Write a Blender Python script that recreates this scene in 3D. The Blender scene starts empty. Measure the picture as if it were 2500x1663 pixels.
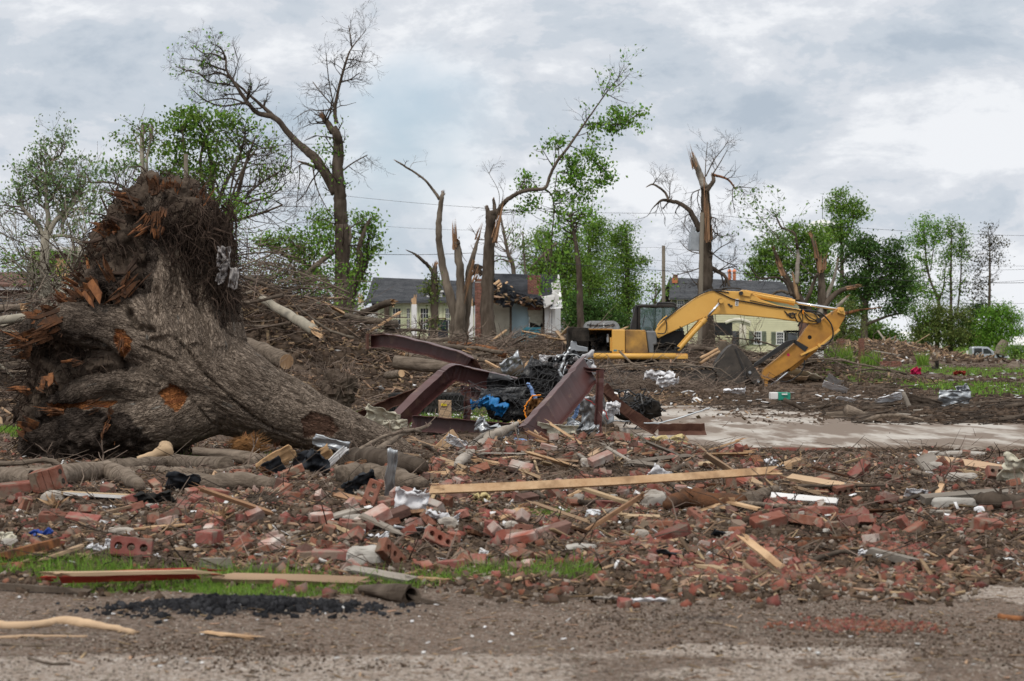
import bpy,math,random
import numpy as np
from mathutils import Vector,Matrix,Euler
R=math.radians
rnd=random.Random(7)
nr=np.random.RandomState(11)
S=bpy.context.scene
COL=S.collection
# ------------------------------------------------------------------ camera
FPX,HZ,CAMH=4861.0,845.0,1.45
cam_d=bpy.data.cameras.new('camera');cam=bpy.data.objects.new('camera',cam_d);COL.objects.link(cam)
cam_d.sensor_width=36.0;cam_d.lens=70.0
cam_d.shift_y=(HZ-831.5)/2500.0
cam_d.clip_start=0.5;cam_d.clip_end=9000.0
cam_d.dof.use_dof=True;cam_d.dof.focus_distance=30.0;cam_d.dof.aperture_fstop=4.2
cam.location=(0,0,CAMH);cam.rotation_euler=(R(90),0,0)
S.camera=cam
def P(px,py,Y):                       # a point seen at that pixel of the photograph, Y metres away
 return ((px-1250.0)*Y/FPX,Y,CAMH-(py-HZ)*Y/FPX)
def GY(py):return CAMH*FPX/(py-HZ)     # distance of flat ground at that row
# ------------------------------------------------------------------ world, sun, exposure
SUN_EL,SUN_AZ=52.0,205.0            # azimuth clockwise from +Y: behind the camera, a bit to one side
W=bpy.data.worlds.new('World');S.world=W;W.use_nodes=True
nt=W.node_tree;nt.nodes.clear()
def N(t,**k):
 n=nt.nodes.new(t)
 for a,b in k.items():setattr(n,a,b)
 return n
out=N('ShaderNodeOutputWorld');bg=N('ShaderNodeBackground');bg.inputs['Strength'].default_value=0.125
sky=N('ShaderNodeTexSky');sky.sky_type='NISHITA';sky.sun_disc=False
sky.sun_elevation=R(SUN_EL);sky.sun_rotation=R(SUN_AZ);sky.air_density=1.2;sky.dust_density=2.0
tc=N('ShaderNodeTexCoord');L=nt.links.new
def vmul(src,v):
 m=N('ShaderNodeVectorMath',operation='MULTIPLY');L(src,m.inputs[0]);m.inputs[1].default_value=v;return m.outputs[0]
def noise(vec,scale,detail,rough=0.55,dist=0.0):
 n=N('ShaderNodeTexNoise');L(vec,n.inputs['Vector']);n.inputs['Scale'].default_value=scale
 n.inputs['Detail'].default_value=detail;n.inputs['Roughness'].default_value=rough;n.inputs['Distortion'].default_value=dist
 return n.outputs['Fac']
def ramp(fac,stops):
 r=N('ShaderNodeValToRGB');L(fac,r.inputs[0]);e=r.color_ramp.elements
 while len(e) < len(stops):e.new(0.5)
 for i,(p,c) in enumerate(stops):
  e[i].position=p;e[i].color=c if len(c) == 4 else (*c,1)
 r.color_ramp.interpolation='EASE'
 return r.outputs[0]
def mix(f,a,b):
 m=N('ShaderNodeMix',data_type='RGBA')
 for s,i in ((f,0),(a,6),(b,7)):
  if hasattr(s,'links'):L(s,m.inputs[i])
  else:m.inputs[i].default_value=s if not isinstance(s,tuple) else (*s,1)
 return m.outputs[2]
SKYOFF=(3.1,0.4,1.7)
add=N('ShaderNodeVectorMath',operation='ADD');L(vmul(tc.outputs['Generated'],(1,1,2.1)),add.inputs[0]);add.inputs[1].default_value=SKYOFF
v=add.outputs[0]
base=mix(0.8,sky.outputs[0],(3.6,4.4,5.2))                      # thin veil over clear sky
sepe=N('ShaderNodeSeparateXYZ');L(tc.outputs['Generated'],sepe.inputs[0])
def madd(a,k,b):
 m=N('ShaderNodeMath',operation='MULTIPLY_ADD');L(a,m.inputs[0]);m.inputs[1].default_value=k;L(b,m.inputs[2]);return m.outputs[0]
elev=N('ShaderNodeMath',operation='MINIMUM');L(sepe.outputs[2],elev.inputs[0]);elev.inputs[1].default_value=.2
sheet=ramp(madd(elev.outputs[0],1.0,noise(v,4.0,7,0.5,0.4)),[(0.34,(0,0,0)),(0.52,(1,1,1))])
shade=ramp(noise(v,10.0,12,0.62,0.15),[(0.33,(3.3/8,3.8/8,4.4/8)),(0.45,(4.2/8,4.6/8,5.1/8)),(0.50,(4.9/8,5.15/8,5.55/8)),(0.60,(6.2/8,6.35/8,6.6/8))])
shade=vmul(shade,(8,8,8))
c1=mix(sheet,base,shade)
# the cloud deck closes towards the zenith
sep=N('ShaderNodeSeparateXYZ');L(tc.outputs['Generated'],sep.inputs[0])
deck=ramp(sep.outputs[2],[(0.14,(0,0,0)),(0.6,(0.9,0.9,0.9))])
soft=vmul(ramp(noise(v,4.2,6,0.5,0.2),[(0.3,(.72,.74,.78)),(0.65,(1,1,1))]),(9.4,9.3,9.2))
c2=mix(deck,c1,soft)
L(c2,bg.inputs['Color']);L(bg.outputs[0],out.inputs[0])
sl=bpy.data.lights.new('sun','SUN');sl.energy=1.5;sl.angle=R(12);sl.color=(1.0,0.95,0.87)
sun=bpy.data.objects.new('sun',sl);COL.objects.link(sun)
az=R(SUN_AZ);el=R(SUN_EL)
sd=Vector((math.sin(az)*math.cos(el),math.cos(az)*math.cos(el),math.sin(el)))
sun.rotation_euler=sd.to_track_quat('Z','Y').to_euler();sun.location=(0,-20,40)
S.view_settings.view_transform='Standard';S.view_settings.look='None';S.view_settings.gamma=1
S.view_settings.use_curve_mapping=False;S.view_settings.exposure=0.18
S.render.engine='CYCLES';S.cycles.use_denoising=True;S.cycles.max_bounces=6;S.cycles.diffuse_bounces=3
S.cycles.glossy_bounces=2;S.cycles.transmission_bounces=4;S.cycles.transparent_max_bounces=6
# ------------------------------------------------------------------ noise in numpy
def _h(i,j,k,s):
 n=(i*374761393+j*668265263+k*1440662683+s*974634777) & 0xffffffff
 n=((n ^ (n >> 13))*1274126177) & 0xffffffff
 n=n ^ (n >> 16)
 return (n & 0xffff)/65535.0
def vn3(x,y,z,s=0):
 x=np.asarray(x,float);y=np.asarray(y,float)+0*x;z=np.asarray(z,float)+0*x
 i=np.floor(x).astype(np.int64);j=np.floor(y).astype(np.int64);k=np.floor(z).astype(np.int64)
 u=x-i;v=y-j;w=z-k
 u=u*u*(3-2*u);v=v*v*(3-2*v);w=w*w*(3-2*w);r=0
 for a in (0,1):
  for b in (0,1):
   for c in (0,1):
    r=r+_h(i+a,j+b,k+c,s)*(u if a else 1-u)*(v if b else 1-v)*(w if c else 1-w)
 return r
def fbm(x,y,z=0.0,o=4,s=0,g=0.5):
 t=0;a=1;n=0
 for q in range(o):
  t=t+a*vn3(np.asarray(x)*2**q,np.asarray(y)*2**q,np.asarray(z)*2**q,s+q);n += a;a *= g
 return t/n
def sstep(a,b,x):
 t=np.clip((np.asarray(x,float)-a)/(b-a),0,1);return t*t*(3-2*t)
# ------------------------------------------------------------------ materials
MATS={}
def mat(name,c1,c2=None,scale=3.0,rough=0.9,metal=0.0,bump=0.25,c3=None,t3=0.62,s3=None,stretch=(1,1,1),
  island=False,obj=False,vary=0.0,huev=0.0,coord='Object',detail=6.0,lo=0.35,hi=0.65,bscale=None,trans=0.0,
  attr=None,spec=0.35,coat=0.0,bdist=0.02):
 m=bpy.data.materials.new(name);m.use_nodes=True;t=m.node_tree;nn=t.nodes;ll=t.links
 p=nn['Principled BSDF'];o=nn['Material Output']
 p.inputs['Roughness'].default_value=rough;p.inputs['Metallic'].default_value=metal
 p.inputs['Specular IOR Level'].default_value=spec if rough< .7 else spec*.22;p.inputs['Coat Weight'].default_value=coat
 tx=nn.new('ShaderNodeTexCoord');mp=nn.new('ShaderNodeMapping');mp.inputs['Scale'].default_value=stretch
 if attr:
  at=nn.new('ShaderNodeAttribute');at.attribute_name=attr;ll.new(at.outputs['Vector'],mp.inputs[0])
 else:ll.new(tx.outputs[coord],mp.inputs[0])
 rv=None
 if island or obj:
  if island:g=nn.new('ShaderNodeNewGeometry');rv=g.outputs['Random Per Island']
  else:g=nn.new('ShaderNodeObjectInfo');rv=g.outputs['Random']
  ad=nn.new('ShaderNodeVectorMath');ad.operation='MULTIPLY_ADD';cb=nn.new('ShaderNodeCombineXYZ')
  for i in range(3):ll.new(rv,cb.inputs[i])
  ll.new(cb.outputs[0],ad.inputs[0]);ad.inputs[1].default_value=(37,17,71);ll.new(mp.outputs[0],ad.inputs[2]);vec=ad.outputs[0]
 else:vec=mp.outputs[0]
 def nz(sc,de=detail,ro=0.6):
  n=nn.new('ShaderNodeTexNoise');n.inputs['Scale'].default_value=sc;n.inputs['Detail'].default_value=de
  n.inputs['Roughness'].default_value=ro;ll.new(vec,n.inputs['Vector']);return n.outputs['Fac']
 def rp(f,a,b):
  r=nn.new('ShaderNodeMapRange');r.inputs[1].default_value=a;r.inputs[2].default_value=b;ll.new(f,r.inputs[0]);return r.outputs[0]
 def mx(f,a,b,bl='MIX'):
  x=nn.new('ShaderNodeMix');x.data_type='RGBA';x.blend_type=bl
  for s_,i in ((f,0),(a,6),(b,7)):
   if isinstance(s_,bpy.types.NodeSocket):ll.new(s_,x.inputs[i])
   elif isinstance(s_,tuple):x.inputs[i].default_value=(*s_[:3],1)
   else:x.inputs[i].default_value=s_
  return x.outputs[2]
 col=c1
 if c2 is not None:col=mx(rp(nz(scale),lo,hi),c1,c2)
 if c3 is not None:col=mx(rp(nz(s3 or scale*0.45,5),t3,t3+0.09),col,c3)
 if rv is not None and (vary or huev):
  hs=nn.new('ShaderNodeHueSaturation')
  if isinstance(col,bpy.types.NodeSocket):ll.new(col,hs.inputs['Color'])
  else:hs.inputs['Color'].default_value=(*col,1)
  a=nn.new('ShaderNodeMapRange');a.inputs[3].default_value=1-vary;a.inputs[4].default_value=1+vary;ll.new(rv,a.inputs[0]);ll.new(a.outputs[0],hs.inputs['Value'])
  fr=nn.new('ShaderNodeMath');fr.operation='MULTIPLY_ADD';fr.inputs[1].default_value=13.7;fr.inputs[2].default_value=0;ll.new(rv,fr.inputs[0])
  f2=nn.new('ShaderNodeMath');f2.operation='FRACT';ll.new(fr.outputs[0],f2.inputs[0])
  b=nn.new('ShaderNodeMapRange');b.inputs[3].default_value=0.5-huev;b.inputs[4].default_value=0.5+huev;ll.new(f2.outputs[0],b.inputs[0]);ll.new(b.outputs[0],hs.inputs['Hue'])
  col=hs.outputs[0]
 if isinstance(col,bpy.types.NodeSocket):ll.new(col,p.inputs['Base Color'])
 else:p.inputs['Base Color'].default_value=(*col,1)
 if bump:
  bn=nn.new('ShaderNodeBump');bn.inputs['Strength'].default_value=bump;bn.inputs['Distance'].default_value=bdist
  ll.new(nz(bscale or scale*3),bn.inputs['Height']);ll.new(bn.outputs[0],p.inputs['Normal'])
 if trans:
  tr=nn.new('ShaderNodeBsdfTranslucent');ms=nn.new('ShaderNodeMixShader');ms.inputs[0].default_value=trans
  if isinstance(col,bpy.types.NodeSocket):ll.new(col,tr.inputs[0])
  else:tr.inputs[0].default_value=(*col,1)
  ll.new(p.outputs[0],ms.inputs[1]);ll.new(tr.outputs[0],ms.inputs[2]);ll.new(ms.outputs[0],o.inputs[0])
 MATS[name]=m;return m
mat('brick',(.19,.068,.048),(.25,.115,.09),9,.92,bump=.5,c3=(.20,.15,.115),t3=.50,s3=7,obj=True,vary=.28,huev=.012,lo=.4,hi=.6)
mat('brick_bits',(.175,.055,.038),(.22,.10,.075),9,.92,bump=.4,c3=(.15,.11,.085),t3=.48,s3=5,island=True,vary=.35,huev=.015)
mat('mortar',(.36,.33,.29),(.26,.23,.20),8,.95,bump=.6,island=True,vary=.25)
mat('stone_bits',(.30,.26,.22),(.16,.13,.105),8,.95,bump=.4,island=True,vary=.4,huev=.01)
mat('concrete',(.42,.40,.365),(.28,.25,.22),3,.95,bump=.5,c3=(.50,.48,.45),obj=True,vary=.12)
mat('bark_dark',(.055,.042,.032),(.12,.095,.075),5,.95,bump=.8,stretch=(1,1,.25),obj=True,vary=.15)
mat('bark_grey',(.105,.085,.066),(.20,.165,.13),5,.95,bump=.8,stretch=(1,1,.25),obj=True,vary=.15)
mat('bark_pale',(.22,.20,.16),(.40,.36,.29),3,.9,bump=.4,stretch=(1,1,.4))
mat('bark_log',(.10,.078,.060),(.23,.185,.145),14,.95,bump=1.0,stretch=(.22,1,1),obj=True,vary=.25)
mat('twig',(.095,.07,.055),(.20,.155,.125),4,.95,bump=.3,island=True,vary=.4,huev=.01)
mat('twig_dark',(.035,.027,.022),(.075,.06,.048),4,.95,bump=.3,island=True,vary=.3)
mat('wood_fresh',(.40,.25,.14),(.52,.36,.22),6,.8,bump=.5,stretch=(1,1,.15),c3=(.30,.19,.11),t3=.52,obj=True,vary=.2)
mat('wood_plank',(.46,.33,.21),(.33,.235,.155),7,.85,bump=.5,stretch=(.12,1,1),c3=(.20,.15,.11),t3=.6,obj=True,vary=.28,huev=.008)
mat('wood_grey',(.30,.27,.235),(.20,.17,.14),7,.9,bump=.5,stretch=(.12,1,1),obj=True,vary=.25)
mat('wood_torn',(.34,.20,.115),(.24,.14,.085),6,.85,bump=.5,stretch=(1,1,.15),c3=(.13,.085,.055),t3=.55)
mat('wood_bits',(.30,.20,.125),(.17,.12,.08),7,.9,bump=.3,island=True,vary=.65,huev=.015)
mat('wood_rot',(.12,.055,.028),(.055,.034,.024),7,.95,bump=.8,c3=(.25,.11,.045),t3=.6,obj=True,vary=.3)
mat('wood_orange',(.30,.13,.055),(.14,.062,.034),12,.8,bump=.8,stretch=(1,1,.3),c3=(.07,.04,.028),t3=.50,obj=True,vary=.2)
mat('soil_clod',(.05,.036,.027),(.11,.085,.066),6,1,bump=1,c3=(.20,.17,.15),t3=.66,s3=9)
mat('fine_root',(.028,.02,.016),(.075,.052,.04),6,1,bump=.2,island=True,vary=.4)
mat('steel_red',(.062,.022,.020),(.090,.034,.030),2.2,.42,bump=.15,c3=(.14,.075,.05),t3=.58,s3=3.0,spec=.5,bscale=5)
mat('steel_rust',(.075,.035,.028),(.13,.07,.05),5,.7,bump=.4)
mat('yellow',(.72,.41,.095),(.66,.36,.075),1.2,.42,bump=.06,c3=(.42,.21,.045),t3=.63,s3=1.6,spec=.5,bscale=10)
mat('yellow_dirty',(.52,.25,.04),(.30,.14,.03),1.6,.55,bump=.15,c3=(.07,.045,.03),t3=.60,s3=1.3,spec=.4)
mat('yellow_burnt',(.50,.27,.06),(.10,.06,.035),1.3,.6,bump=.2,c3=(.16,.07,.035),t3=.55,s3=1.7)
mat('black_metal',(.014,.014,.015),(.035,.032,.03),3,.5,bump=.1)
mat('soot',(.012,.011,.010),(.05,.042,.035),4,.9,bump=.5)
mat('dark_steel',(.035,.032,.03),(.085,.072,.06),2.5,.6,metal=.3,bump=.3,c3=(.12,.09,.065),t3=.6)
mat('chrome',(.75,.76,.78),rough=.18,metal=1,bump=0)
mat('rubber',(.018,.018,.018),(.045,.042,.038),4,.85,bump=.3)
mat('grey_plastic',(.12,.125,.13),(.17,.17,.17),3,.5,bump=.05)
mat('white_paint',(.72,.72,.72),(.60,.59,.57),2.5,.6,bump=.1,c3=(.45,.42,.38),t3=.66)
mat('trim_white',(.74,.74,.73),(.66,.65,.63),3,.6,bump=.05)
mat('green_wall',(.62,.64,.45),(.54,.57,.38),1.5,.8,bump=.1)
mat('yellow_wall',(.66,.64,.44),(.60,.58,.40),1.5,.8,bump=.1)
mat('cream_wall',(.68,.65,.55),(.52,.49,.40),1.5,.8,bump=.1)
mat('blue_wall',(.46,.60,.66),(.40,.54,.60),1.5,.8,bump=.1)
mat('teal',(.08,.27,.34),(.06,.2,.26),3,.7,bump=.1)
mat('shutter',(.22,.25,.19),(.17,.19,.15),3,.8,bump=.1)
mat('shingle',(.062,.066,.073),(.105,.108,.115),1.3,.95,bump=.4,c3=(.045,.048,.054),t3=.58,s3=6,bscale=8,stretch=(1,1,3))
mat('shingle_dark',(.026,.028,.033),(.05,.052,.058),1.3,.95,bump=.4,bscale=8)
mat('house_brick',(.15,.068,.052),(.23,.12,.095),6,.95,bump=.4,obj=True,vary=.22)
mat('house_brick_wall',(.11,.062,.05),(.17,.10,.08),3,.95,bump=.3)
mat('mortar_old',(.36,.33,.30),(.25,.22,.2),4,.95,bump=.3)
mat('copper',(.62,.22,.10),(.5,.17,.08),3,.5,metal=.4,bump=0)
mat('pole_wood',(.17,.145,.115),(.26,.225,.18),4,.95,bump=.4,stretch=(1,1,.1))
mat('wire',(.03,.03,.032),rough=.6,bump=0)
mat('window_dark',(.02,.024,.028),(.05,.055,.06),.6,.08,bump=0,spec=.8)
mat('cab_glass',(.03,.075,.062),(.06,.12,.10),.8,.06,bump=0,spec=.9)
_g=MATS['cab_glass'].node_tree;_p=_g.nodes['Principled BSDF'];_p.inputs['Alpha'].default_value=.42
mat('silver',(.42,.44,.47),(.36,.38,.41),2,.3,metal=.5,bump=0,coat=.5)
mat('car_pale',(.55,.60,.66),(.48,.53,.6),2,.25,metal=.3,bump=0,coat=.5)
mat('galv',(.42,.44,.46),(.30,.32,.34),3,.42,metal=.65,bump=.2,c3=(.22,.2,.18),t3=.64,bscale=4)
mat('paper',(.74,.74,.76),(.60,.60,.62),6,.8,bump=.3,obj=True,vary=.12)
mat('paper_bits',(.72,.72,.73),(.55,.54,.52),6,.8,bump=.2,island=True,vary=.25)
mat('cream_panel',(.60,.57,.46),(.46,.43,.34),4,.7,bump=.2,c3=(.28,.23,.16),t3=.66)
mat('tar_paper',(.02,.023,.028),(.045,.048,.055),5,.75,bump=.5)
mat('plywood',(.42,.25,.13),(.56,.37,.20),9,.85,bump=.6,stretch=(.3,1,1),c3=(.36,.2,.1),t3=.6)
mat('blue_tarp',(.01,.13,.36),(.015,.2,.48),5,.35,bump=.5)
mat('blue_hose',(.16,.26,.48),(.2,.32,.56),5,.4,bump=0)
mat('orange_cord',(.8,.25,.01),rough=.4,bump=0)
mat('red_cord',(.55,.03,.02),rough=.4,bump=0)
mat('black_plastic',(.008,.008,.009),(.02,.02,.022),5,.35,bump=.5)
mat('yellow_tag',(.80,.62,.03),rough=.5,bump=0)
mat('green_box',(.02,.28,.19),(.02,.22,.15),5,.5,bump=.1)
mat('pink_cloth',(.60,.03,.12),(.4,.02,.08),8,.8,bump=.3)
mat('blue_plastic',(.02,.06,.3),(.015,.04,.2),8,.4,bump=.3)
mat('red_paint',(.32,.04,.025),(.22,.035,.025),8,.7,bump=.4,stretch=(.2,1,1))
mat('insulation',(.60,.50,.26),(.5,.40,.2),14,1,bump=1)
mat('brown_fibre',(.20,.10,.04),(.11,.055,.022),12,1,bump=1,stretch=(.2,1,1))
mat('char',(.010,.010,.012),(.04,.04,.043),12,.85,bump=.8,island=True,vary=.4)
mat('leaf_fresh',(0.125,0.25,0.035),(0.19,0.34,0.055),.7,.7,bump=0,island=True,vary=.45,huev=.02,trans=.35)
mat('leaf_mid',(0.10,0.19,0.03),(0.18,0.29,0.055),.7,.7,bump=0,island=True,vary=.45,huev=.02,trans=.3)
mat('leaf_dark',(0.045,0.095,0.025),(0.08,0.145,0.035),.7,.7,bump=0,island=True,vary=.45,huev=.02,trans=.25)
mat('leaf_olive',(0.115,0.149,0.041),(0.162,0.203,0.061),.7,.7,bump=0,island=True,vary=.5,huev=.035,trans=.3)
mat('leaf_brown',(.055,.045,.026),(.08,.075,.035),.7,.8,bump=0,island=True,vary=.5,huev=.03,trans=.2)
mat('leaf_pale',(0.149,0.230,0.101),(0.203,0.297,0.121),.7,.7,bump=0,island=True,vary=.45,huev=.02,trans=.3)
mat('grass',(.12,.215,.03),(.185,.30,.055),2,.8,bump=0,island=True,vary=.4,huev=.02,trans=.35)
mat('dry_leaf',(.07,.045,.03),(.15,.105,.07),3,.95,bump=0,island=True,vary=.6,huev=.015)
# ------------------------------------------------------------------ objects
def mesh_np(name,v,faces_list,mats=None,smooth=False,mi=None):
 """v (n,3); faces_list: list of int arrays (m,k)"""
 me=bpy.data.meshes.new(name)
 v=np.asarray(v,np.float32);tot=sum(len(f)*f.shape[1] for f in faces_list);nf=sum(len(f) for f in faces_list)
 me.vertices.add(len(v));me.vertices.foreach_set('co',v.ravel())
 me.loops.add(tot);me.polygons.add(nf)
 me.loops.foreach_set('vertex_index',np.concatenate([f.ravel() for f in faces_list]).astype(np.int32))
 ls=[];o=0
 for f in faces_list:
  ls.append(o+np.arange(len(f))*f.shape[1]);o += len(f)*f.shape[1]
 me.polygons.foreach_set('loop_start',np.concatenate(ls).astype(np.int32))
 if mi is not None:me.polygons.foreach_set('material_index',np.asarray(mi,np.int32))
 if smooth:me.polygons.foreach_set('use_smooth',np.ones(nf,bool))
 for m in (mats or []):me.materials.append(MATS[m] if isinstance(m,str) else m)
 me.update(calc_edges=True);return me
def tag(o,label=None,cat=None,group=None,kind=None):
 if label:o['label']=label
 if cat:o['category']=cat
 if group:o['group']=group
 if kind:o['kind']=kind
 return o
def link(name,me,parent=None,loc=(0,0,0),rot=None):
 o=bpy.data.objects.new(name,me);COL.objects.link(o)
 if parent is not None:o.parent=parent
 o.location=loc
 if rot is not None:o.rotation_euler=rot
 return o
def thing(name,label,cat,loc=(0,0,0),group=None):
 return tag(link(name,None,None,loc),label,cat,group)
def origin(o):                       # world position of a root or part built without rotation
 p=Vector((0,0,0))
 while o is not None:p += o.location;o=o.parent
 return p
def rotm(rx=0,ry=0,rz=0):return np.array(Euler((rx,ry,rz)).to_matrix())
class MB:
 def __init__(s):s.v=[];s.f=[];s.mi=[];s.n=0
 def add(s,v,f,mi=0):
  v=np.asarray(v,float);s.v.append(v)
  for q in f:s.f.append(tuple(int(i)+s.n for i in q));s.mi.append(mi)
  s.n += len(v)
 def box(s,c,d,rot=None,mi=0,jit=0.0,taper=1.0):
  v=np.array([(x,y,z) for x in (-.5,.5) for y in (-.5,.5) for z in (-.5,.5)],float)
  if taper!= 1.0:v[v[:,0] > 0,1:] *= taper
  v *= np.asarray(d)
  if jit:v += nr.uniform(-jit,jit,v.shape)*np.asarray(d)
  if rot is not None:v=v@(rot.T if isinstance(rot,np.ndarray) else rotm(*rot).T)
  s.add(v+np.asarray(c),[(0,1,3,2),(4,6,7,5),(0,4,5,1),(2,3,7,6),(0,2,6,4),(1,5,7,3)],mi)
 def tube(s,pts,rad,n=6,mi=0,cap=True,wob=0.0,flat=1.0):
  p=np.asarray(pts,float);k=len(p);r=np.broadcast_to(np.asarray(rad,float),(k,))
  t=np.gradient(p,axis=0);t /= np.linalg.norm(t,axis=1)[:,None]+1e-9
  m=np.abs(t.mean(0));ref=np.zeros(3);ref[int(np.argmin(m))]=1.0
  u=np.cross(t,ref);u /= np.linalg.norm(u,axis=1)[:,None]+1e-9;w=np.cross(t,u)
  a=np.linspace(0,2*np.pi,n,endpoint=False)
  rr=r[:,None]*(1+(nr.uniform(-wob,wob,(k,n)) if wob else 0))
  v=p[:,None,:]+rr[...,None]*(np.cos(a)[None,:,None]*u[:,None,:]+flat*np.sin(a)[None,:,None]*w[:,None,:])
  v=v.reshape(-1,3);f=[]
  for i in range(k-1):
   for j in range(n):
    j2=(j+1) % n;f.append((i*n+j,i*n+j2,(i+1)*n+j2,(i+1)*n+j))
  if cap:f.append(tuple(range(n-1,-1,-1)));f.append(tuple((k-1)*n+j for j in range(n)))
  s.add(v,f,mi)
 def prism(s,poly,y0,y1,mi=0):          # poly of (x, z), thickness along y
  n=len(poly);v=[(x,y0,z) for x,z in poly]+[(x,y1,z) for x,z in poly]
  f=[tuple(range(n)),tuple(range(2*n-1,n-1,-1))]+[(i,i+n,(i+1) % n+n,(i+1) % n) for i in range(n)]
  s.add(v,f,mi)
 def quad(s,a,b,c,d,mi=0):s.add([a,b,c,d],[(0,1,2,3)],mi)
 def splinters(s,c,d,L,w,n,spread=.35,mi=0,rr=None):   # a fan of torn wood fibres
  c=np.asarray(c,float);d=np.asarray(d,float);d=d/np.linalg.norm(d)
  for _ in range(n):
   q=d+nr.normal(0,spread,3)*.5;q /= np.linalg.norm(q);l=L*nr.uniform(.35,1.1)
   o=c+nr.normal(0,1,3)*(rr if rr is not None else w)*.8
   a=np.cross(q,nr.normal(0,1,3));a /= np.linalg.norm(a);b=np.cross(q,a);ww=w*nr.uniform(.25,.9);w2=ww*nr.uniform(.25,.5)
   v=[o-a*ww-b*w2,o+a*ww-b*w2,o+a*ww*.8+b*w2,o-a*ww*.8+b*w2,o+q*l*.6-a*ww*.7,o+q*l*.65+a*ww*.6,o+q*l+a*ww*nr.uniform(-.5,.5)]
   s.add(v,[(3,2,1,0),(0,1,5,4),(1,2,5),(2,3,4,5),(3,0,4),(4,5,6)],mi)
 def build(s,name,mats,parent=None,label=None,smooth=False,bevel=0.0,wn=False):
  me=bpy.data.meshes.new(name)
  v=np.concatenate(s.v) if s.v else np.zeros((0,3))
  if parent is not None:v=v-np.array(origin(parent))
  me.from_pydata(v.tolist(),[],s.f)
  if isinstance(mats,str):mats=[mats]
  for m in mats:me.materials.append(MATS[m])
  if len(mats) > 1:me.polygons.foreach_set('material_index',s.mi)
  if smooth:me.polygons.foreach_set('use_smooth',np.ones(len(me.polygons),bool))
  me.update()
  o=link(name,me,parent)
  if label:o['label']=label
  if bevel:
   b=o.modifiers.new('bevel','BEVEL');b.width=bevel;b.segments=2;b.limit_method='ANGLE'
  return o
def solo(mb,name,mats,label,cat,group=None,kind=None,base=None,**k):   # a thing that is one mesh, origin at its base
 v=np.concatenate(mb.v)
 b=np.array(base) if base is not None else np.array([v[:,0].mean(),v[:,1].mean(),v[:,2].min()])
 mb.v=[v-b];o=mb.build(name,mats,None,**k);o.location=b
 return tag(o,label,cat,group,kind)
def rots(n,tilt=None,rs=nr):
 """n random rotation matrices; tilt limits how far they lean"""
 rz=rs.uniform(0,2*np.pi,n)
 rx=rs.normal(0,tilt,n) if tilt is not None else rs.uniform(0,2*np.pi,n)
 ry=rs.normal(0,tilt,n) if tilt is not None else rs.uniform(0,2*np.pi,n)
 cx,sx,cy,sy,cz,sz=np.cos(rx),np.sin(rx),np.cos(ry),np.sin(ry),np.cos(rz),np.sin(rz)
 M=np.empty((n,3,3))
 M[:,0,0]=cz*cy;M[:,0,1]=cz*sy*sx-sz*cx;M[:,0,2]=cz*sy*cx+sz*sx
 M[:,1,0]=sz*cy;M[:,1,1]=sz*sy*sx+cz*cx;M[:,1,2]=sz*sy*cx-cz*sx
 M[:,2,0]=-sy;M[:,2,1]=cy*sx;M[:,2,2]=cy*cx
 return M
def scatter(name,tv,tf,pos,sc,rot,mats,jit=0.0,label=None,parent=None):
 tv=np.asarray(tv,float);n=len(pos);sc=np.asarray(sc,float)
 if sc.ndim== 1:sc=sc[:,None]*np.ones((1,3))
 v=tv[None]*sc[:,None,:]
 if jit:v=v*(1+nr.uniform(-jit,jit,v.shape))
 v=np.einsum('nij,nkj->nki',rot,v)+np.asarray(pos)[:,None,:]
 k=len(tv);offs=(np.arange(n)*k)[:,None,None]
 fl=[]
 for sz_ in sorted({len(q) for q in tf}):
  a=np.array([q for q in tf if len(q) == sz_]);fl.append((a[None]+offs).reshape(-1,sz_))
 vv=v.reshape(-1,3)
 if parent is not None:vv=vv-np.array(origin(parent))
 return link(name,mesh_np(name,vv,fl,mats),parent)
BOXV=[(x,y,z) for x in (-.5,.5) for y in (-.5,.5) for z in (-.5,.5)]
BOXF=[(0,1,3,2),(4,6,7,5),(0,4,5,1),(2,3,7,6),(0,2,6,4),(1,5,7,3)]
LEAFV=[(-.5,0,0),(0,-.32,.06),(.5,0,0),(0,.32,.06)];LEAFF=[(0,1,2,3)]
CHIPV=[(-.5,-.4,-.3),(.5,-.5,-.25),(.4,.5,-.3),(-.5,.4,-.35),(-.35,-.3,.35),(.3,-.4,.3),(.45,.3,.4),(-.2,.35,.25)]
CHIPF=[(3,2,1,0),(4,5,6,7),(0,1,5,4),(1,2,6,5),(2,3,7,6),(3,0,4,7)]
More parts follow.
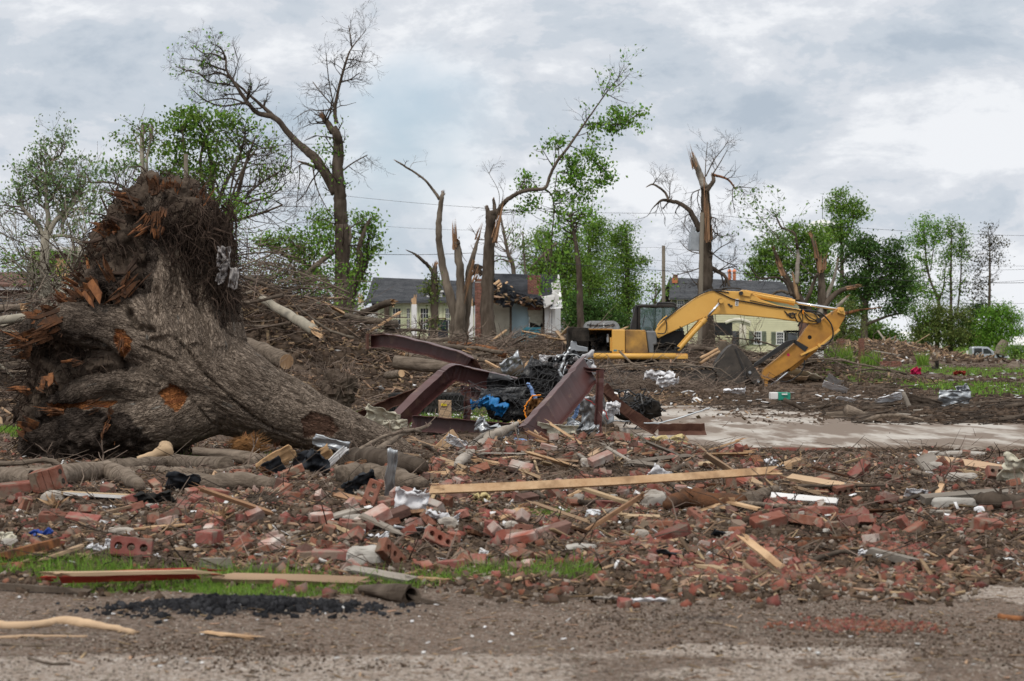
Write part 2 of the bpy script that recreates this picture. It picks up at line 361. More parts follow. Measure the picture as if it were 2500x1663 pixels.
# ================================================================== GROUND
def bump2(x,y,cx,cy,sx,sy):return np.exp(-(((x-cx)/sx)**2+((y-cy)/sy)**2))
def slab_in(x,y):return sstep(1.5,1.9,x)*sstep(26.9,27.3,y)*(1-sstep(42.5,45,y+.6*np.sin(x*.7)))
BRUSH=[  # mounds of brush: cx, cy, sx, sy, height
 (-6.7,52,2.6,4,3.7),(-3.2,55,3.0,4,1.5),(-2.5,78,6.5,5,1.25),(4.0,80,5,5,1.5),(-11.8,46,3.2,6,2.2),(-10,66,4,6,2.4),(10.2,73.0,3.2,2.0,1.0),(8.6,84,2.2,3,1.3)]
FARP=[(20,176,7,9,.7),(30,182,7,9,1.3),(35,176,5,8,.9),(58,172,6,8,.1),(70,190,8,8,.9),(80,200,10,10,1.0),(36,214,7,8,.8)]
def heap(x,y):
 x=np.asarray(x,float);y=np.asarray(y,float)
 n=fbm(x*.55+3,y*.4,0,3,5)
 n2=fbm(x*1.6,y*1.3,0,2,9)
 a=bump2(x,y,.7,22.3,2.0,2.2)*.31+bump2(x,y,-2.6,21.0,2.2,1.9)*.06+bump2(x,y,4.6,20.8,1.6,1.3)*.10+bump2(x,y,3.0,18.2,2.6,1.0)*.12
 a=a+bump2(x,y,-5.0,18.5,3,1.5)*.05+bump2(x,y,-1.2,15.6,1.6,1.4)*.13+bump2(x,y,2.3,15.2,.9,.6)*.09+bump2(x,y,-.5,30.5,3,2)*.16
 return a*(.55+.9*n)+.06*n2*sstep(12.5,14,y)*(1-sstep(26,30,y))
def gh(x,y):
 x=np.asarray(x,float);y=np.asarray(y,float)
 z=heap(x,y)
 for cx,cy,sx,sy,h in BRUSH:z=z+h*.72*bump2(x,y,cx,cy,sx,sy)
 for cx,cy,sx,sy,h in FARP:z=z+h*bump2(x,y,cx,cy,sx,sy)
 rough=sstep(11.5,14,y)*(1-slab_in(x,y))*(1-.6*sstep(60,120,y))
 z=z+(fbm(x*1.1,y*1.1,0,4,1)-.5)*.10*rough+(fbm(x*5,y*5,0,3,2)-.5)*.045*rough*(y< 60)
 z=z+(fbm(x*.8,y*.9,4,3,3)-.5)*.02+(fbm(x*9,y*9,1,2,4)-.5)*.008*(y< 25)
 z=z+char_m(x,y)*(.02+.07*fbm(x*7,y*7,0,2,8))
 z=z+.14*sstep(44,48,y)*sstep(6,9,x)*fbm(x*.35,y*.25,3,3,6)*(1-sstep(60,90,y))
 ridge=sstep(34,37,y)*(1-sstep(42,46,y))*sstep(5.2,7.5,x)
 z=z+ridge*.30*fbm(x*1.1,y*.6,2,4,12)
 return z*(1-slab_in(x,y)*(1-ridge)*.97)
def char_m(x,y):return bump2(x,y,-1.5,10.95,.50,.26)
def grass_m(x,y):
 n=fbm(x*1.3,y*1.0,7,4,21)
 e=12.4+.3*np.sin(x*1.3)+1.1*(fbm(x*.9,x*.3,3,3,29)-.5)+.25*(x+1)*(x>-1)*.6
 strip=np.exp(-((y-e)/(.16+.55*fbm(x*1.4,1,8,2,30)))**2)*sstep(-3.6,-2.4,x)*(1-sstep(.25,.85,x))+bump2(x,y,-3.6,12.9,1.0,.5)*.55+bump2(x,y,.15,16.3,.5,.5)*.5
 back=bump2(x,y,-1.5,40,2.2,6)*1.0+bump2(x,y,-7.6,34,1.6,5)*.7+bump2(x,y,-4.6,27.5,1.2,1.2)*.6+bump2(x,y,1.5,27.5,.35,.8)*.9
 lawn=sstep(9,12,x)*sstep(50,56,y)*(1-sstep(150,165,y))*(.35+.75*fbm(x*.12+4,y*.09,0,3,22))*sstep(.38,.58,fbm(x*.25,y*.05,5,3,27)+.1)
 far=sstep(150,200,y)*.9*(x>-400)
 m=strip*1.25+back+lawn*1.15
 return np.clip(np.maximum(sstep(.42,.62,m*(.25+1.4*n)),far*.9),0,1)
def build_ground():
 ys=[-40,-20,-8,0,3,5,6.5]+list(np.geomspace(7.4,60,520))+list(np.geomspace(60.6,260,150))+[280,310,350,400,500,700,1000,1800,3500,8000]
 ys=np.array(ys);u=np.linspace(-1,1,361)
 s=np.where(np.abs(u) < .9,u/.9,np.sign(u)*(1+((np.abs(u)-.9)/.1)**2*30))
 Wd=np.maximum(.30*np.maximum(ys,8)+1.5,2.5)
 X=Wd[:,None]*s[None,:]*1.12;Y=np.broadcast_to(ys[:,None],X.shape)
 Z=gh(X,Y);Z=np.where((Y> 300) | (np.abs(X) > Y*.5+30),0.0,Z)
 v=np.stack([X,Y,Z],-1).reshape(-1,3);ny,nx=X.shape
 i=(np.arange(ny-1)[:,None]*nx+np.arange(nx-1)[None,:]).ravel()
 f=np.stack([i,i+1,i+nx+1,i+nx],1)
 me=mesh_np('ground',v,[f],['ground_mat'],smooth=True)
 x,y=v[:,0],v[:,1]
 # masks of what the ground is made of: grass, pale gravel, brick dust, char
 g=grass_m(x,y)
 n=fbm(x*.6,y*.9,0,4,31);n1=fbm(x*.9,y*1.6,3,4,33)
 lane=1-sstep(11.2,12.3,y+3.0*(n-.5)-.9*sstep(.5,2,x)+.5*sstep(0,4,-x)*0)
 pale=lane*np.clip(sstep(9.9,9.2,y+.9*(n-.5))*sstep(1.0,-.4,x)+sstep(.46,.62,n1)*sstep(-.2,1.2,x)*.85,0,1)
 pale=np.clip(pale+.25*lane*bump2(x,y,3.0,12.0,1.8,.5),0,1)
 brickd=sstep(13,15,y)*(1-sstep(20,23,y))*sstep(.42,.7,fbm(x*.8,y*.8,2,4,35))*.5+bump2(x,y,1.8,10.3,.35,.09)*.9+bump2(x,y,2.7,13.6,1.6,.6)*.6
 ch=np.clip(char_m(x,y)*1.6*(.3+1.2*fbm(x*3,y*5,1,3,41))+.75*bump2(x,y,1.4,10.6,1.8,.22)*fbm(x*2,y*5,1,3,42),0,1)
 lanes=lane*(1-pale)
 for nm,a in (('zone',np.stack([g,pale,np.clip(brickd,0,1),np.ones_like(g)],1)),('zone2',np.stack([ch,lanes,slab_in(x,y),np.ones_like(g)],1))):
  at=me.color_attributes.new(nm,'FLOAT_COLOR','POINT');at.data.foreach_set('color',a.astype(np.float32).ravel())
 o=link('ground',me);o['kind']='structure';return o
def ground_material():
 m=bpy.data.materials.new('ground_mat');m.use_nodes=True;MATS['ground_mat']=m
 t=m.node_tree;nn=t.nodes;ll=t.links;p=nn['Principled BSDF'];p.inputs['Roughness'].default_value=.95;p.inputs['Specular IOR Level'].default_value=.05
 tx=nn.new('ShaderNodeTexCoord')
 def nz(sc,de=6,ro=.6,st=(1,1,1)):
  mp=nn.new('ShaderNodeMapping');mp.inputs['Scale'].default_value=st;ll.new(tx.outputs['Object'],mp.inputs[0])
  n=nn.new('ShaderNodeTexNoise');n.inputs['Scale'].default_value=sc;n.inputs['Detail'].default_value=de;n.inputs['Roughness'].default_value=ro;ll.new(mp.outputs[0],n.inputs['Vector']);return n.outputs['Fac']
 def rp(f,a,b,c=0,d=1):
  r=nn.new('ShaderNodeMapRange');r.inputs[1].default_value=a;r.inputs[2].default_value=b;r.inputs[3].default_value=c;r.inputs[4].default_value=d;ll.new(f,r.inputs[0]);return r.outputs[0]
 def mx(f,a,b):
  x=nn.new('ShaderNodeMix');x.data_type='RGBA'
  for s_,i in ((f,0),(a,6),(b,7)):
   if isinstance(s_,bpy.types.NodeSocket):ll.new(s_,x.inputs[i])
   else:x.inputs[i].default_value=(*s_,1) if isinstance(s_,tuple) else s_
  return x.outputs[2]
 def mul(a,b):
  x=nn.new('ShaderNodeMath');x.operation='MULTIPLY';x.use_clamp=True
  for s_,i in ((a,0),(b,1)):
   if isinstance(s_,bpy.types.NodeSocket):ll.new(s_,x.inputs[i])
   else:x.inputs[i].default_value=s_
  return x.outputs[0]
 def sepa(name):
  a=nn.new('ShaderNodeAttribute');a.attribute_name=name;s_=nn.new('ShaderNodeSeparateColor');ll.new(a.outputs['Color'],s_.inputs[0]);return s_.outputs
 z1=sepa('zone');z2=sepa('zone2')
 fine=nz(26,8,.7);mid=nz(3.2,7,.65);big=nz(.55,5)
 vr=nn.new('ShaderNodeTexVoronoi');vr.inputs['Scale'].default_value=55;ll.new(tx.outputs['Object'],vr.inputs['Vector'])
 pebble=vr.outputs['Color'];sp=nn.new('ShaderNodeSeparateColor');ll.new(pebble,sp.inputs[0]);peb=sp.outputs[0]
 dirt=mx(rp(mid,.35,.65),(.052,.036,.026),(.125,.090,.066));dirt=mx(rp(fine,.5,.72),dirt,(.20,.152,.118))
 dirt=mx(rp(big,.45,.7),dirt,mx(rp(fine,.4,.6),(.12,.088,.066),(.19,.15,.12)))
 lane=mx(rp(mid,.3,.65),(.115,.079,.058),(.19,.138,.106));lane=mx(rp(big,.42,.62),lane,mx(rp(fine,.35,.65),(.085,.06,.045),(.15,.11,.085)));lane=mx(rp(peb,.45,.95),lane,(.25,.20,.165));lane=mx(rp(peb,.16,.05),lane,(.07,.055,.046))
 pale=mx(rp(mid,.3,.7),(.26,.21,.17),(.37,.305,.255));pale=mx(rp(peb,.6,.98),pale,(.48,.43,.385));pale=mx(rp(peb,.14,.03),pale,(.15,.115,.095))
 grass=mx(rp(mid,.35,.7),(.075,.115,.028),(.13,.165,.045));grass=mx(rp(fine,.52,.75),grass,(.11,.095,.06))
 brd=mx(rp(fine,.35,.65),(.14,.06,.042),(.20,.10,.075))
 char=mx(rp(fine,.4,.7),(.012,.012,.013),(.045,.042,.042))
 c=mx(rp(mul(z2[1],rp(fine,.2,.5)),.25,.5),dirt,lane)
 def edge(mask,no,k=.9): # break a mask's edge up with fine noise
  a=nn.new('ShaderNodeMath');a.operation='MULTIPLY_ADD';ll.new(no,a.inputs[0]);a.inputs[1].default_value=k;ll.new(mask,a.inputs[2]);return rp(a.outputs[0],.5+k*.45,.62+k*.5)
 c=mx(edge(z1[1],fine),c,pale)
 c=mx(mul(edge(z1[2],fine,1.0),.8),c,brd)
 c=mx(edge(z1[0],fine,.8),c,grass)
 c=mx(edge(z2[0],fine,1.0),c,char)
 ll.new(c,p.inputs['Base Color'])
 b=nn.new('ShaderNodeBump');b.inputs['Strength'].default_value=.8;b.inputs['Distance'].default_value=.03;ll.new(nz(18,9,.75),b.inputs['Height'])
 b2=nn.new('ShaderNodeBump');b2.inputs['Strength'].default_value=.5;b2.inputs['Distance'].default_value=.01;ll.new(vr.outputs['Distance'],b2.inputs['Height']);ll.new(b.outputs[0],b2.inputs['Normal'])
 ll.new(b2.outputs[0],p.inputs['Normal'])
ground_material();build_ground()
# the pale concrete slab behind the rubble, edged with brick
mat('slab',(.46,.43,.39),(.33,.29,.25),1.1,.8,bump=.1,c3=(.19,.15,.12),t3=.44,s3=1.3,stretch=(1,.22,1),bscale=12,lo=.4,hi=.6)
def slab():
 x=np.linspace(0,1,90);y=np.linspace(0,1,50)
 U,V=np.meshgrid(x,y);left=1.75+.12*np.sin(V*9)+.35*V;X=left+U*(17-left);front=27.2+.05*np.sin(U*30)+1.0*sstep(.5,.9,U);Y=front+V*(45.5-front)+.8*np.sin(U*7)*V
 Z=.075+.02*(fbm(X*.5,Y*.5,0,3,50)-.5)
 v=np.stack([X,Y,Z],-1).reshape(-1,3);i=(np.arange(49)[:,None]*90+np.arange(89)[None]).ravel()
 f=np.stack([i,i+1,i+91,i+90],1)
 e=list(range(90))+[90*k+89 for k in range(1,50)]+[49*90+k for k in range(88,-1,-1)]+[90*k for k in range(48,0,-1)]
 w=v[e].copy();w[:,2]=-.1;n0=len(v);v=np.concatenate([v,w]);m=len(e)
 f2=np.array([(e[(k+1) % m],e[k],n0+k,n0+(k+1) % m) for k in range(m)])
 return link('concrete_slab',mesh_np('concrete_slab',v,[f,f2],['slab'],smooth=True))
SL=tag(slab(),kind='structure')
kb=mesh_np('edge_brick',np.array(BOXV)*(.235,.10,.085),[np.array(BOXF)],['brick'])
for k in range(3):
 for j in range(2 if k== 1 else 6 if k== 0 else 9):
  px0=(1560,1745,1818)[k] if k!= 2 else 1745
  b=link('brick',kb,SL,(P(px0 if k!= 2 else 1745,0,26.9)[0]+j*.25+(k== 0)*.0,26.98+rnd.uniform(-.012,.012),.03+(.09 if k== 1 else 0)+(0 if k!= 2 else .0)),(rnd.uniform(-.03,.03),rnd.uniform(-.02,.02),rnd.uniform(-.04,.04))) if k== 2 else None
wp=mat('wet',(.10,.085,.072),rough=.12,bump=0,spec=.8)
gh_exact=gh
class HMap:
 def __init__(s,x0,x1,y0,y1,d):
  s.x0,s.y0,s.d=x0,y0,d;xs=np.arange(x0,x1+d,d);ys=np.arange(y0,y1+d,d);X,Y=np.meshgrid(xs,ys,indexing='ij');s.h=gh_exact(X,Y);s.nx,s.ny=s.h.shape
 def __call__(s,x,y):
  a=np.clip((x-s.x0)/s.d,0,s.nx-1.001);b=np.clip((y-s.y0)/s.d,0,s.ny-1.001);i=a.astype(int);j=b.astype(int);u=a-i;v=b-j;h=s.h
  return h[i,j]*(1-u)*(1-v)+h[i+1,j]*u*(1-v)+h[i,j+1]*(1-u)*v+h[i+1,j+1]*u*v
_near=HMap(-18,18,5,50,.06);_far=HMap(-70,110,5,260,.5)
def gh(x,y):
 if np.ndim(x) == 0 and np.ndim(y) == 0:
  x=float(x);y=float(y);m=_near if (-17.9< x< 17.9 and 5.1< y< 49.8) else _far
  if m is _far and not (-70< x< 110 and 5< y< 260):return 0.0
  a=(x-m.x0)/m.d;b=(y-m.y0)/m.d;i=min(int(a),m.nx-2);j=min(int(b),m.ny-2);u=a-i;v=b-j;h=m.h
  return h[i,j]*(1-u)*(1-v)+h[i+1,j]*u*(1-v)+h[i,j+1]*(1-u)*v+h[i+1,j+1]*u*v
 x=np.asarray(x,float);y=np.asarray(y,float);x,y=np.broadcast_arrays(x,y)
 r=np.where((np.abs(x-0) < 17.9) & (y> 5.1) & (y< 49.8),_near(x,y),_far(x,y));return np.where((x<-70) | (x> 110) | (y< 5) | (y> 260),0.0,r)
def hit(px,py,lift=0.0,y0=7.0):
 """where the line of sight through that pixel meets the ground"""
 Y=np.arange(y0,160,.08);x=(px-1250.0)*Y/FPX;z=CAMH-(py-HZ)*Y/FPX;k=np.nonzero(z <= gh(x,Y)+lift)[0]
 i=int(k[0]) if len(k) else len(Y)-1;return float(x[i]),float(Y[i]),float(gh(x[i],Y[i]))+lift
def PS(px,py,Y,lift=0.0):
 p=P(px,py,Y);return p if p[2] >= float(gh(p[0],Y))+lift else hit(px,py,lift)
# ================================================================== BUILDINGS, POLES, VEHICLES FAR BEHIND
def z4(x,y):return 840+x/4.209,600+y/4.209
def z3(x,y):return 1350+x/2.946,580+y/2.946
def z5(x,y):return x*.3316,280+y*.3316
def z6(x,y):return 1950+x/4.285,750+y/4.285
def z3b(x,y):return 1550+x*.403,330+y*.403
def z2b(x,y):return 900+x*.4593,130+y*.4593
def z1b(x,y):return 400+x*.3188,50+y*.3188
def z1(x,y):return x*.4782,400+y*.4782
def z2(x,y):return 850+x/2.619,620+y/2.619
def wall_rect(mb,zf,x0,y0,x1,y1,Y,th=.25,mi=0):
 a=P(*zf(x0,y1),Y);b=P(*zf(x1,y0),Y)
 mb.box(((a[0]+b[0])/2,Y+th/2,(a[2]+b[2])/2),(abs(b[0]-a[0]),th,abs(b[2]-a[2])),mi=mi);return a,b
def clapboards(root,zf,x0,y0,x1,y1,Y,m,step=.13,name='clapboard'):
 a=P(*zf(x0,y1),Y);b=P(*zf(x1,y0),Y);mb=MB();z=a[2]
 while z< b[2]-.02:
  h=min(step,b[2]-z);w=b[0]-a[0];c=(a[0]+b[0])/2
  mb.add([(a[0],Y-.03,z),(b[0],Y-.03,z),(b[0],Y-.008,z+h),(a[0],Y-.008,z+h),(a[0],Y,z),(b[0],Y,z)],[(0,1,2,3),(4,5,1,0)]);z += step
 o=mb.build(name,m,root);o['kind']='stuff';return o
def window(root,zf,x0,y0,x1,y1,Y,frame='trim_white',cols=2,rows=4,t=.07,bars='trim_white'):
 a=P(*zf(x0,y1),Y);b=P(*zf(x1,y0),Y);w=b[0]-a[0];h=b[2]-a[2];cx=(a[0]+b[0])/2;cz=(a[2]+b[2])/2
 f=MB()
 f.box((cx,Y-.05,b[2]-t/2),(w,.10,t));f.box((cx,Y-.05,a[2]+t/2),(w+.06,.12,t))
 for s in (-1,1):f.box((cx+s*(w/2-t/2),Y-.05,cz),(t,.09,h-2*t))
 f.box((cx,Y-.045,cz),(w-2*t,.06,t*.7))
 o=f.build('window',frame,root)
 g=MB();g.box((cx,Y-.012,cz),(w-2*t,.012,h-2*t));g.build('pane','window_dark',o)
 for i in range(1,cols):
  q=MB();q.box((a[0]+t+(w-2*t)*i/cols,Y-.03,cz),(.025,.02,h-2*t));q.build('bar',bars,o)
 for i in range(1,rows):
  if i*2== rows:continue
  q=MB();q.box((cx,Y-.032,a[2]+t+(h-2*t)*i/rows),(w-2*t,.018,.025));q.build('bar',bars,o)
 return o
def brickwork(root,x0,x1,z0,z1,Y0,Y1,name='brick_courses',L=.21,H=.075,ragged=0.0):
 """a hollow chimney or pier of real bricks laid in courses round a mortar core"""
 c=MB();c.box(((x0+x1)/2,(Y0+Y1)/2,(z0+z1)/2-.02),(x1-x0-.03,Y1-Y0-.03,z1-z0-.06));c.build('mortar','mortar_old',root)
 pos=[];sc=[];k=0;z=z0
 while z< z1-H*.5:
  off=(k % 2)*L*.5;x=x0-off
  while x< x1-.02:
   a=max(x,x0);b=min(x+L-.012,x1)
   if b-a> .03 and not (z> z1-ragged and rnd.random() < .45):
    for yy in (Y0+.05,Y1-.05):pos.append(((a+b)/2,yy,z+H/2));sc.append((b-a,.10,H-.014))
   x += L
  y=Y0+.11-off*.5
  while y< Y1-.12:
   a=max(y,Y0+.11);b=min(y+L-.012,Y1-.11)
   if b-a> .03:
    for xx in (x0+.05,x1-.05):pos.append((xx,(a+b)/2,z+H/2));sc.append((.10,b-a,H-.014))
   y += L
  z += H;k += 1
 o=scatter(name,BOXV,BOXF,pos,sc,np.broadcast_to(np.eye(3),(len(pos),3,3)),['brick_isl'],parent=root);o['kind']='stuff';return o
mat('brick_isl',(.17,.07,.05),(.25,.12,.09),6,.95,bump=.3,island=True,vary=.35,huev=.01)
def roof_plane(root,pts,m,name='roof',th=.12,label=None):
 """pts: world corners, extruded downward"""
 n=len(pts);mb=MB();lo=[(x,y,z-th) for x,y,z in pts]
 mb.add(list(pts)+lo,[tuple(range(n)),tuple(range(2*n-1,n-1,-1))]+[(i,i+n,(i+1) % n+n,(i+1) % n) for i in range(n)])
 return mb.build(name,m,root,label)
def shingle_courses(root,a,b,c,d,m,n,rag=.02):
 """overlapping courses between eave a-b and ridge d-c"""
 a,b,c,d=map(np.array,(a,b,c,d));mb=MB();nrm=np.cross(b-a,d-a);nrm=nrm/np.linalg.norm(nrm);nrm *= np.sign(nrm[2])
 for i in range(n):
  t0,t1=i/n,(i+1.15)/n
  p0=a+(d-a)*t0;p1=b+(c-b)*t0;q0=a+(d-a)*min(t1,1);q1=b+(c-b)*min(t1,1)
  segs=18
  for s_ in range(segs):
   e0,e1=s_/segs,(s_+1)/segs-.0006;u=nrm*(.035+rnd.uniform(-rag,rag)*.4)
   mb.add([p0+(p1-p0)*e0+u,p0+(p1-p0)*e1+u,q0+(q1-q0)*e1+nrm*.008,q0+(q1-q0)*e0+nrm*.008,p0+(p1-p0)*e0,p0+(p1-p0)*e1],[(0,1,2,3),(4,5,1,0)])
 o=mb.build('shingles',m,root);o['kind']='stuff';return o
# ---- pale green house with its porch torn off
Yh=120.0
g=P(*z4(900,900),Yh)
hs=thing('damaged_house','pale green house with grey shingle roof and bare white porch posts behind the brush','house',(g[0],Yh+3,0))
mb=MB();wall_rect(mb,z4,345,545,1340,1010,Yh,.3);mb.build('wall','green_wall',hs)
mb=MB();wall_rect(mb,z4,345,545,1340,568,Yh-.06,.05);mb.build('frieze_board','wood_fresh',hs)
mb=MB();wall_rect(mb,z4,460,568,1330,612,Yh-.08,.07);mb.build('frieze_board','green_wall',hs)
for x in (350,405,600,742,890,985):
 mb=MB();wall_rect(mb,z4,x,612,x+22,900,Yh-.07,.06);mb.build('pilaster','green_wall',hs)
for x0,x1 in ((490,594),(632,690),(775,878),(1030,1100)):window(hs,z4,x0,633,x1,872,Yh-.01,'green_wall',3,4)
mb=MB();wall_rect(mb,z4,412,555,462,1000,Yh-.45,.3);mb.build('torn_post','bark_dark',hs)
for x0,x1,yt in ((142,200,525),(692,745,540),(1266,1326,560)):
 mb=MB();wall_rect(mb,z4,x0,yt+62,x1,1010,Yh-2.6,.5);o=mb.build('porch_post','trim_white',hs)
 mb=MB();a,b=wall_rect(mb,z4,x0+4,yt,x1-4,yt+62,Yh-2.6,.4);mb.splinters(((a[0]+b[0])/2,Yh-2.4,b[2]-.1),(0,0,1),.3,.05,14,rr=.12);mb.build('bare_wood','wood_fresh',o)
e0,e1=P(*z4(222,575),Yh-.5),P(*z4(1345,560),Yh-.5);r0,r1=P(*z4(298,325),Yh+4),P(*z4(1345,368),Yh+4)
roof_plane(hs,[e0,e1,r1,r0],'shingle');shingle_courses(hs,e0,e1,r1,r0,'shingle',22,.01)
r2=(r1[0],Yh+8.5,e1[2]);r3=(r0[0]-.4,Yh+8.5,e0[2]);roof_plane(hs,[r0,r1,r2,r3],'shingle')
mb=MB();wall_rect(mb,z4,850,465,880,548,Yh+.2,.1);wall_rect(mb,z4,975,475,1010,552,Yh+.2,.1);a=P(*z4(845,468),Yh+.1);b=P(*z4(1020,480),Yh+.1);mb.box(((a[0]+b[0])/2,Yh+.6,a[2]),(b[0]-a[0],1.2,.1));mb.build('dormer','trim_white',hs)
# small white gable beyond the porch
mb=MB();q=[z4(x,y) for x,y in ((130,1000),(130,690),(225,650),(290,615),(345,655),(345,1000))];mb.prism([(P(x,y,Yh+1.4)[0],P(x,y,Yh+1.4)[2]) for x,y in q],Yh+1.4,Yh+1.7);mb.build('gable_wall','trim_white',hs)
window(hs,z4,250,745,345,870,Yh+1.38,cols=3,rows=4)
mb=MB();wall_rect(mb,z4,198,730,240,885,Yh+1.3,.06);mb.build('door','black_metal',hs)
roof_plane(hs,[P(*z4(70,600),Yh+2),P(*z4(230,600),Yh+2),P(*z4(250,560),Yh+4),P(*z4(90,560),Yh+4)],'shingle')
mb=MB();wall_rect(mb,z4,60,600,200,1000,Yh+2.4,.2);mb.build('rear_wall','white_paint',hs)
# brick chimney stack of the house between the trunks
a=P(*z4(1345,880),Yh-.6);b=P(*z4(1412,330),Yh-.6)
ch=thing('brick_chimney','tall narrow brick chimney stack standing between the two big bare trunks','chimney',((a[0]+b[0])/2,Yh-.3,0))
brickwork(ch,a[0],b[0]+.1,0,b[2],Yh-.6,Yh+.3,ragged=.3)
# ---- torn open wing
tw=thing('torn_open_house','house wing torn open to its rooms under a dark roof with brick chimney','house',(P(*z4(1900,900),Yh)[0],Yh+3,0))
for nm,m,x0,y0,x1,y1,Y in (('panelled_wall','cream_wall',1420,575,1702,1010,Yh+1.6),('blue_room_wall','blue_wall',1722,580,1902,1010,Yh+1.5),('insulation_wall','wood_plank',1904,580,2062,1010,Yh+1.4),('corner_stud','bark_dark',1700,575,1724,1010,Yh+.9),('corner_stud','bark_dark',2040,600,2062,1010,Yh+.9),('siding_wall','trim_white',2062,560,2170,1010,Yh+.5)):
 mb=MB();wall_rect(mb,z4,x0,y0,x1,y1,Y,.15);mb.build(nm,m,tw)
clapboards(tw,z4,2062,600,2112,1000,Yh+.5,'trim_white')
window(tw,z4,2118,655,2150,960,Yh+.49,cols=1,rows=2)
mb=MB();wall_rect(mb,z4,1820,838,2022,1010,Yh+.6,.6);mb.build('cabinet','teal',tw)
for y in (865,895,925):
 mb=MB();wall_rect(mb,z4,1822,y,2020,y+4,Yh+.57,.02);mb.build('shelf_edge','soot',tw)
mb=MB();wall_rect(mb,z4,1935,790,2040,832,Yh+1.3,.05);wall_rect(mb,z4,1910,740,1932,840,Yh+1.3,.08);mb.build('wall_hole','soot',tw)
mb=MB()
for k in range(16):
 c=P(*z4(rnd.uniform(1930,2030),rnd.uniform(640,790)),Yh+1.3);mb.box(c,(rnd.uniform(.2,.6),.03,rnd.uniform(.15,.5)),(rnd.uniform(-.3,.3),rnd.uniform(-.6,.6),0),jit=.15)
mb.build('torn_plaster','cream_panel',tw)
a0=P(*z4(1500,590),Yh-.2);
E=[P(*z4(1545,330),Yh+3.2),P(*z4(1650,430),Yh+1.6),P(*z4(1760,480),Yh+.9),P(*z4(1900,520),Yh+.5),P(*z4(2065,560),Yh),P(*z4(2140,600),Yh-.2),P(*z4(2196,300),Yh+4),P(*z4(1528,285),Yh+4)]
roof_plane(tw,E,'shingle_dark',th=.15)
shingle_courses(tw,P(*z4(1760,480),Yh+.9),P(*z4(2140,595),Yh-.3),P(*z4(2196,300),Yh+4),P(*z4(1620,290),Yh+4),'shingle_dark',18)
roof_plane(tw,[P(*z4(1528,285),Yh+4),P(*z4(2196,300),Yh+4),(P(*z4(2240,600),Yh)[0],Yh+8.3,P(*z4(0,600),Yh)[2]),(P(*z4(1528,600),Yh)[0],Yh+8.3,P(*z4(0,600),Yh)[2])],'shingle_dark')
ex=P(*z4(2172,0),Yh)[0];zt=P(*z4(0,300),Yh+4)[2];ze=P(*z4(0,640),Yh)[2]
mb=MB();mb.add([(ex,Yh+.5,0),(ex+.5,Yh+7.5,0),(ex+.5,Yh+7.5,ze),(ex+.2,Yh+4,zt-.15),(ex,Yh+.5,ze),(ex-.1,Yh+.5,0)],[(0,1,2,3,4)]);mb.build('gable_wall','white_paint',tw)
mb=MB();aa=P(*z4(2190,298),Yh+4.2);bb=P(*z4(2245,640),Yh-.4)
mb.add([aa,(aa[0]+.12,aa[1],aa[2]),(bb[0],bb[1],bb[2]),(bb[0]-.75,bb[1],bb[2]-.05),(bb[0]-.65,bb[1],bb[2]+.55)],[(0,1,2,3,4)]);mb.build('soffit','white_paint',tw)
for px_,py_,s_ in ((2180,420,.5),(2178,480,.3),(2160,540,.5),(2100,570,.5)):
 mb=MB();mb.box(P(*z4(px_,py_),Yh-.5),(s_,.03,s_*1.2),(.2,.5+rnd.random(),.1),jit=.25);mb.build('torn_fascia','trim_white',tw)
a=P(*z4(1888,560),Yh+1.2);b=P(*z4(2020,303),Yh+1.2);brickwork(tw,a[0],b[0],a[2]-.6,b[2],Yh+.8,Yh+1.9,ragged=.08)
mb=MB();mf=MB()
for k in range(420):
 t=rnd.random();x=1500+560*t;y=400+150*min(1,t*1.6)+rnd.gauss(0,14)+(rnd.random()*120 if t< .35 else rnd.random()*45)
 c=P(*z4(x,y),Yh+rnd.uniform(-.6,1.2));(mb if rnd.random() < .55 else mf).box(c,(rnd.uniform(.15,.5),rnd.uniform(.05,.3),rnd.uniform(.02,.07)),(rnd.uniform(-1,1),rnd.uniform(-.6,.9),rnd.uniform(-1,1)),jit=.2)
o=mb.build('roof_debris','shingle_dark',tw);o['kind']='stuff';o=mf.build('splintered_boards','wood_bits',tw);o['kind']='stuff'
for k in range(16):    # broken rafters sagging out of the roof
 x=rnd.uniform(1500,1640);y=430+(k*11);c0=P(*z4(x+90,y-70+rnd.uniform(-10,10)),Yh+.6);c1=P(*z4(x-40,y+20),Yh-.3)
 mb=MB();mb.tube([c0,c1],[.07,.05],4);mb.build('rafter','wood_fresh',tw)
for x0,y0,x1,y1,w in ((1330,230,1420,300,.18),(1320,290,1400,250,.14),(1350,215,1410,245,.2)):
 mb=MB();mb.tube([P(*z4(x0,y0),Yh+.4),P(*z4((x0+x1)/2,(y0+y1)/2-8),Yh),P(*z4(x1,y1),Yh)],w,5,wob=.3);mb.build('charred_rafter','soot',tw)
mb=MB();wall_rect(mb,z4,1290,545,1545,575,Yh-.2,.25);mb.build('torn_beam','bark_dark',tw)
mb=MB();wall_rect(mb,z4,1410,370,1530,600,Yh+2.4,.15);mb.build('attic_shadow_board','bark_dark',tw)  # flat dark sheet coloured to stand for the shade inside the attic
for k,(x,y,s_) in enumerate(((1660,500,.7),(1700,560,.6))):
 mb=MB();mb.box(P(*z4(x,y),Yh-.4),(s_,.05,s_*1.5),(.3,.3,.4),jit=.2);mb.build('hanging_tar_paper','tar_paper',tw)
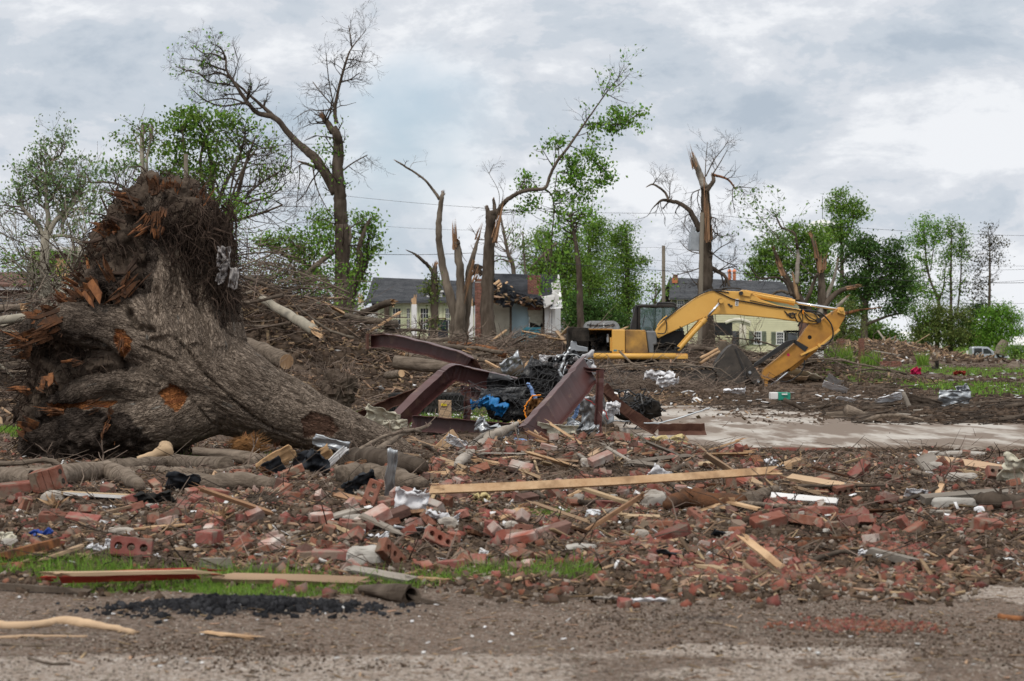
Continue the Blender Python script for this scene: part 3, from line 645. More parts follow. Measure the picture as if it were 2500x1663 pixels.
# ---- pale yellow two-storey house
Yy=150.0
yh=thing('yellow_house','pale yellow clapboard house with grey roof and green shutters beyond the digger','house',(P(*z3(1300,800),Yy)[0],Yy+4,0))
mb=MB();wall_rect(mb,z3,850,432,1770,830,Yy,.3);mb.build('wall','yellow_wall',yh)
clapboards(yh,z3,852,445,1768,825,Yy-.005,'yellow_wall',.16)
mb=MB();wall_rect(mb,z3,838,432,1780,448,Yy-.5,.55);mb.build('eave_board','cream_wall',yh)
e0,e1=P(*z3(836,436),Yy-.6),P(*z3(1765,436),Yy-.6);r0,r1=P(*z3(840,288),Yy+4),P(*z3(1640,318),Yy+4)
roof_plane(yh,[e0,e1,r1,r0],'shingle');shingle_courses(yh,e0,e1,r1,r0,'shingle',16,.01)
roof_plane(yh,[r0,r1,(e1[0],Yy+8.6,e1[2]),(e0[0],Yy+8.6,e0[2])],'shingle')
for x0,x1,y0,y1 in ((1444,1500,675,770),(1604,1662,678,772),(890,945,450,520)):
 window(yh,z3,x0,y0,x1,y1,Yy-.03,cols=3,rows=4)
 for a_,b_ in ((x0-34,x0-3),(x1+3,x1+34)):
  mb=MB();wall_rect(mb,z3,a_,y0,b_,y1+2,Yy-.09,.05);o=mb.build('shutter','shutter',yh)
  mb=MB();a,b=P(*z3(a_,y1),Yy),P(*z3(b_,y0),Yy)
  for k in range(14):mb.box(((a[0]+b[0])/2,Yy-.1,a[2]+(b[2]-a[2])*(k+.7)/15),(abs(b[0]-a[0])*.78,.03,.05),(.4,0,0))
  o2=mb.build('louvres','shutter',o);o2['kind']='stuff'
mb=MB();wall_rect(mb,z3,1150,612,1290,705,Yy-1.2,.1);mb.build('hanging_tarp','black_plastic',yh)
mb=MB();wall_rect(mb,z3,1290,672,1345,790,Yy-.05,.05);mb.build('door','window_dark',yh)
for x in (1352,1378):
 mb=MB();a=P(*z3(x,800),Yy-1.0);b=P(*z3(x,622),Yy-1.0);mb.tube([a,b],.13,12);mb.build('porch_column','cream_wall',yh,smooth=True)
mb=MB()
pts=[(1240+180*t,622-32*math.sin(math.pi*(t*.85+.08))) for t in np.linspace(0,1,13)]
mb.tube([P(*z3(x,y),Yy-1.2) for x,y in pts],.12,6);mb.tube([P(*z3(x,y+18),Yy-1.1) for x,y in pts],.09,6);mb.build('portico_arch','cream_wall',yh)
a,b=P(*z3(864,330),Yy+3),P(*z3(896,264),Yy+3);brickwork(yh,a[0],b[0],a[2],b[2],Yy+2.6,Yy+3.2)
mb=MB();a,b=P(*z3(860,318),Yy+2),P(*z3(900,300),Yy+2);mb.box(((a[0]+b[0])/2,Yy+2.4,(a[2]+b[2])/2),(b[0]-a[0],.1,.35));mb.build('flashing','copper',yh)
for x in (1270,1305):
 mb=MB();a=P(*z3(x,315),Yy+4);mb.tube([a,(a[0],a[1],a[2]+.75)],.12,8);mb.tube([(a[0],a[1],a[2]+.75),(a[0],a[1],a[2]+.95)],[.2,.05],8);mb.build('roof_vent','copper',yh)
mb=MB();mb.tube([P(*z3(x,314+(x-1170)*.01),Yy+3.9) for x in (1170,1300,1430)],.07,4);mb.build('ridge_flashing','copper',yh)
mb=MB();wall_rect(mb,z3,1772,600,1830,800,Yy-1.5,.4);mb.build('brick_pier','house_brick_wall',yh)
# ---- brick building and low house behind the bare branches
Yb=110.0
bb=thing('brick_building','brown brick flat-roofed building with a boarded opening behind the pale bare branches','building',(P(*z5(470,1200),Yb)[0],Yb+4,0))
mb=MB();wall_rect(mb,z5,225,990,760,1950,Yb,.4);mb.build('wall','house_brick_wall',bb)
a,b=P(*z5(225,1700),Yb),P(*z5(760,990),Yb);pos=[];sc=[]
z=a[2];k=0
while z< b[2]-.1:
 x=a[0]-(k % 2)*.13
 while x< b[0]:pos.append((x+.12,Yb-.01,z+.04));sc.append((.235,.05,.065));x += .255
 z += .085;k += 1
pos=[p for p in pos if p[2] > 1.5];sc=sc[:len(pos)]
o=scatter('brick_facing',BOXV,BOXF,pos,sc,np.broadcast_to(np.eye(3),(len(pos),3,3)),['brick_isl2'] if 'brick_isl2' in MATS else [mat('brick_isl2',(.10,.06,.05),(.15,.09,.072),4,.95,bump=.2,island=True,vary=.3)],parent=bb);o['kind']='stuff'
mb=MB();wall_rect(mb,z5,180,975,770,1003,Yb-.3,.9);mb.build('parapet_trim','white_paint',bb)
mb=MB();wall_rect(mb,z5,410,1062,512,1196,Yb-.1,.06);mb.build('plywood_board','plywood',bb)
mb=MB();wall_rect(mb,z5,395,1195,560,1222,Yb-.12,.06);mb.build('dark_opening','soot',bb)
mb=MB();a=P(*z5(505,1180),Yb-.2);mb.add([a,(a[0]-.12,a[1]-.1,a[2]-.8),(a[0]+.2,a[1]-.05,a[2]-.75)],[(0,1,2)]);mb.build('torn_sheeting','paper',bb)
lh=thing('low_house','low brown house with white fascia and white framed window at the edge of the brush','house',(P(*z5(60,1300),Yb-12)[0],Yb-8,0))
mb=MB();wall_rect(mb,z5,-700,1285,250,1950,Yb-12,.3);mb.build('wall','house_brick_wall',lh)
mb=MB();wall_rect(mb,z5,-700,1248,270,1290,Yb-12.6,.5);mb.build('fascia','white_paint',lh)
window(lh,z5,-10,1340,95,1480,Yb-12.02,cols=3,rows=3);window(lh,z5,120,1350,200,1480,Yb-12.02,cols=2,rows=2)
roof_plane(lh,[P(*z5(-700,1248),Yb-12.7),P(*z5(270,1248),Yb-12.7),P(*z5(240,1160),Yb-8),P(*z5(-700,1160),Yb-8)],'house_brick_wall')
# grey roofed house half hidden by the small oak
go=thing('distant_house','distant house with plain grey gable roof half hidden by scrub','house',(P(600,0,150)[0],153,0))
mb=MB();a,b=P(560,845,150),P(668,700,150);mb.box(((a[0]+b[0])/2,151,2.2),(b[0]-a[0],.3,4.5));mb.build('wall','cream_wall',go)
roof_plane(go,[P(548,712,149),P(680,712,149),P(655,672,153),P(585,672,153)],'shingle')
# far white sheds on the skyline
for x0,x1,y0,Y,lab in ((2205,2300,828,420,'long white metal shed far off in the gap between trees'),(2468,2620,842,380,'low dark grey shed at the end of the skyline')):
 a,b=P(x0,870,Y),P(x1,y0,Y);sh=thing('metal_shed',lab,'shed',((a[0]+b[0])/2,Y+5,0))
 mb=MB();mb.box(((a[0]+b[0])/2,Y+5,b[2]/2),(b[0]-a[0],10,b[2]));mb.build('wall','galv' if 'dark' in lab else 'white_paint',sh)
 roof_plane(sh,[(a[0]-.5,Y-.3,b[2]),(b[0]+.5,Y-.3,b[2]),(b[0]+.5,Y+5,b[2]+1.6),(a[0]-.5,Y+5,b[2]+1.6)],'white_paint')
# ---- brick columns, poles, wires, mast, water tower
for x0,x1,yt,Y,lab in ((412,486,335,156,'square brick gate column half hidden by scrub, dimmer of the pair'),(632,686,330,150,'square brick gate column standing clear beside tall grass clumps')):
 a,b=P(*z6(x0,600),Y),P(*z6(x1,yt),Y);c=thing('brick_column',lab,'brick column',((a[0]+b[0])/2,Y+.25,0),'brick gate columns')
 brickwork(c,a[0],b[0],0,b[2],Y,Y+(b[0]-a[0]))
def pole(px,py,Y,r,lab,tip=0.0,mt='pole_wood'):
 t=P(px,py,Y);mb=MB();zz=np.linspace(-.3,t[2],9);mb.tube([(t[0]+tip*(z/t[2]),Y,z) for z in zz],np.linspace(r*1.25,r,9),10,wob=.04)
 return solo(mb,'utility_pole',mt,lab,'utility pole',base=(t[0],Y,0))
pole(1620,600,100,.085,'bare wooden utility pole standing between the green trees and the cab')
pole(1707,519,83,.085,'tall brown utility pole leaning close against the splintered dead trunk',.12)
pole(454,376,60,.065,'weathered pale utility pole in front of the leafy tree behind the root plate')
pole(1714,560,200,.09,'thin distant utility pole seen past the dead trunk')
def wire(pts,Y,r,lab):
 w=[P(x,y,Y) for x,y in pts];q=[]
 for i in range(len(w)-1):
  for t in np.linspace(0,1,12,endpoint=False):
   a,b=np.array(w[i]),np.array(w[i+1]);p=a+(b-a)*t;p[2] -= .5*4*t*(1-t)*.6;q.append(p)
 q.append(w[-1]);mb=MB();mb.tube(q,r*.7,4);return solo(mb,'power_line','wire',lab,'power line','power lines')
wire([(-150,480),(820,476),(1705,520),(2700,578)],100,.011,'highest thin power line crossing the whole sky')
wire([(-150,583),(560,588),(1150,618),(2000,668),(2700,682)],95,.017,'thicker dark power line crossing behind the broken trunks')
wire([(560,500),(1150,562),(1600,604),(2700,650)],105,.009,'faint power line sagging over the green house')
wire([(1380,612),(2010,645),(2700,648)],110,.010,'pale power line just above the yellow house')
wire([(1380,700),(2010,697),(2700,664)],110,.010,'lower of the thin power lines rising past the tree group')
wire([(1900,722),(2700,735)],120,.012,'lowest power line behind the poplars')
mb=MB();b=P(1442,440,420);zs=np.linspace(0,b[2],40)
for s1 in (-.5,.5):
 for s2 in (-.5,.5):mb.tube([(b[0]+s1,420+s2,0),(b[0]+s1*.8,420+s2*.8,b[2])],.06,3)
for i in range(39):
 s_=.5 if i % 2 else -.5;mb.tube([(b[0]-s_,419.5,zs[i]),(b[0]+s_,419.5,zs[i+1])],.04,3)
mb.tube([(b[0],420,b[2]),(b[0],420,b[2]+3)],.04,3)
solo(mb,'lattice_mast','galv','slim lattice radio mast far behind the arching branch','mast',base=(b[0],420,0))
b=P(2008,560,480);wt=thing('water_tower','pale domed water tower barely showing above the treetops','water tower',(b[0],480,0))
mb=MB();zt=b[2];prof=[(0,2.4),(2.4,1.9),(4.2,.6),(4.8,-.8),(4.2,-2.6),(2.0,-4.2),(.9,-5.5)]
for i in range(len(prof)-1):mb.tube([(b[0],480,zt+prof[i][1]),(b[0],480.001,zt+prof[i+1][1])],[max(prof[i][0],.05),prof[i+1][0]],24,cap=False)
mb.build('tank','white_paint',wt,smooth=True)
mb=MB();mb.tube([(b[0],480,0),(b[0],480,zt-5)],[1.6,.9],14);mb.build('stem','white_paint',wt)
mb=MB();mb.tube([(b[0],480,zt+2.2),(b[0],480,zt+8)],.07,4);mb.tube([(b[0]-.5,480,zt+5),(b[0]+.5,480,zt+5)],.05,4);mb.build('antenna','wire',wt)
# ---- vehicles
def wheel(root,c,r,w,axis=(0,1,0),name='wheel'):
 mb=MB();c=np.array(c);a=np.array(axis)*w/2;mb.tube([c-a,c-a*.7,c+a*.7,c+a],[r*.93,r,r,r*.93],20);o=mb.build(name,'rubber',root,smooth=False)
 m2=MB();m2.tube([c-a*1.04,c-a*.9],[r*.55,r*.58],16);m2.build('rim','galv',o);return o
def shell(root,poly,Y,w,name,m,inset=.12,bevel=.05):   # side profile extruded across the vehicle, upper edge tucked in
 zs_=[p[1] for p in poly];zt_=max(zs_);zb_=min(zs_);mb=MB();n=len(poly)
 k=lambda z:inset*max(0,(z-zb_)/(zt_-zb_)-.0)
 v=[(x,Y-w/2+k(z),z) for x,z in poly]+[(x,Y+w/2-k(z),z) for x,z in poly]
 mb.add(v,[tuple(range(n)),tuple(range(2*n-1,n-1,-1))]+[(i,i+n,(i+1) % n+n,(i+1) % n) for i in range(n)])
 return mb.build(name,m,root,bevel=bevel)
Yt=240.0
def tp(x,y):q=P(*z6(x,y),Yt);return (q[0],q[2])
tk=thing('pickup_truck','silver four-door pickup half buried in the far debris heap','pickup truck',(tp(1990,560)[0],Yt,0))
shell(tk,[tp(*p) for p in ((1792,610),(1792,500),(1806,490),(1900,492),(2050,490),(2140,494),(2178,510),(2192,560),(2188,610))],Yt,1.95,'body','silver',.08)
shell(tk,[tp(*p) for p in ((1800,500),(1796,425),(1812,413),(1900,412),(1965,418),(2010,452),(2062,492))],Yt,1.75,'cab','silver',.16)
for q in (((1818,482),(1818,430),(1898,430),(1898,484)),((1914,486),(1914,436),(1955,434),(1990,460),(2012,486))):
 mb=MB();pp=[tp(*p) for p in q];mb.prism(pp,Yt-.93,Yt-.86);mb.build('window','window_dark',tk)
wheel(tk,(tp(2092,0)[0],Yt-.85,.42),.45,.3);wheel(tk,(tp(1850,0)[0],Yt-.85,.42),.45,.3)
mb=MB();mb.tube([(tp(2092,0)[0],Yt-1.0,.50),(tp(2092,0)[0],Yt-.95,.50)],[.56,.56],18);mb.build('wheel_arch','black_metal',tk)
mb=MB();c=tp(2176,528);mb.box((c[0],Yt-.8,c[1]),(.2,.4,.22));mb.build('headlight','trim_white',tk)
mb=MB();c=tp(2000,482);mb.box((c[0],Yt-1.1,c[1]),(.18,.25,.28));mb.build('mirror','silver',tk)
Yc=196.0
def cp(x,y):q=P(*z6(x,y),Yc);return (q[0],q[2])
cr=thing('parked_car','pale blue-white sedan behind the brick gate columns','car',(cp(690,450)[0],Yc,0))
shell(cr,[cp(*p) for p in ((520,520),(515,470),(560,442),(640,438),(800,436),(840,446),(852,520))],Yc,1.8,'body','car_pale',.08)
shell(cr,[cp(*p) for p in ((545,445),(590,415),(640,402),(730,402),(780,412),(825,440))],Yc,1.6,'cabin','car_pale',.2)
for q in (((575,438),(610,417),(652,410),(652,438)),((664,438),(664,410),(730,410),(770,420),(795,438))):
 mb=MB();mb.prism([cp(*p) for p in q],Yc-.86,Yc-.78);mb.build('window','window_dark',cr)
for x in (570,800):wheel(cr,(cp(x,0)[0],Yc-.8,.33),.33,.22)
wc=thing('overturned_thing','rounded white hull poking out of the far rubble','hump',(P(*z6(1030,430),215)[0],215,0))  # overturned white thing of unknown kind, built as a plain rounded form
mb=MB();a=P(*z6(930,455),215);b=P(*z6(1085,415),215)
for i,(t,w_) in enumerate([(0,.05)]):mb.tube([a,P(*z6(985,425),215),P(*z6(1030,405),215),P(*z6(1070,412),215),P(*z6(1088,430),215)],[.06,.35,.55,.45,.1],12,flat=1.0)
mb.build('hump','trim_white',wc,smooth=True)
# skid steer loader
Ys=140.0
def sp(x,y):q=P(*z3(x,y),Ys);return (q[0],q[2])
sk=thing('track_loader','dirty white compact track loader parked behind the digger arm','loader',(sp(1820,900)[0],Ys,0))
shell(sk,[sp(*p) for p in ((1700,880),(1705,850),(1760,815),(1850,800),(1860,780),(1925,778),(1937,800),(1937,892))],Ys,1.4,'body','white_paint',.05)
mb=MB()
for x0,x1,y0,y1 in ((1672,1682,672,800),(1752,1762,672,800),(1672,1762,668,682)):
 a,b=sp(x0,y1),sp(x1,y0)
 for yy in (Ys-.5,Ys+.5):mb.box(((a[0]+b[0])/2,yy,(a[1]+b[1])/2),(b[0]-a[0],.1,b[1]-a[1]))
a,b=sp(1665,682),sp(1768,668);mb.box(((a[0]+b[0])/2,Ys,(a[1]+b[1])/2),(b[0]-a[0],1.1,b[1]-a[1]));mb.build('cab_frame','black_metal',sk)
mb=MB();a,b=sp(1684,790),sp(1750,684);mb.box(((a[0]+b[0])/2,Ys-.48,(a[1]+b[1])/2),(b[0]-a[0],.02,b[1]-a[1]));mb.build('cab_window','window_dark',sk)
mb=MB();mb.prism([sp(*p) for p in ((1690,925),(1700,890),(1830,845),(1868,835),(1892,860),(1895,915),(1870,928))],Ys-1.0,Ys-.62);o=mb.build('track','rubber',sk)
for x,y,r in ((1862,878,.17),(1800,900,.1),(1755,905,.1),(1715,908,.1)):
 mb=MB();c=sp(x,y);mb.tube([(c[0],Ys-1.04,c[1]),(c[0],Ys-.98,c[1])],r,14);mb.build('track_roller','dark_steel',o)
mb=MB();mb.prism([sp(*p) for p in ((1600,860),(1640,800),(1760,790),(1765,815),(1700,845),(1640,880))],Ys-.75,Ys-.6);mb.build('lift_arm','black_metal',sk)
# grey hard-top four-wheel drive behind the digger engine
Yj=84.0
def jp(x,y):q=P(*z3(x,y),Yj);return (q[0],q[2])
jk=thing('off_roader','off-road vehicle with rounded grey hard top just behind the digger engine','vehicle',(jp(345,700)[0],Yj,0))
shell(jk,[jp(*p) for p in ((218,668),(220,640),(232,612),(262,601),(430,600),(462,614),(474,640),(475,668))],Yj,1.6,'hard_top','grey_plastic',.25,.08)
shell(jk,[jp(*p) for p in ((205,800),(205,720),(215,669),(478,669),(492,720),(560,730),(560,800))],Yj,1.7,'body','black_metal',.04)
for x in (265,315,360,425):
 mb=MB();c=jp(x,634);mb.box((c[0],Yj-.70,c[1]),(.05,.06,.16));mb.build('clamp','trim_white' if x== 360 else 'black_metal',jk)
mb=MB();a=[jp(x,628+6*math.sin((x-240)/200*3.1)) for x in range(240,460,20)];mb.tube([(x,Yj-.72,z) for x,z in a],.025,5);mb.build('seam','black_metal',jk)
wheel(jk,(jp(270,0)[0],Yj-.7,.4),.4,.28);wheel(jk,(jp(500,0)[0],Yj-.7,.4),.4,.28)
# dark truck cab by the green house
Yd=100.0
def dp(x,y):q=P(*z4(x,y),Yd);return (q[0],q[2])
dk=thing('box_truck','dark green truck cab showing between ivy stump and forked trunks','truck',(dp(970,900)[0],Yd,0))
shell(dk,[dp(*p) for p in ((872,980),(872,790),(900,762),(1040,762),(1064,775),(1066,980))],Yd,2.0,'cab','tar_paper',.12)
for x0,x1 in ((958,1005),(1015,1052)):
 mb=MB();a,b=dp(x0,855),dp(x1,785);mb.box(((a[0]+b[0])/2,Yd-.97,(a[1]+b[1])/2),(b[0]-a[0],.06,b[1]-a[1]));mb.build('window','cab_glass',dk)
mb=MB();mb.tube([(dp(x,y)[0],Yd-.9,dp(x,y)[1]) for x,y in ((870,765),(875,752),(1052,750),(1055,765))],.03,5);mb.build('roof_rail','steel_rust',dk)
wheel(dk,(dp(920,0)[0],Yd-.85,.4),.4,.3);wheel(dk,(dp(1030,0)[0],Yd-.85,.4),.4,.3)
# ================================================================== TREES
def grow(mb,lv,p,d,L,r,lev,jit=.28,leafp=0,up=0.0,rs=rnd,kids=3,n=4,gap=.3):
 p=np.array(p,float);d=np.array(d,float);d /= np.linalg.norm(d);pts=[p.copy()];dirs=[d.copy()]
 for i in range(n):
  d=d+np.array([rs.gauss(0,jit*.5),rs.gauss(0,jit*.5),rs.gauss(0,jit*.4)+up]);d /= np.linalg.norm(d)
  p=p+d*L/n;pts.append(p.copy());dirs.append(d.copy())
 rr=np.linspace(r,max(r*.35,.004),n+1);mb.tube(pts,rr,5 if r> .03 else 3,cap=False)
 if leafp:
  for i in range(1,n+1):
   for _ in range((leafp if lev <= 1 else leafp//2) if leafp >= 1 else int(rs.random() < leafp)):lv.append(pts[i]+np.array([rs.gauss(0,.16),rs.gauss(0,.16),rs.gauss(0,.13)]))
 if lev> 0:
  for _ in range(kids):
   t=rs.uniform(gap,1);i=min(int(t*n),n-1);q=pts[i]+(pts[i+1]-pts[i])*(t*n-i)
   a=np.cross(dirs[i],np.array([rs.gauss(0,1),rs.gauss(0,1),rs.gauss(0,1)]));a /= np.linalg.norm(a)+1e-6
   grow(mb,lv,q,dirs[i]*.75+a*rs.uniform(.5,.95),L*rs.uniform(.45,.7),r*.55,lev-1,jit,leafp,up,rs,kids,max(3,n-1),.15)
class Tree:
 def __init__(s,name,label,Y,basepx,bark,leaf=None,group=None,cat='tree',leafsize=.15,rs=1.0):
  s.Y=Y;s.rs=rs;s.bark=bark;s.leaf=leaf;s.ls=leafsize;x=P(basepx,845,Y)[0];s.root=thing(name,label,cat,(x,Y,float(gh(x,Y))),group)
  s.trunk=MB();s.limbs=[];s.tw=MB();s.lv=[];s.sp=MB();s.sk=[]
 def path(s,pts,zf=None,dy=0.0,dv=.25,n=5):
  a=[((zf(x,y)) if zf else (x,y)) for x,y,r in pts];r=[q[2]*s.rs for q in pts];yy=s.Y+dy;w=[]
  for i,(x,y) in enumerate(a):w.append(P(x,y,yy));yy += rnd.uniform(-dv,dv)
  w=np.array(w);r=np.array(r);m=(len(w)-1)*n+1;t=np.linspace(0,len(w)-1,m);i=np.minimum(t.astype(int),len(w)-2);f=t-i
  p0=w[np.maximum(i-1,0)];p1=w[i];p2=w[i+1];p3=w[np.minimum(i+2,len(w)-1)];f_=f[:,None]
  q=.5*((2*p1)+(-p0+p2)*f_+(2*p0-5*p1+4*p2-p3)*f_**2+(-p0+3*p1-3*p2+p3)*f_**3)
  rr=r[i]*(1-f)+r[i+1]*f;return q,rr
 def limb(s,pts,zf=None,dy=0.0,part='limb',n=9,broken=0,tw=0,twl=1.2,twlev=1,leafp=0,tws=.3,wob=.045,down=0.0,dv=.25,col=None):
  q,rr=s.path(pts,zf,dy,dv)
  if part== 'trunk':
   g0=float(gh(q[0][0],q[0][1]))-.25
   if q[0][2] > g0:q=np.concatenate([[[q[0][0],q[0][1],g0],[q[0][0],q[0][1],g0+.35]],q]) if q[0][2] > g0+.6 else q;rr=np.concatenate([[rr[0]*1.25,rr[0]*1.05],rr]) if len(q) > len(rr) else rr
  q[1:-1] += nr.normal(0,1,q[1:-1].shape)*rr[1:-1,None]*.07
  mb=s.trunk if part== 'trunk' else MB();mb.tube(q,rr,n if rr.max() > .06 else 6,wob=wob)
  if part!= 'trunk':s.limbs.append((part,mb,col))
  s.sk.extend([(a,b) for a,b in zip(q,rr)])
  if broken:
   d=q[-1]-q[-3];s.sp.splinters(q[-1]-d*.2,d,max(rr[-1],.04)*broken*1.4,rr[-1]*.4,16,.2,rr=rr[-1]*.6)
  for _ in range(tw):
   t=rnd.uniform(tws,1.0);i=min(int(t*(len(q)-1)),len(q)-2);d=q[i+1]-q[i];d /= np.linalg.norm(d)
   a=np.cross(d,nr.normal(0,1,3));a /= np.linalg.norm(a);L=twl*rnd.uniform(.5,1.2)
   dd=d*.5+a*.8;dd[2] -= down;grow(s.tw,s.lv,q[i],dd,L,min(rr[i]*.5,.04),twlev,leafp=leafp,up=.03-down*.12)
  return q
 def crown(s,blobs,dens=1.0,zf=None,depth=.8,per=26,spread=.36,links=.5,linkr=.022):
  """blobs: (px, py, rx, ry) in photo pixels: clumps of leaves spread through each"""
  k=s.Y/FPX;sk=np.array([a for a,b in s.sk]) if s.sk else None
  for x,y,rx,ry in blobs:
   if zf:
    x2,y2=zf(x+rx,y+ry);x,y=zf(x,y);rx,ry=x2-x,y2-y
   c=np.array(P(x,y,s.Y));RX,RZ=rx*k,ry*k;RY=max(RX,RZ)*depth
   n=int(dens*(7+24.0*RX*RZ*min(1,(150/s.Y)**2)));
   for _ in range(n):
    u=nr.normal(0,1,3);u /= np.linalg.norm(u);rad=nr.uniform(.15,1)**.5;p=c+u*rad*np.array([RX,RY,RZ]);sg=spread*max(1,s.Y/150)*nr.uniform(.6,1.3)
    pts=p+nr.normal(0,1,(int(per*nr.uniform(.5,1.3)),3))*np.array([sg,sg,sg*.55]);s.lv.extend(pts)
    if sk is not None and nr.rand() < links:
     dd=np.linalg.norm((sk-p)*np.array([1,1,1.3])+np.array([0,0,.6]),axis=1);a=sk[int(np.argmin(dd+nr.uniform(0,1.2,len(dd))))]
     dl_=np.linalg.norm(p-a);m=(a+p)/2+nr.normal(0,.12,3)*dl_*.5;s.tw.tube([a,m,p],[linkr*1.6,linkr,.008],3,cap=False);[s.tw.tube([m+(p-m)*f_,m+(p-m)*f_+nr.normal(0,.22,3)*dl_**.5],[linkr*.5,.005],3,cap=False) for f_ in (.3,.6,.9)]
 def spl(s,c,d,L,w,n,spread,rr):s.sp.splinters(c,d,L*.75,w*.5,n,spread,rr=rr*.6)
 def done(s,leafm=None,smooth=True):
  if s.trunk.v:s.trunk.build('trunk',s.bark,s.root,smooth=smooth)
  for nm,m,col in s.limbs:m.build(nm,col or s.bark,s.root,smooth=smooth)
  if s.tw.v:o=s.tw.build('twigs','twig_dark' if s.bark== 'bark_dark' else 'twig',s.root);o['kind']='stuff'
  if s.sp.v:s.sp.build('splintered_wood','wood_torn',s.root)['kind']='stuff'
  if s.lv:
   pts=np.array(s.lv);n=len(pts);sc=np.ones((n,3))*s.ls*nr.uniform(.6,1.3,n)[:,None]
   o=scatter('foliage',LEAFV,LEAFF,pts,sc,rots(n,.9),[s.leaf or leafm],parent=s.root);o['kind']='stuff'
  return s.root
# ---- tall vine-clad tree with an arching limb
t=Tree('storm_damaged_tree','tall bare vine-clad tree with one long limb arching up from its trunk',82,835,'bark_dark','leaf_fresh',leafsize=.13)
t.limb([(835,850,.42),(837,760,.36),(836,660,.31),(834,547,.28)],part='trunk')
t.limb([(834,560,.28),(831,500,.27),(829,464,.26),(825,417,.24),(827,360,.22),(822,330,.19),(814,312,.15)],part='trunk',tw=10,twl=1.0,leafp=1)
t.limb([(812,322,.16),(803,305,.14),(792,290,.1)],broken=3,part='broken_limb',tw=8,twl=1.2,tws=.5)
q=t.limb([(1322,1320,.24),(1200,1110,.19),(1150,1050,.2),(1050,960,.15),(960,870,.13),(850,745,.12),(720,710,.10),(650,640,.085),(560,510,.07),(480,380,.05),(470,270,.03),(385,225,.02)],z1b,tw=14,twl=1.0,twlev=3,tws=.62,leafp=.02)
t.limb([(850,745,.10),(780,680,.08),(700,610,.06),(610,530,.05),(545,470,.03)],z1b,dy=.3,tw=8,twl=.9,twlev=2,leafp=.03)
for pts in ([(500,490),(350,470),(230,380),(110,420)],[(620,630),(440,655),(300,600),(190,500)],[(480,385),(380,350),(280,310),(130,290)],[(460,300),(390,260),(300,250),(220,190)],[(650,650),(520,600),(380,610),(260,640)],[(520,450),(420,400),(300,420),(90,350)],[(470,300),(450,230),(400,190),(370,190)]):
 t.limb([(x,y,.045*(1-i/4.6)) for i,(x,y) in enumerate(pts)],z1b,tw=9,twl=.7,twlev=3,tws=.2,leafp=.035)
t.limb([(1322,790,.09),(1310,680,.075),(1340,520,.06),(1400,300,.045),(1440,210,.03),(1520,110,.015),(1552,66,.008)],z1b,tw=15,twl=.75,twlev=3,tws=.25)
for pts in ([(1310,690),(1270,500),(1250,340),(1240,230)],[(1305,680),(1190,690),(1100,690),(990,760)],[(1400,300),(1450,300),(1540,320),(1600,312)],[(1440,210),(1430,120),(1415,40)],[(1300,660),(1210,560),(1140,470)],[(1360,470),(1430,450),(1500,400)]):
 t.limb([(x,y,.03*(1-i/4.6)) for i,(x,y) in enumerate(pts)],z1b,tw=10,twl=.7,twlev=2,tws=.2)
for pts in ([(1160,1130),(1050,1100),(1040,1200),(1020,1380)],[(1140,1110),(1160,1240),(1200,1350),(1260,1460)],[(975,890),(980,1000),(965,1160),(900,1200)],[(1190,1150),(1120,1250),(1080,1330),(1000,1400)],[(1370,1150),(1450,1090),(1560,1030)]):
 t.limb([(x,y,.035*(1-i/4.8)) for i,(x,y) in enumerate(pts)],z1b,tw=9,twl=.9,twlev=2,down=.4)
t.limb([(1190,1140,.06),(1100,1100,.05),(1040,1082,.035)],z1b,broken=3)
t.crown([(1240,960,80,90),(1320,1010,50,80),(1210,1120,90,60),(1320,1200,40,80)],.6,z1b,per=12,spread=.25)
t.limb([(1530,320,.09),(1700,60,.12),(1780,-20,.1),(1785,-180,.07)],lambda x,y:(x*.4782,400+(y+60)*.4782) if False else (850-.0+(x-1780)*.4782,600+(y)*.4782*.55),part='hanging_limb',col='bark_grey',tw=5,leafp=0)
t.crown([(800,560,40,60),(812,640,36,60),(842,680,25,50),(800,700,40,45),(770,545,22,30)],.9,per=16,spread=.3)
t.done()
# ---- small oak behind it
t=Tree('oak_tree','low spreading green oak with curved trunk behind the vine-clad tree',92,872,'bark_dark','leaf_mid',leafsize=.17)
t.limb([(845,850,.30),(848,760,.28),(862,700,.24),(880,650,.18),(878,600,.12),(900,540,.07)],part='trunk')
t.limb([(872,690,.15),(895,640,.1),(900,590,.06)]);t.limb([(848,760,.14),(800,690,.12),(740,640,.1),(690,620,.08),(645,590,.05)])
t.crown([(890,545,34,32),(902,590,28,45),(872,620,30,60),(862,690,30,40),(700,590,55,26),(660,590,34,22),(740,620,50,35),(760,680,50,40),(790,560,30,50)],1.4,per=24,spread=.32)
t.done()
for i,(px,blobs,Y,lf,lab) in enumerate((
 (640,[(620,690,50,50),(680,720,60,50),(735,740,50,50),(655,650,40,35),(700,670,50,40)],72,'leaf_olive','thin yellow-green thicket just behind the brush heap by the trunk'),
 (800,[(770,740,40,40),(810,770,35,35),(740,770,50,30)],70,'leaf_fresh','young green shrubs around the foot of the vine-clad tree'))):
 t=Tree('thicket',lab,Y,px,'bark_dark',lf,cat='shrub',leafsize=.11)
 for k in range(9):
  x=px+rnd.uniform(-60,60);t.limb([(x,860,.035),(x+rnd.uniform(-12,12),780,.03),(x+rnd.uniform(-30,30),rnd.uniform(650,740),.012)],tw=6,twl=.9,leafp=1)
 t.crown(blobs,1.0,per=15,spread=.34);t.done()
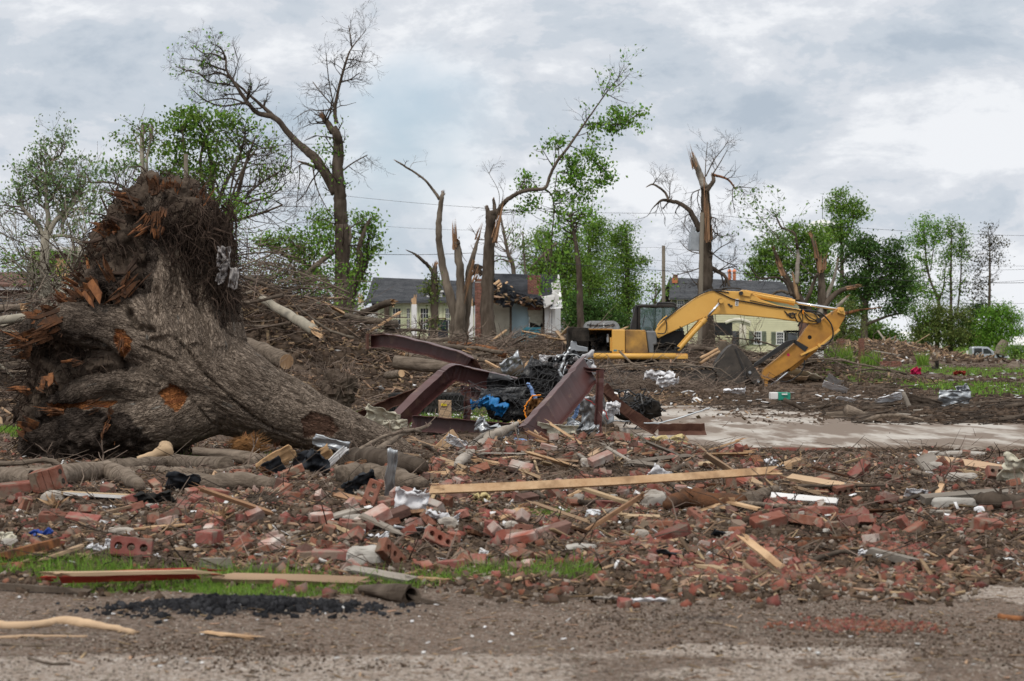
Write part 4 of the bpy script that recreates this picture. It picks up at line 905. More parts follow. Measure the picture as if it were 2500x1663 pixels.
# ---- the broken trunks in front of the green house
t=Tree('forked_broken_tree','grey forked tree with three snapped stems standing before the green house',90,1115,'bark_grey','leaf_fresh',rs=0.6)
t.limb([(470,1560,.60),(462,1490,.50),(458,1390,.38),(430,1280,.34),(398,1150,.29),(378,1030,.25),(372,940,.24),(378,850,.20),(388,770,.17),(396,745,.12)],z2b,part='trunk',n=14,broken=2)
t.limb([(376,775,.13),(345,730,.11),(300,675,.085),(240,630,.075),(205,610,.075),(172,588,.07),(145,573,.05)],z2b,broken=3,tw=2,twl=.6)
t.limb([(220,608,.02),(235,585,.016),(270,577,.012),(315,572,.006)],z2b,tw=3,twl=.4)
t.limb([(480,1560,.55),(478,1490,.48),(488,1380,.40),(490,1250,.32),(482,1130,.30),(470,1030,.27),(468,1000,.24)],z2b,dy=-.3,part='stem',n=14,broken=1)
t.spl(P(*z2b(460,1030),89.7),(-.05,0,1),1.7,.12,16,.07,rr=.13)
t.limb([(505,1560,.45),(505,1490,.38),(520,1380,.32),(530,1260,.28),(532,1170,.25),(552,1090,.2),(575,1010,.12),(590,970,.06)],z2b,dy=.3,part='stem',n=12,broken=3,tw=3,twl=.8)
t.spl(P(*z2b(575,990),90),(.3,0,1),1.2,.08,10,.15,rr=.08);t.spl(P(*z2b(560,1100),89.6),(-.22,0,-1),3.6,.12,8,.08,rr=.07);t.spl(P(*z2b(555,1215),89.7),(.5,0,1),1.2,.1,14,.35,rr=.2)
t.limb([(492,1040,.03),(500,1080,.025),(522,1110,.015)],z2b)
t.done()
t=Tree('ivy_stump','slender snapped trunk wrapped in ivy next to the forked tree',86,1060,'bark_dark','leaf_olive',leafsize=.12,rs=0.62)
t.limb([(348,1560,.30),(350,1470,.28),(350,1330,.27),(350,1200,.24),(352,1130,.15)],z2b,part='trunk',broken=2.5)
t.limb([(348,1180,.16),(325,1140,.13),(290,1105,.12),(262,1080,.11),(235,1062,.06),(203,1048,.03)],z2b,broken=2)
t.crown([(350,1200,18,60),(352,1290,14,50),(345,1440,16,40),(310,1250,34,30)],2.2,z2b,per=14,spread=.16,depth=.5,links=.2)
t.done()
t=Tree('snapped_tree','thick straight trunk snapped off with one leafy branch arching high over the excavator',88,1195,'bark_dark','leaf_fresh',leafsize=.16,rs=0.55)
t.limb([(642,1580,.68),(636,1480,.60),(630,1340,.52),(634,1200,.50),(640,1060,.46),(646,950,.40),(650,880,.37),(655,840,.30)],z2b,part='trunk',n=16)
t.limb([(640,900,.28),(634,850,.20),(628,815,.14)],z2b,broken=1.2,part='broken_top',col='bark_dark');t.limb([(668,860,.2),(668,810,.15),(664,775,.1)],z2b,broken=1.5,part='broken_top')
q=t.limb([(668,880,.20),(690,840,.22),(720,795,.19),(780,752,.17),(850,728,.155),(938,716,.14),(965,650,.125),(1000,580,.12),(1060,500,.105),(1130,400,.09),(1200,300,.06),(1260,215,.05),(1320,140,.03),(1385,62,.01)],z2b,tw=16,twl=.9,tws=.5,leafp=1,part='arching_limb')
for pts,lp,bl in (([(1150,385),(1240,370),(1340,378),(1455,305)],3,[(1310,320,34,26),(1420,330,45,24),(1300,400,50,26),(1200,385,40,14),(1370,370,40,14)]),([(1065,490),(1130,520),(1220,590),(1290,665)],3,[(1180,540,50,30),(1250,600,30,30),(1280,660,24,20),(1230,690,14,12)]),
     ([(995,630),(1060,640),(1140,620)],3,[(1080,560,50,30),(1110,620,50,30)]),([(1160,420),(1180,460),(1240,510)],1,[]),([(1260,215),(1330,250),(1375,265)],0,[]),([(1240,230),(1270,170),(1290,110)],0,[]),([(1280,200),(1340,160),(1390,105)],0,[]),([(1150,370),(1135,340),(1145,310)],0,[]),([(985,600),(995,500),(980,470)],1,[(1015,468,14,10)]),([(1320,150),(1335,110),(1360,60)],0,[])):
 t.limb([(x,y,.04*(1-i/(len(pts)+.6))) for i,(x,y) in enumerate(pts)],z2b,tw=6,twl=.7,twlev=1,leafp=lp,tws=.2);
 if bl:t.crown(bl,1.7,z2b,per=11,spread=.22,links=.3,linkr=.012)
t.limb([(935,722,.09),(975,760,.06),(985,850,.05),(975,960,.05),(970,1080,.05),(962,1180,.05)],z2b,part='hanging_limb',tw=14,twl=1.1,twlev=2,leafp=1,down=.3)
t.limb([(1000,640,.05),(990,720,.04),(985,800,.03)],z2b,part='hanging_limb',tw=6)
t.crown([(840,700,40,40),(870,790,20,24),(815,830,22,14),(1060,680,60,34),(1120,690,50,36),(1010,760,30,40),(1150,740,30,40),(830,655,16,12),(1100,790,45,40)],1.5,z2b,per=12,spread=.25,linkr=.012)
for pts in ([(690,830),(692,740),(640,640),(605,575)],[(705,800),(715,740),(690,690)],[(640,640),(655,610),(665,590)]):t.limb([(x,y,.03*(1-i/4.5)) for i,(x,y) in enumerate(pts)],z2b,tw=4,twl=.5)
t.spl(P(*z2b(672,1000),87.6),(.25,0,1),2.6,.14,12,.12,rr=.14)
t.limb([(664,1110,.06),(700,1095,.05),(745,1105,.07)],z2b,broken=3,part='stub')
t.done()
# ---- dead tree behind the excavator cab
t=Tree('dead_tree','tall dead tree with torn top and drooping bare limbs beside the utility pole',85,1722,'bark_dark','leaf_fresh',rs=1.0)
t.limb([(432,1330,.42),(430,1200,.36),(430,1000,.33),(428,850,.31),(430,700,.28),(432,560,.25),(428,420,.20),(422,300,.17)],z3b,part='trunk',n=14)
t.limb([(424,320,.16),(395,240,.15),(372,180,.12),(357,130,.08)],z3b,broken=3,col='wood_grey',part='torn_top');t.spl(P(*z3b(365,200),84.8),(-.2,0,1),1.5,.1,10,.1,rr=.12)
t.spl(P(*z3b(440,640),84.6),(0,0,1),2.4,.1,12,.08,rr=.14);t.spl(P(*z3b(430,480),84.7),(0,0,1),2.6,.07,8,.06,rr=.1)
t.limb([(432,340,.13),(455,310,.1),(478,275,.09),(470,240,.06)],z3b,broken=2)
t.limb([(475,240,.06),(530,255,.05),(570,275,.045),(610,328,.03)],z3b,broken=3,col='wood_orange',part='torn_limb',tw=3)
t.limb([(392,580,.14),(355,500,.12),(325,450,.1),(260,410,.09),(210,400,.08),(165,395,.06),(110,440,.02),(75,490,.012),(5,512,.006)],z3b,tw=8,twl=.8,down=.3)
t.limb([(205,395,.06),(185,350,.05),(150,320,.05),(108,298,.04),(74,312,.02)],z3b,col='bark_grey',broken=2)
for pts,dn in (([(424,300),(430,160),(440,42)],0),([(430,250),(480,150),(540,75),(565,30)],0),([(470,240),(520,160),(560,90)],0),([(600,300),(590,370),(605,470)],.4),([(610,320),(640,315),(730,322)],.2),([(395,330),(345,360),(340,460)],.5),([(385,340),(380,400),(405,470)],.5),([(360,480),(310,490),(295,580)],.5),([(455,500),(490,510),(470,600)],.5),([(450,700),(530,760),(600,790),(640,830)],.1),([(450,740),(520,680),(600,640)],0),([(410,720),(330,700),(270,640)],.1),([(410,800),(320,830),(240,850)],.1),([(460,560),(510,610),(575,603)],.1),([(400,640),(340,600),(280,520)],.2),([(108,300),(127,270),(127,252)],0),([(210,380),(212,320),(215,275)],0),([(450,850),(540,800),(620,740)],0),([(420,930),(350,880),(300,780)],0),([(450,650),(500,600),(480,520)],0)):
 t.limb([(x,y,.028*(1-i/(len(pts)+.5))) for i,(x,y) in enumerate(pts)],z3b,tw=8,twl=.65,twlev=2,down=dn,tws=.2)
t.limb([(448,800,.12),(500,825,.09),(550,860,.07),(575,930,.05)],z3b,tw=6,twl=.9)
t.done()
mb=MB();c=P(*z3b(368,645),83.2);mb.box(c,(.5,.4,.75),(0,.08,.2));mb.tube([(c[0]-.1,c[1]-.1,c[2]+.4),(c[0]-.1,c[1]-.1,c[2]+.6)],.1,8);solo(mb,'transformer','galv','grey transformer box still fixed high on the leaning utility pole','transformer',base=c)
# ---- shattered multi-stem tree
t=Tree('shattered_tree','shattered tree of splayed orange-brown splintered stems behind the digger stick',84,1990,'bark_dark','leaf_pale',rs=0.62)
for pts,br,col in (([(1080,1290,.6),(1085,1150,.5),(1040,1060,.35),(985,980,.28),(930,890,.22),(880,790,.16),(845,700,.08)],6,None),([(1100,1290,.55),(1130,1120,.42),(1135,980,.3),(1125,850,.22),(1100,720,.16),(1070,620,.08)],6,None),([(1120,1090,.2),(1165,970,.16),(1205,870,.11),(1228,760,.05)],5,'wood_grey'),([(1140,1050,.25),(1185,990,.2),(1230,950,.17),(1290,925,.14),(1340,912,.08)],4,None),([(1150,1100,.16),(1250,1085,.13),(1340,1065,.09),(1420,1052,.05),(1480,1046,.02)],4,'wood_orange'),([(1130,830,.14),(1150,780,.1),(1160,740,.05)],3,None),([(990,1000,.14),(975,930,.13),(958,850,.06)],5,'wood_fresh'),([(1020,1040,.16),(1060,960,.13),(1080,900,.12),(1105,840,.09)],0,None),([(1215,1060,.14),(1245,1020,.12),(1280,985,.08)],5,'wood_grey'),([(980,900,.16),(985,800,.15),(990,740,.13),(985,690,.06)],4,'wood_grey')):
 t.limb(pts,z3b,broken=br,col=col,part='stem',n=10)
for x,y,d in ((880,800,(-.4,0,1)),(905,850,(-.45,0,1)),(1100,740,(-.2,0,1)),(1120,830,(-.1,0,1)),(1290,925,(1,0,.2)),(1140,820,(.1,0,1))):t.spl(P(*z3b(x,y),83.8),d,1.1,.1,12,.12,rr=.10)
t.limb([(950,970,.12),(910,890,.1),(850,862,.08),(760,870,.06),(720,830,.04),(690,785,.02)],z3b,tw=5,twl=.9);t.limb([(930,960,.12),(890,945,.1),(850,955,.08),(820,975,.05)],z3b)
t.limb([(985,690,.1),(968,600,.09),(925,575,.08),(890,560,.07),(868,520,.06),(850,480,.04)],z3b,tw=8,twl=.7,broken=2);
t.limb([(1080,860,.03),(960,720,.035),(850,600,.03),(760,500,.02),(665,400,.008)],z3b,tw=13,twl=1.1,twlev=2,leafp=1,col='bark_grey')
t.done()
# ---- left: sycamore, pollarded stems, leafy tree, bare sapling
t=Tree('sycamore_tree','pale-barked storm-stripped tree with twisting limbs and sparse small leaves',66,110,'bark_pale','leaf_pale',leafsize=.12,rs=0.55)
t.limb([(330,1500,.30),(330,1200,.28),(330,1000,.27),(338,890,.25)],z5,part='trunk',n=12)
lims=([(330,930,.17),(290,830,.15),(220,750,.13),(160,680,.12),(148,620,.10),(133,555,.07)],[(340,890,.18),(352,760,.15),(345,640,.13),(338,520,.12),(325,450,.1),(300,425,.06)],[(338,480,.09),(345,390,.07),(380,345,.06),(430,320,.055),(460,270,.04),(485,240,.02)],[(350,900,.18),(400,790,.16),(480,720,.15),(530,660,.14),(580,580,.1),(630,500,.05)],[(470,870,.13),(460,810,.11),(500,720,.1),(560,650,.07),(640,610,.04)],[(340,900,.12),(470,890,.1),(540,910,.09),(620,950,.07),(700,1000,.05)],[(350,650,.06),(400,580,.05),(440,480,.045),(500,450,.02)],[(290,640,.07),(285,580,.06),(280,550,.04)])
for L_ in lims:t.limb(L_,z5,tw=9,twl=.9,twlev=2,leafp=1,broken=1.5 if L_[-1][2] > .03 else 0)
t.crown([(300,200,22,60),(285,280,60,60),(275,360,60,50),(310,330,50,70),(340,480,50,60),(240,470,35,35),(460,160,25,40),(475,220,18,25),(130,520,45,35),(160,620,40,50),(250,620,50,80),(340,600,70,90),(430,560,60,60),(440,680,60,60),(550,540,50,40),(590,640,50,50),(600,340,55,55),(590,450,40,60),(560,740,60,60),(570,820,40,50),(250,780,70,80),(200,860,60,40),(420,800,60,60),(420,900,50,50),(140,890,50,30)],1.05,z5,per=7,spread=.2,links=.6,linkr=.012,depth=.7)
t.done()
t=Tree('low_leafy_limb','sparse leafy branch system reaching across behind the splintered root crown',62,330,'bark_grey','leaf_pale',leafsize=.12,rs=0.6)
t.limb([(960,1400,.2),(965,900,.17),(950,620,.13),(920,550,.09),(860,510,.07),(760,495,.06),(668,498,.045),(640,440,.03),(600,400,.015)],z5,part='trunk',tw=10,twl=.9,tws=.5,leafp=1)
t.crown([(720,430,40,40),(800,400,50,50),(860,440,50,40),(750,560,40,25),(780,660,60,40),(880,680,50,50),(740,760,60,30),(940,720,40,30),(940,350,30,26),(1000,380,30,30)],1.0,z5,per=9,spread=.2,linkr=.01);t.done()
t=Tree('pollarded_tree','pair of tall pale stems cut off flat above the uprooted stump',72,352,'bark_pale','leaf_mid',leafsize=.13,rs=0.52)
t.limb([(1065,1300,.24),(1062,700,.2),(1060,500,.18),(1047,330,.15),(1045,200,.14),(1054,60,.12)],z5,part='trunk',n=12);t.limb([(1045,300,.1),(1038,200,.08),(1036,120,.07)],z5)
t.limb([(1075,520,.12),(1082,420,.11),(1080,330,.1),(1100,230,.08),(1115,170,.06)],z5,tw=5,leafp=1)
for p_ in ([(1038,290),(960,200),(915,130)],[(1035,260),(1000,170),(975,130)],[(1030,280),(990,260),(950,200)],[(1040,390),(980,350),(910,340)]):t.limb([(x,y,.03*(1-i/3.4)) for i,(x,y) in enumerate(p_)],z5,tw=5,twl=.5,leafp=1)
t.crown([(1130,130,45,50),(1100,60,30,20),(1080,250,50,70),(1010,490,40,30)],1.0,z5,per=10,spread=.22);t.done()
t=Tree('leafy_tree','full fresh green tree rising behind the root crown of the uprooted trunk',74,470,'bark_dark','leaf_mid',leafsize=.15)
t.limb([(510,870,.25),(512,640,.2),(515,520,.15),(515,400,.09),(500,330,.04)],part='trunk');t.limb([(505,640,.12),(470,500,.1),(455,400,.06),(445,320,.03)]);t.limb([(512,560,.1),(545,460,.08),(585,380,.05),(600,320,.03)])
t.limb([(515,600,.09),(500,480,.08),(490,380,.05),(520,300,.03)])
t.crown([(455,275,42,24),(430,320,45,36),(500,290,45,30),(470,340,60,40),(410,390,35,55),(450,420,50,50),(520,350,50,40),(540,410,40,40),(490,450,45,50),(400,450,30,40),(555,300,24,30),(430,480,50,35)],1.15,per=26,spread=.3,links=.4,linkr=.018)
t.crown([(620,320,30,26),(655,355,30,20),(680,400,24,40),(600,360,26,26),(645,440,40,30),(590,300,20,16)],.75,per=13,spread=.25);t.done()
t=Tree('whippy_tree','dark whippy tree with many thin bare branches leaning over the root plate',68,545,'bark_dark','leaf_mid',leafsize=.14)
t.limb([(520,800,.14),(532,620,.12),(545,560,.1),(575,490,.08),(600,400,.05),(625,330,.02)],part='trunk',tw=12,twl=2.0,twlev=2,tws=.4)
for p_ in ([(545,560),(600,500),(660,480),(700,445)],[(550,540),(580,440),(620,370)],[(560,520),(620,460),(680,420)],[(540,570),(560,480),(580,380)],[(550,545),(640,520),(690,500)]):t.limb([(x,y,.05*(1-i/4.5)) for i,(x,y) in enumerate(p_)],tw=9,twl=1.6,twlev=2,tws=.15)
t.crown([(660,470,34,20),(640,410,40,24),(590,520,30,20)],.5,per=11,spread=.22);t.done()
t=Tree('cypress_sapling','thin feathery sapling beside the hanging grey cloth',60,578,'bark_dark','leaf_fresh',leafsize=.09)
t.limb([(578,900,.05),(578,700,.04),(576,560,.025),(575,500,.01)],part='trunk',tw=26,twl=.75,twlev=1,tws=.35,leafp=3);t.done()
# ---- green masses
def mass(name,lab,Y,px,lf,trunk,limbs,blobs,dens=1.0,zf=None,per=52,ls=.175,sp=.42,bark='bark_dark',links=.35,cat='tree',group=None):
 t=Tree(name,lab,Y,px,bark,lf,leafsize=ls,cat=cat,group=group);t.limb(trunk,zf,part='trunk')
 for l_ in limbs:t.limb(l_,zf)
 t.crown(blobs,dens,zf,per=per,spread=sp,links=links,linkr=.03);return t.done()
z=z2b
mass('cottonwood_tree','dense green tree directly behind the torn roof gable',150,1345,'leaf_mid',[(970,1500,.4),(965,1300,.3),(968,1100,.2),(960,950,.1)],[[(968,1200,.15),(1030,1050,.1),(1060,980,.05)]],[(930,980,50,60),(960,1060,90,70),(1060,1020,70,90),(1000,1140,110,80),(1060,1240,80,90),(1120,1120,70,90),(880,1120,60,50),(1080,1380,70,80)],1.0,z)
mass('leafy_bough','bright green foliage hanging from the arching branch down to the trees',100,1400,'leaf_fresh',[(1130,1560,.2),(1120,1200,.15),(1100,1000,.1),(1070,860,.05)],[],[(1080,850,80,60),(1150,900,60,70),(1000,880,50,60),(1180,830,30,60)],.9,z,ls=.17,sp=.35,per=16)
mass('poplar_tree','tall narrow poplar with clear dark trunk line, taller of the central pair',160,1440,'leaf_mid',[(1176,1560,.3),(1175,1200,.2),(1172,950,.08)],[],[(1190,940,60,70),(1240,920,40,60),(1200,1040,70,80),(1160,1150,60,90),(1200,1260,80,100),(1170,1400,90,90)],1.0,z)
mass('poplar_tree','pointed poplar nearest the lone utility pole',158,1535,'leaf_mid',[(1374,1560,.3),(1374,1200,.2),(1372,960,.06)],[],[(1365,935,30,36),(1350,990,50,50),(1372,1050,50,60),(1340,1120,60,70),(1390,1160,55,60),(1360,1250,80,80),(1390,1350,80,90),(1330,1430,80,60),(1300,980,20,40),(1460,1110,24,24)],1.0,z)
mass('low_trees','low dark green growth filling the gap behind the grey hard top',140,1480,'leaf_dark',[(1250,1560,.2),(1250,1400,.1)],[],[(1120,1440,80,60),(1220,1440,80,60),(1310,1440,70,60),(1060,1440,50,50),(1240,1370,70,60),(1130,1330,60,60)],1.2,z)
mass('young_tree','small loose young tree between the lone pole and the yellow house',120,1590,'leaf_mid',[(1520,1500,.1),(1522,1350,.07),(1530,1230,.03)],[],[(1500,1230,30,30),(1550,1250,40,30),(1520,1300,50,40),(1580,1200,24,20),(1500,1370,50,50)],.75,z,ls=.17,per=15)
t=Tree('broken_crown_tree','grey leaning dead limbs with leaf remnants behind the torn house roof',135,1290,'bark_grey','leaf_mid',leafsize=.17,rs=0.7)
t.limb([(790,1420,.26),(770,1150,.22),(740,1060,.18),(720,960,.13),(700,850,.06)],z2b,part='trunk',tw=12,twl=1.6,twlev=2)
t.limb([(1000,1010,.14),(960,1040,.12),(910,1090,.1),(850,1150,.06)],z2b,tw=6);t.limb([(860,1300,.13),(830,1130,.1),(820,950,.06)],z2b,tw=6,leafp=1)
t.crown([(760,960,34,30),(780,1020,50,30),(830,1030,50,40),(870,1010,40,40),(720,1110,30,20)],.7,z2b,per=14,spread=.35);t.done()
z=z3b
mass('tall_poplar','tallest poplar of the group behind the shattered tree',215,2050,'leaf_mid',[(1255,1300,.35),(1255,900,.25),(1250,600,.12),(1245,420,.05)],[[(1255,700,.12),(1310,560,.08),(1335,440,.04)]],[(1235,370,40,34),(1210,430,40,40),(1250,450,50,50),(1340,410,34,30),(1355,470,34,44),(1310,500,50,50),(1220,540,60,50),(1180,600,60,60),(1260,600,80,60)],1.0,z,ls=.27,per=40)
mass('spreading_oak','broad dark green oak filling the middle of the tree group',200,2110,'leaf_dark',[(1395,1330,.38),(1390,1150,.36),(1400,950,.3),(1430,800,.2)],[[(1400,1000,.25),(1470,900,.18),(1560,830,.1)],[(1395,1150,.2),(1470,1120,.16),(1560,1090,.1),(1640,1080,.05)],[(1390,1000,.2),(1300,900,.15),(1220,800,.08)]],[(1450,690,90,60),(1380,640,60,50),(1560,680,70,60),(1330,720,90,80),(1500,780,110,70),(1590,790,60,60),(1400,860,110,70),(1560,900,110,70),(1300,900,90,80),(1460,960,90,50),(1620,1000,70,60),(1560,1060,70,36),(1340,1050,70,60),(1650,900,50,60)],1.15,z,ls=.27,per=40)
mass('bushy_tree','bushy mid-green tree showing above the yellow house roof',205,1930,'leaf_mid',[(990,1300,.35),(990,900,.25),(985,650,.12)],[[(988,850,.15),(900,750,.1),(800,700,.06)]],[(960,560,50,40),(1000,620,60,50),(880,640,50,50),(790,690,70,60),(1080,600,60,50),(900,740,110,70),(1040,720,80,80),(760,780,60,60),(850,830,100,70),(1000,830,90,90),(1130,700,70,100),(1150,850,80,110),(730,850,50,50),(1060,960,90,80)],1.05,z,ls=.27,per=40)
mass('undergrowth_tree','tangled olive scrub growing under the oak by the brick columns',190,2080,'leaf_olive',[(1260,1330,.15),(1260,1200,.1),(1270,1100,.05)],[],[(1230,1120,70,80),(1290,1190,70,70),(1200,1220,60,60),(1330,1130,50,60),(1280,1050,60,60)],1.9,z,ls=.17,per=20)
mass('round_shrub','bright green shrub just behind the clear brick column',205,2170,'leaf_mid',[(1500,1330,.1),(1500,1250,.05)],[],[(1420,1220,50,40),(1490,1240,60,40),(1560,1240,50,34),(1540,1200,30,24),(1440,1190,40,20)],1.2,z,cat='shrub',ls=.27,per=40)
t=Tree('twin_poplar','slim double-crowned poplar with clear space beneath its green top',265,2270,'bark_dark','leaf_fresh',leafsize=.30,rs=1.3)
t.limb([(1830,1330,.25),(1835,1100,.2),(1840,1000,.16),(1790,880,.12),(1765,760,.1),(1755,600,.05)],z3b,part='trunk',tw=10,leafp=1);t.limb([(1790,820,.06),(1810,680,.05),(1830,560,.03)],z3b,tw=5,leafp=1);t.limb([(1835,1020,.12),(1870,920,.09),(1880,800,.04)],z3b,tw=8,leafp=1)
t.crown([(1755,520,36,34),(1740,580,55,50),(1760,640,70,34),(1700,640,40,30),(1830,560,24,44),(1825,630,40,30),(1700,730,24,34),(1770,760,30,30),(1650,800,60,70),(1700,900,70,80),(1780,960,50,50)],1.2,z3b,per=24,spread=.38);t.done()
t=Tree('tall_thin_poplar','tall feathery poplar with two close green spires',265,2320,'bark_dark','leaf_mid',leafsize=.28,rs=1.3)
t.limb([(1915,1330,.22),(1915,1100,.17),(1915,850,.12),(1918,600,.05)],z3b,part='trunk',tw=14,twl=1.6,leafp=1);t.limb([(1950,1100,.1),(1975,850,.08),(1975,600,.03)],z3b,tw=10,twl=1.3,leafp=1)
t.crown([(1920,530,24,40),(1905,610,30,50),(1972,570,20,40),(1975,650,44,50),(1920,690,40,50),(1880,750,40,60),(1990,720,40,40)],1.3,z3b,per=22,spread=.32)
t.crown([(1900,860,60,70),(1970,800,50,60),(1940,960,60,70),(1860,960,40,60)],.55,z3b,per=15,spread=.36);t.done()
t=Tree('brown_leaved_tree','slender tree with sparse dull brown leaves beyond the poplars',265,2415,'bark_dark','leaf_brown',leafsize=.28,rs=1.3)
t.limb([(2140,1330,.2),(2145,1080,.16),(2150,860,.12),(2150,700,.07),(2140,580,.03)],z3b,part='trunk',tw=20,twl=1.8,twlev=2)
t.crown([(2140,570,24,40),(2130,640,60,50),(2180,650,50,50),(2100,740,70,60),(2210,740,60,60),(2060,800,50,70),(2040,900,60,80),(2110,900,50,50),(2000,700,30,50),(2230,660,30,30),(2070,980,60,50)],.62,z3b,per=16,spread=.36);t.done()
mass('scrub_clump','wide olive and brown scrub mound beneath the poplars',262,2280,'leaf_olive',[(1800,1330,.1),(1800,1200,.07),(1810,1080,.03)],[[(1900,1330,.08),(1900,1100,.04)]],[(1770,1180,90,80),(1850,1120,90,70),(1900,1200,90,80),(1730,1240,60,50),(1820,1060,60,40),(1960,1230,70,60),(1980,1080,50,50)],1.9,z3b,cat='shrub',ls=.27,per=40)
mass('dark_cedar','dark evergreen bush wedged between olive scrub and light shrub',268,2370,'leaf_dark',[(2030,1330,.1),(2030,1120,.05)],[],[(2030,1110,60,70),(2010,1200,60,60),(2070,1220,60,60),(2080,1050,50,50)],1.9,z3b,cat='shrub',ls=.27,per=40)
mass('light_shrub','loose light green dogwood-like shrub behind the silver pickup',262,2440,'leaf_fresh',[(2200,1330,.1),(2190,1150,.06),(2200,1060,.03)],[[(2190,1200,.05),(2290,1150,.03)]],[(2150,1090,60,40),(2220,1060,60,40),(2130,1160,70,50),(2230,1150,80,50),(2190,1230,90,50),(2310,1190,40,24),(2290,1110,34,24),(2110,1230,50,50)],1.9,z3b,cat='shrub',ls=.27,per=40)
mass('ground_shrub','low green bushes by the leaning grey stump near the pickup',205,2470,'leaf_mid',[(2300,1330,.05),(2300,1300,.03)],[],[(2290,1300,60,30),(2340,1320,60,30)],1.0,z3b,cat='shrub',ls=.2)
mass('green_shrub','soft green bush growing against the brown brick building',70,100,'leaf_fresh',[(290,1300,.06),(290,1100,.04)],[],[(300,1050,60,60),(330,1130,80,70),(250,1150,60,60),(180,1050,50,50),(120,1120,60,60),(60,1060,60,50),(420,1140,50,50),(330,1220,80,40)],.75,z5,cat='shrub',ls=.13,per=18)
mb=MB();q=[P(*z3b(x,y),225) for x,y in ((2210,1330),(2225,1280),(2242,1245))];mb.tube(q,[.75,.6,.45],12,wob=.1);solo(mb,'leaning_stump','bark_grey','thick grey snapped stump leaning just behind the silver pickup hood','stump')
mass('hedge_bush','rough green bushes filling the foot of the tree group beyond the yellow house',210,2060,'leaf_mid',[(1200,1330,.1),(1200,1250,.05)],[],[(1150,1200,80,90),(1250,1240,90,80),(1360,1230,80,60),(1100,1080,80,90),(1450,1180,60,60),(1180,1000,100,80),(1330,960,90,70),(950,980,70,50)],1.0,z3b,cat='shrub',ls=.27,per=40)
mass('woodland_bush','leafy undergrowth behind the poplars and the grey hard top',175,1400,'leaf_mid',[(1100,1500,.1),(1100,1300,.05)],[],[(1040,1340,60,90),(1120,1240,90,90),(1250,1200,80,90),(1340,1330,90,90),(1180,1400,120,70),(1020,1200,60,70),(900,1180,60,60),(1290,1080,60,90)],1.0,z2b,cat='shrub')
mass('dim_bush','loose green bush at the foot of the double poplar',262,2250,'leaf_mid',[(1740,1330,.1),(1740,1250,.05)],[],[(1720,1060,70,70),(1760,1150,70,60),(1650,1040,50,60),(1690,930,50,60)],.8,z3b,cat='shrub',ls=.27,per=40)
# distant treeline behind everything, too far to part
def treeline():
 pos=[]
 for k in range(520):
  Y=rnd.uniform(430,620);x=rnd.uniform(-.42,.42)*Y
  h=2.2+3.0*fbm(x*.03,Y*.01,0,3,77);c=nr.normal(0,1,(26,3))*np.array([3.5,2,h*.4])+np.array([x,Y,h*.55]);pos.append(c)
 pos=np.concatenate(pos);pos=pos[pos[:,2] > 0];n=len(pos)
 o=scatter('distant_treeline',LEAFV,LEAFF,pos,np.ones((n,3))*nr.uniform(.8,1.6,n)[:,None],rots(n,.9),['leaf_mid']);tag(o,'far low treeline along the horizon','treeline',kind='stuff')
treeline()
# ================================================================== EXCAVATOR
Ye=68.0
def ex(x,y,Y=Ye):q=P(*z3(x,y),Ye);return (q[0],q[2])
def exl(pts):return [ex(x,y) for x,y in pts]
ec=ex(660,900)
EX=thing('excavator','yellow tracked excavator with burnt engine bay and its bucket resting on the brush','excavator',(ec[0],Ye,0))
def part(name,pts,y0,y1,m,parent=None,bevel=.03,label=None):
 mb=MB();mb.prism(exl(pts),Ye+y0,Ye+y1);return mb.build(name,m,parent or EX,label,bevel=bevel)
def ebox(name,x0,y0,x1,y1,a,b,m,parent=None,bevel=.03,label=None):return part(name,((x0,y1),(x1,y1),(x1,y0),(x0,y0)),a,b,m,parent,bevel,label)
# undercarriage
for yo,lab in ((-1.3,None),(1.3,None)):
 tr=part('track_frame',((520,955),(1080,955),(1110,1010),(1080,1060),(520,1060),(480,1010)),yo-.18,yo+.18,'dark_steel')
 cz=ex(0,1008)[1];xa,xb=ex(505,0)[0],ex(1075,0)[0];r=.375
 loop=[];L_=xb-xa;per=2*L_+2*math.pi*r;nsh=44
 pad=mesh_np('track_pad',np.array(BOXV)*(per/nsh*.93,.58,.035),[np.array(BOXF)],['dark_steel'])
 grous=MB();
 for k in range(nsh):
  s_=per*k/nsh
  if s_< L_:x,z,a=xa+s_,cz+r+.03*math.sin(s_/L_*3.14)*-1,0
  elif s_< L_+math.pi*r:t=(s_-L_)/r;x,z,a=xb+r*math.sin(t),cz+r*math.cos(t),t
  elif s_< 2*L_+math.pi*r:x,z,a=xb-(s_-L_-math.pi*r),cz-r,math.pi
  else:t=(s_-2*L_-math.pi*r)/r+math.pi;x,z,a=xa+r*math.sin(t),cz+r*math.cos(t),t
  o=link('track_pad',pad,tr,(x-ec[0],Ye+yo-Ye,z),(0,a,0))
 for k in range(7):
  mb=MB();x=xa+(xb-xa)*(k+.5)/7;mb.tube([(x,Ye+yo-.2,cz-.24),(x,Ye+yo+.2,cz-.24)],.11,12);mb.build('roller','dark_steel',tr)
 for x in (xa,xb):mb=MB();mb.tube([(x,Ye+yo-.21,cz),(x,Ye+yo+.21,cz)],.30,18);mb.build('sprocket','dark_steel',tr)
mb=MB();c=ex(640,0)[0];mb.tube([(c,Ye,.85),(c,Ye,1.12)],.6,24);mb.build('slew_ring','dark_steel',EX)
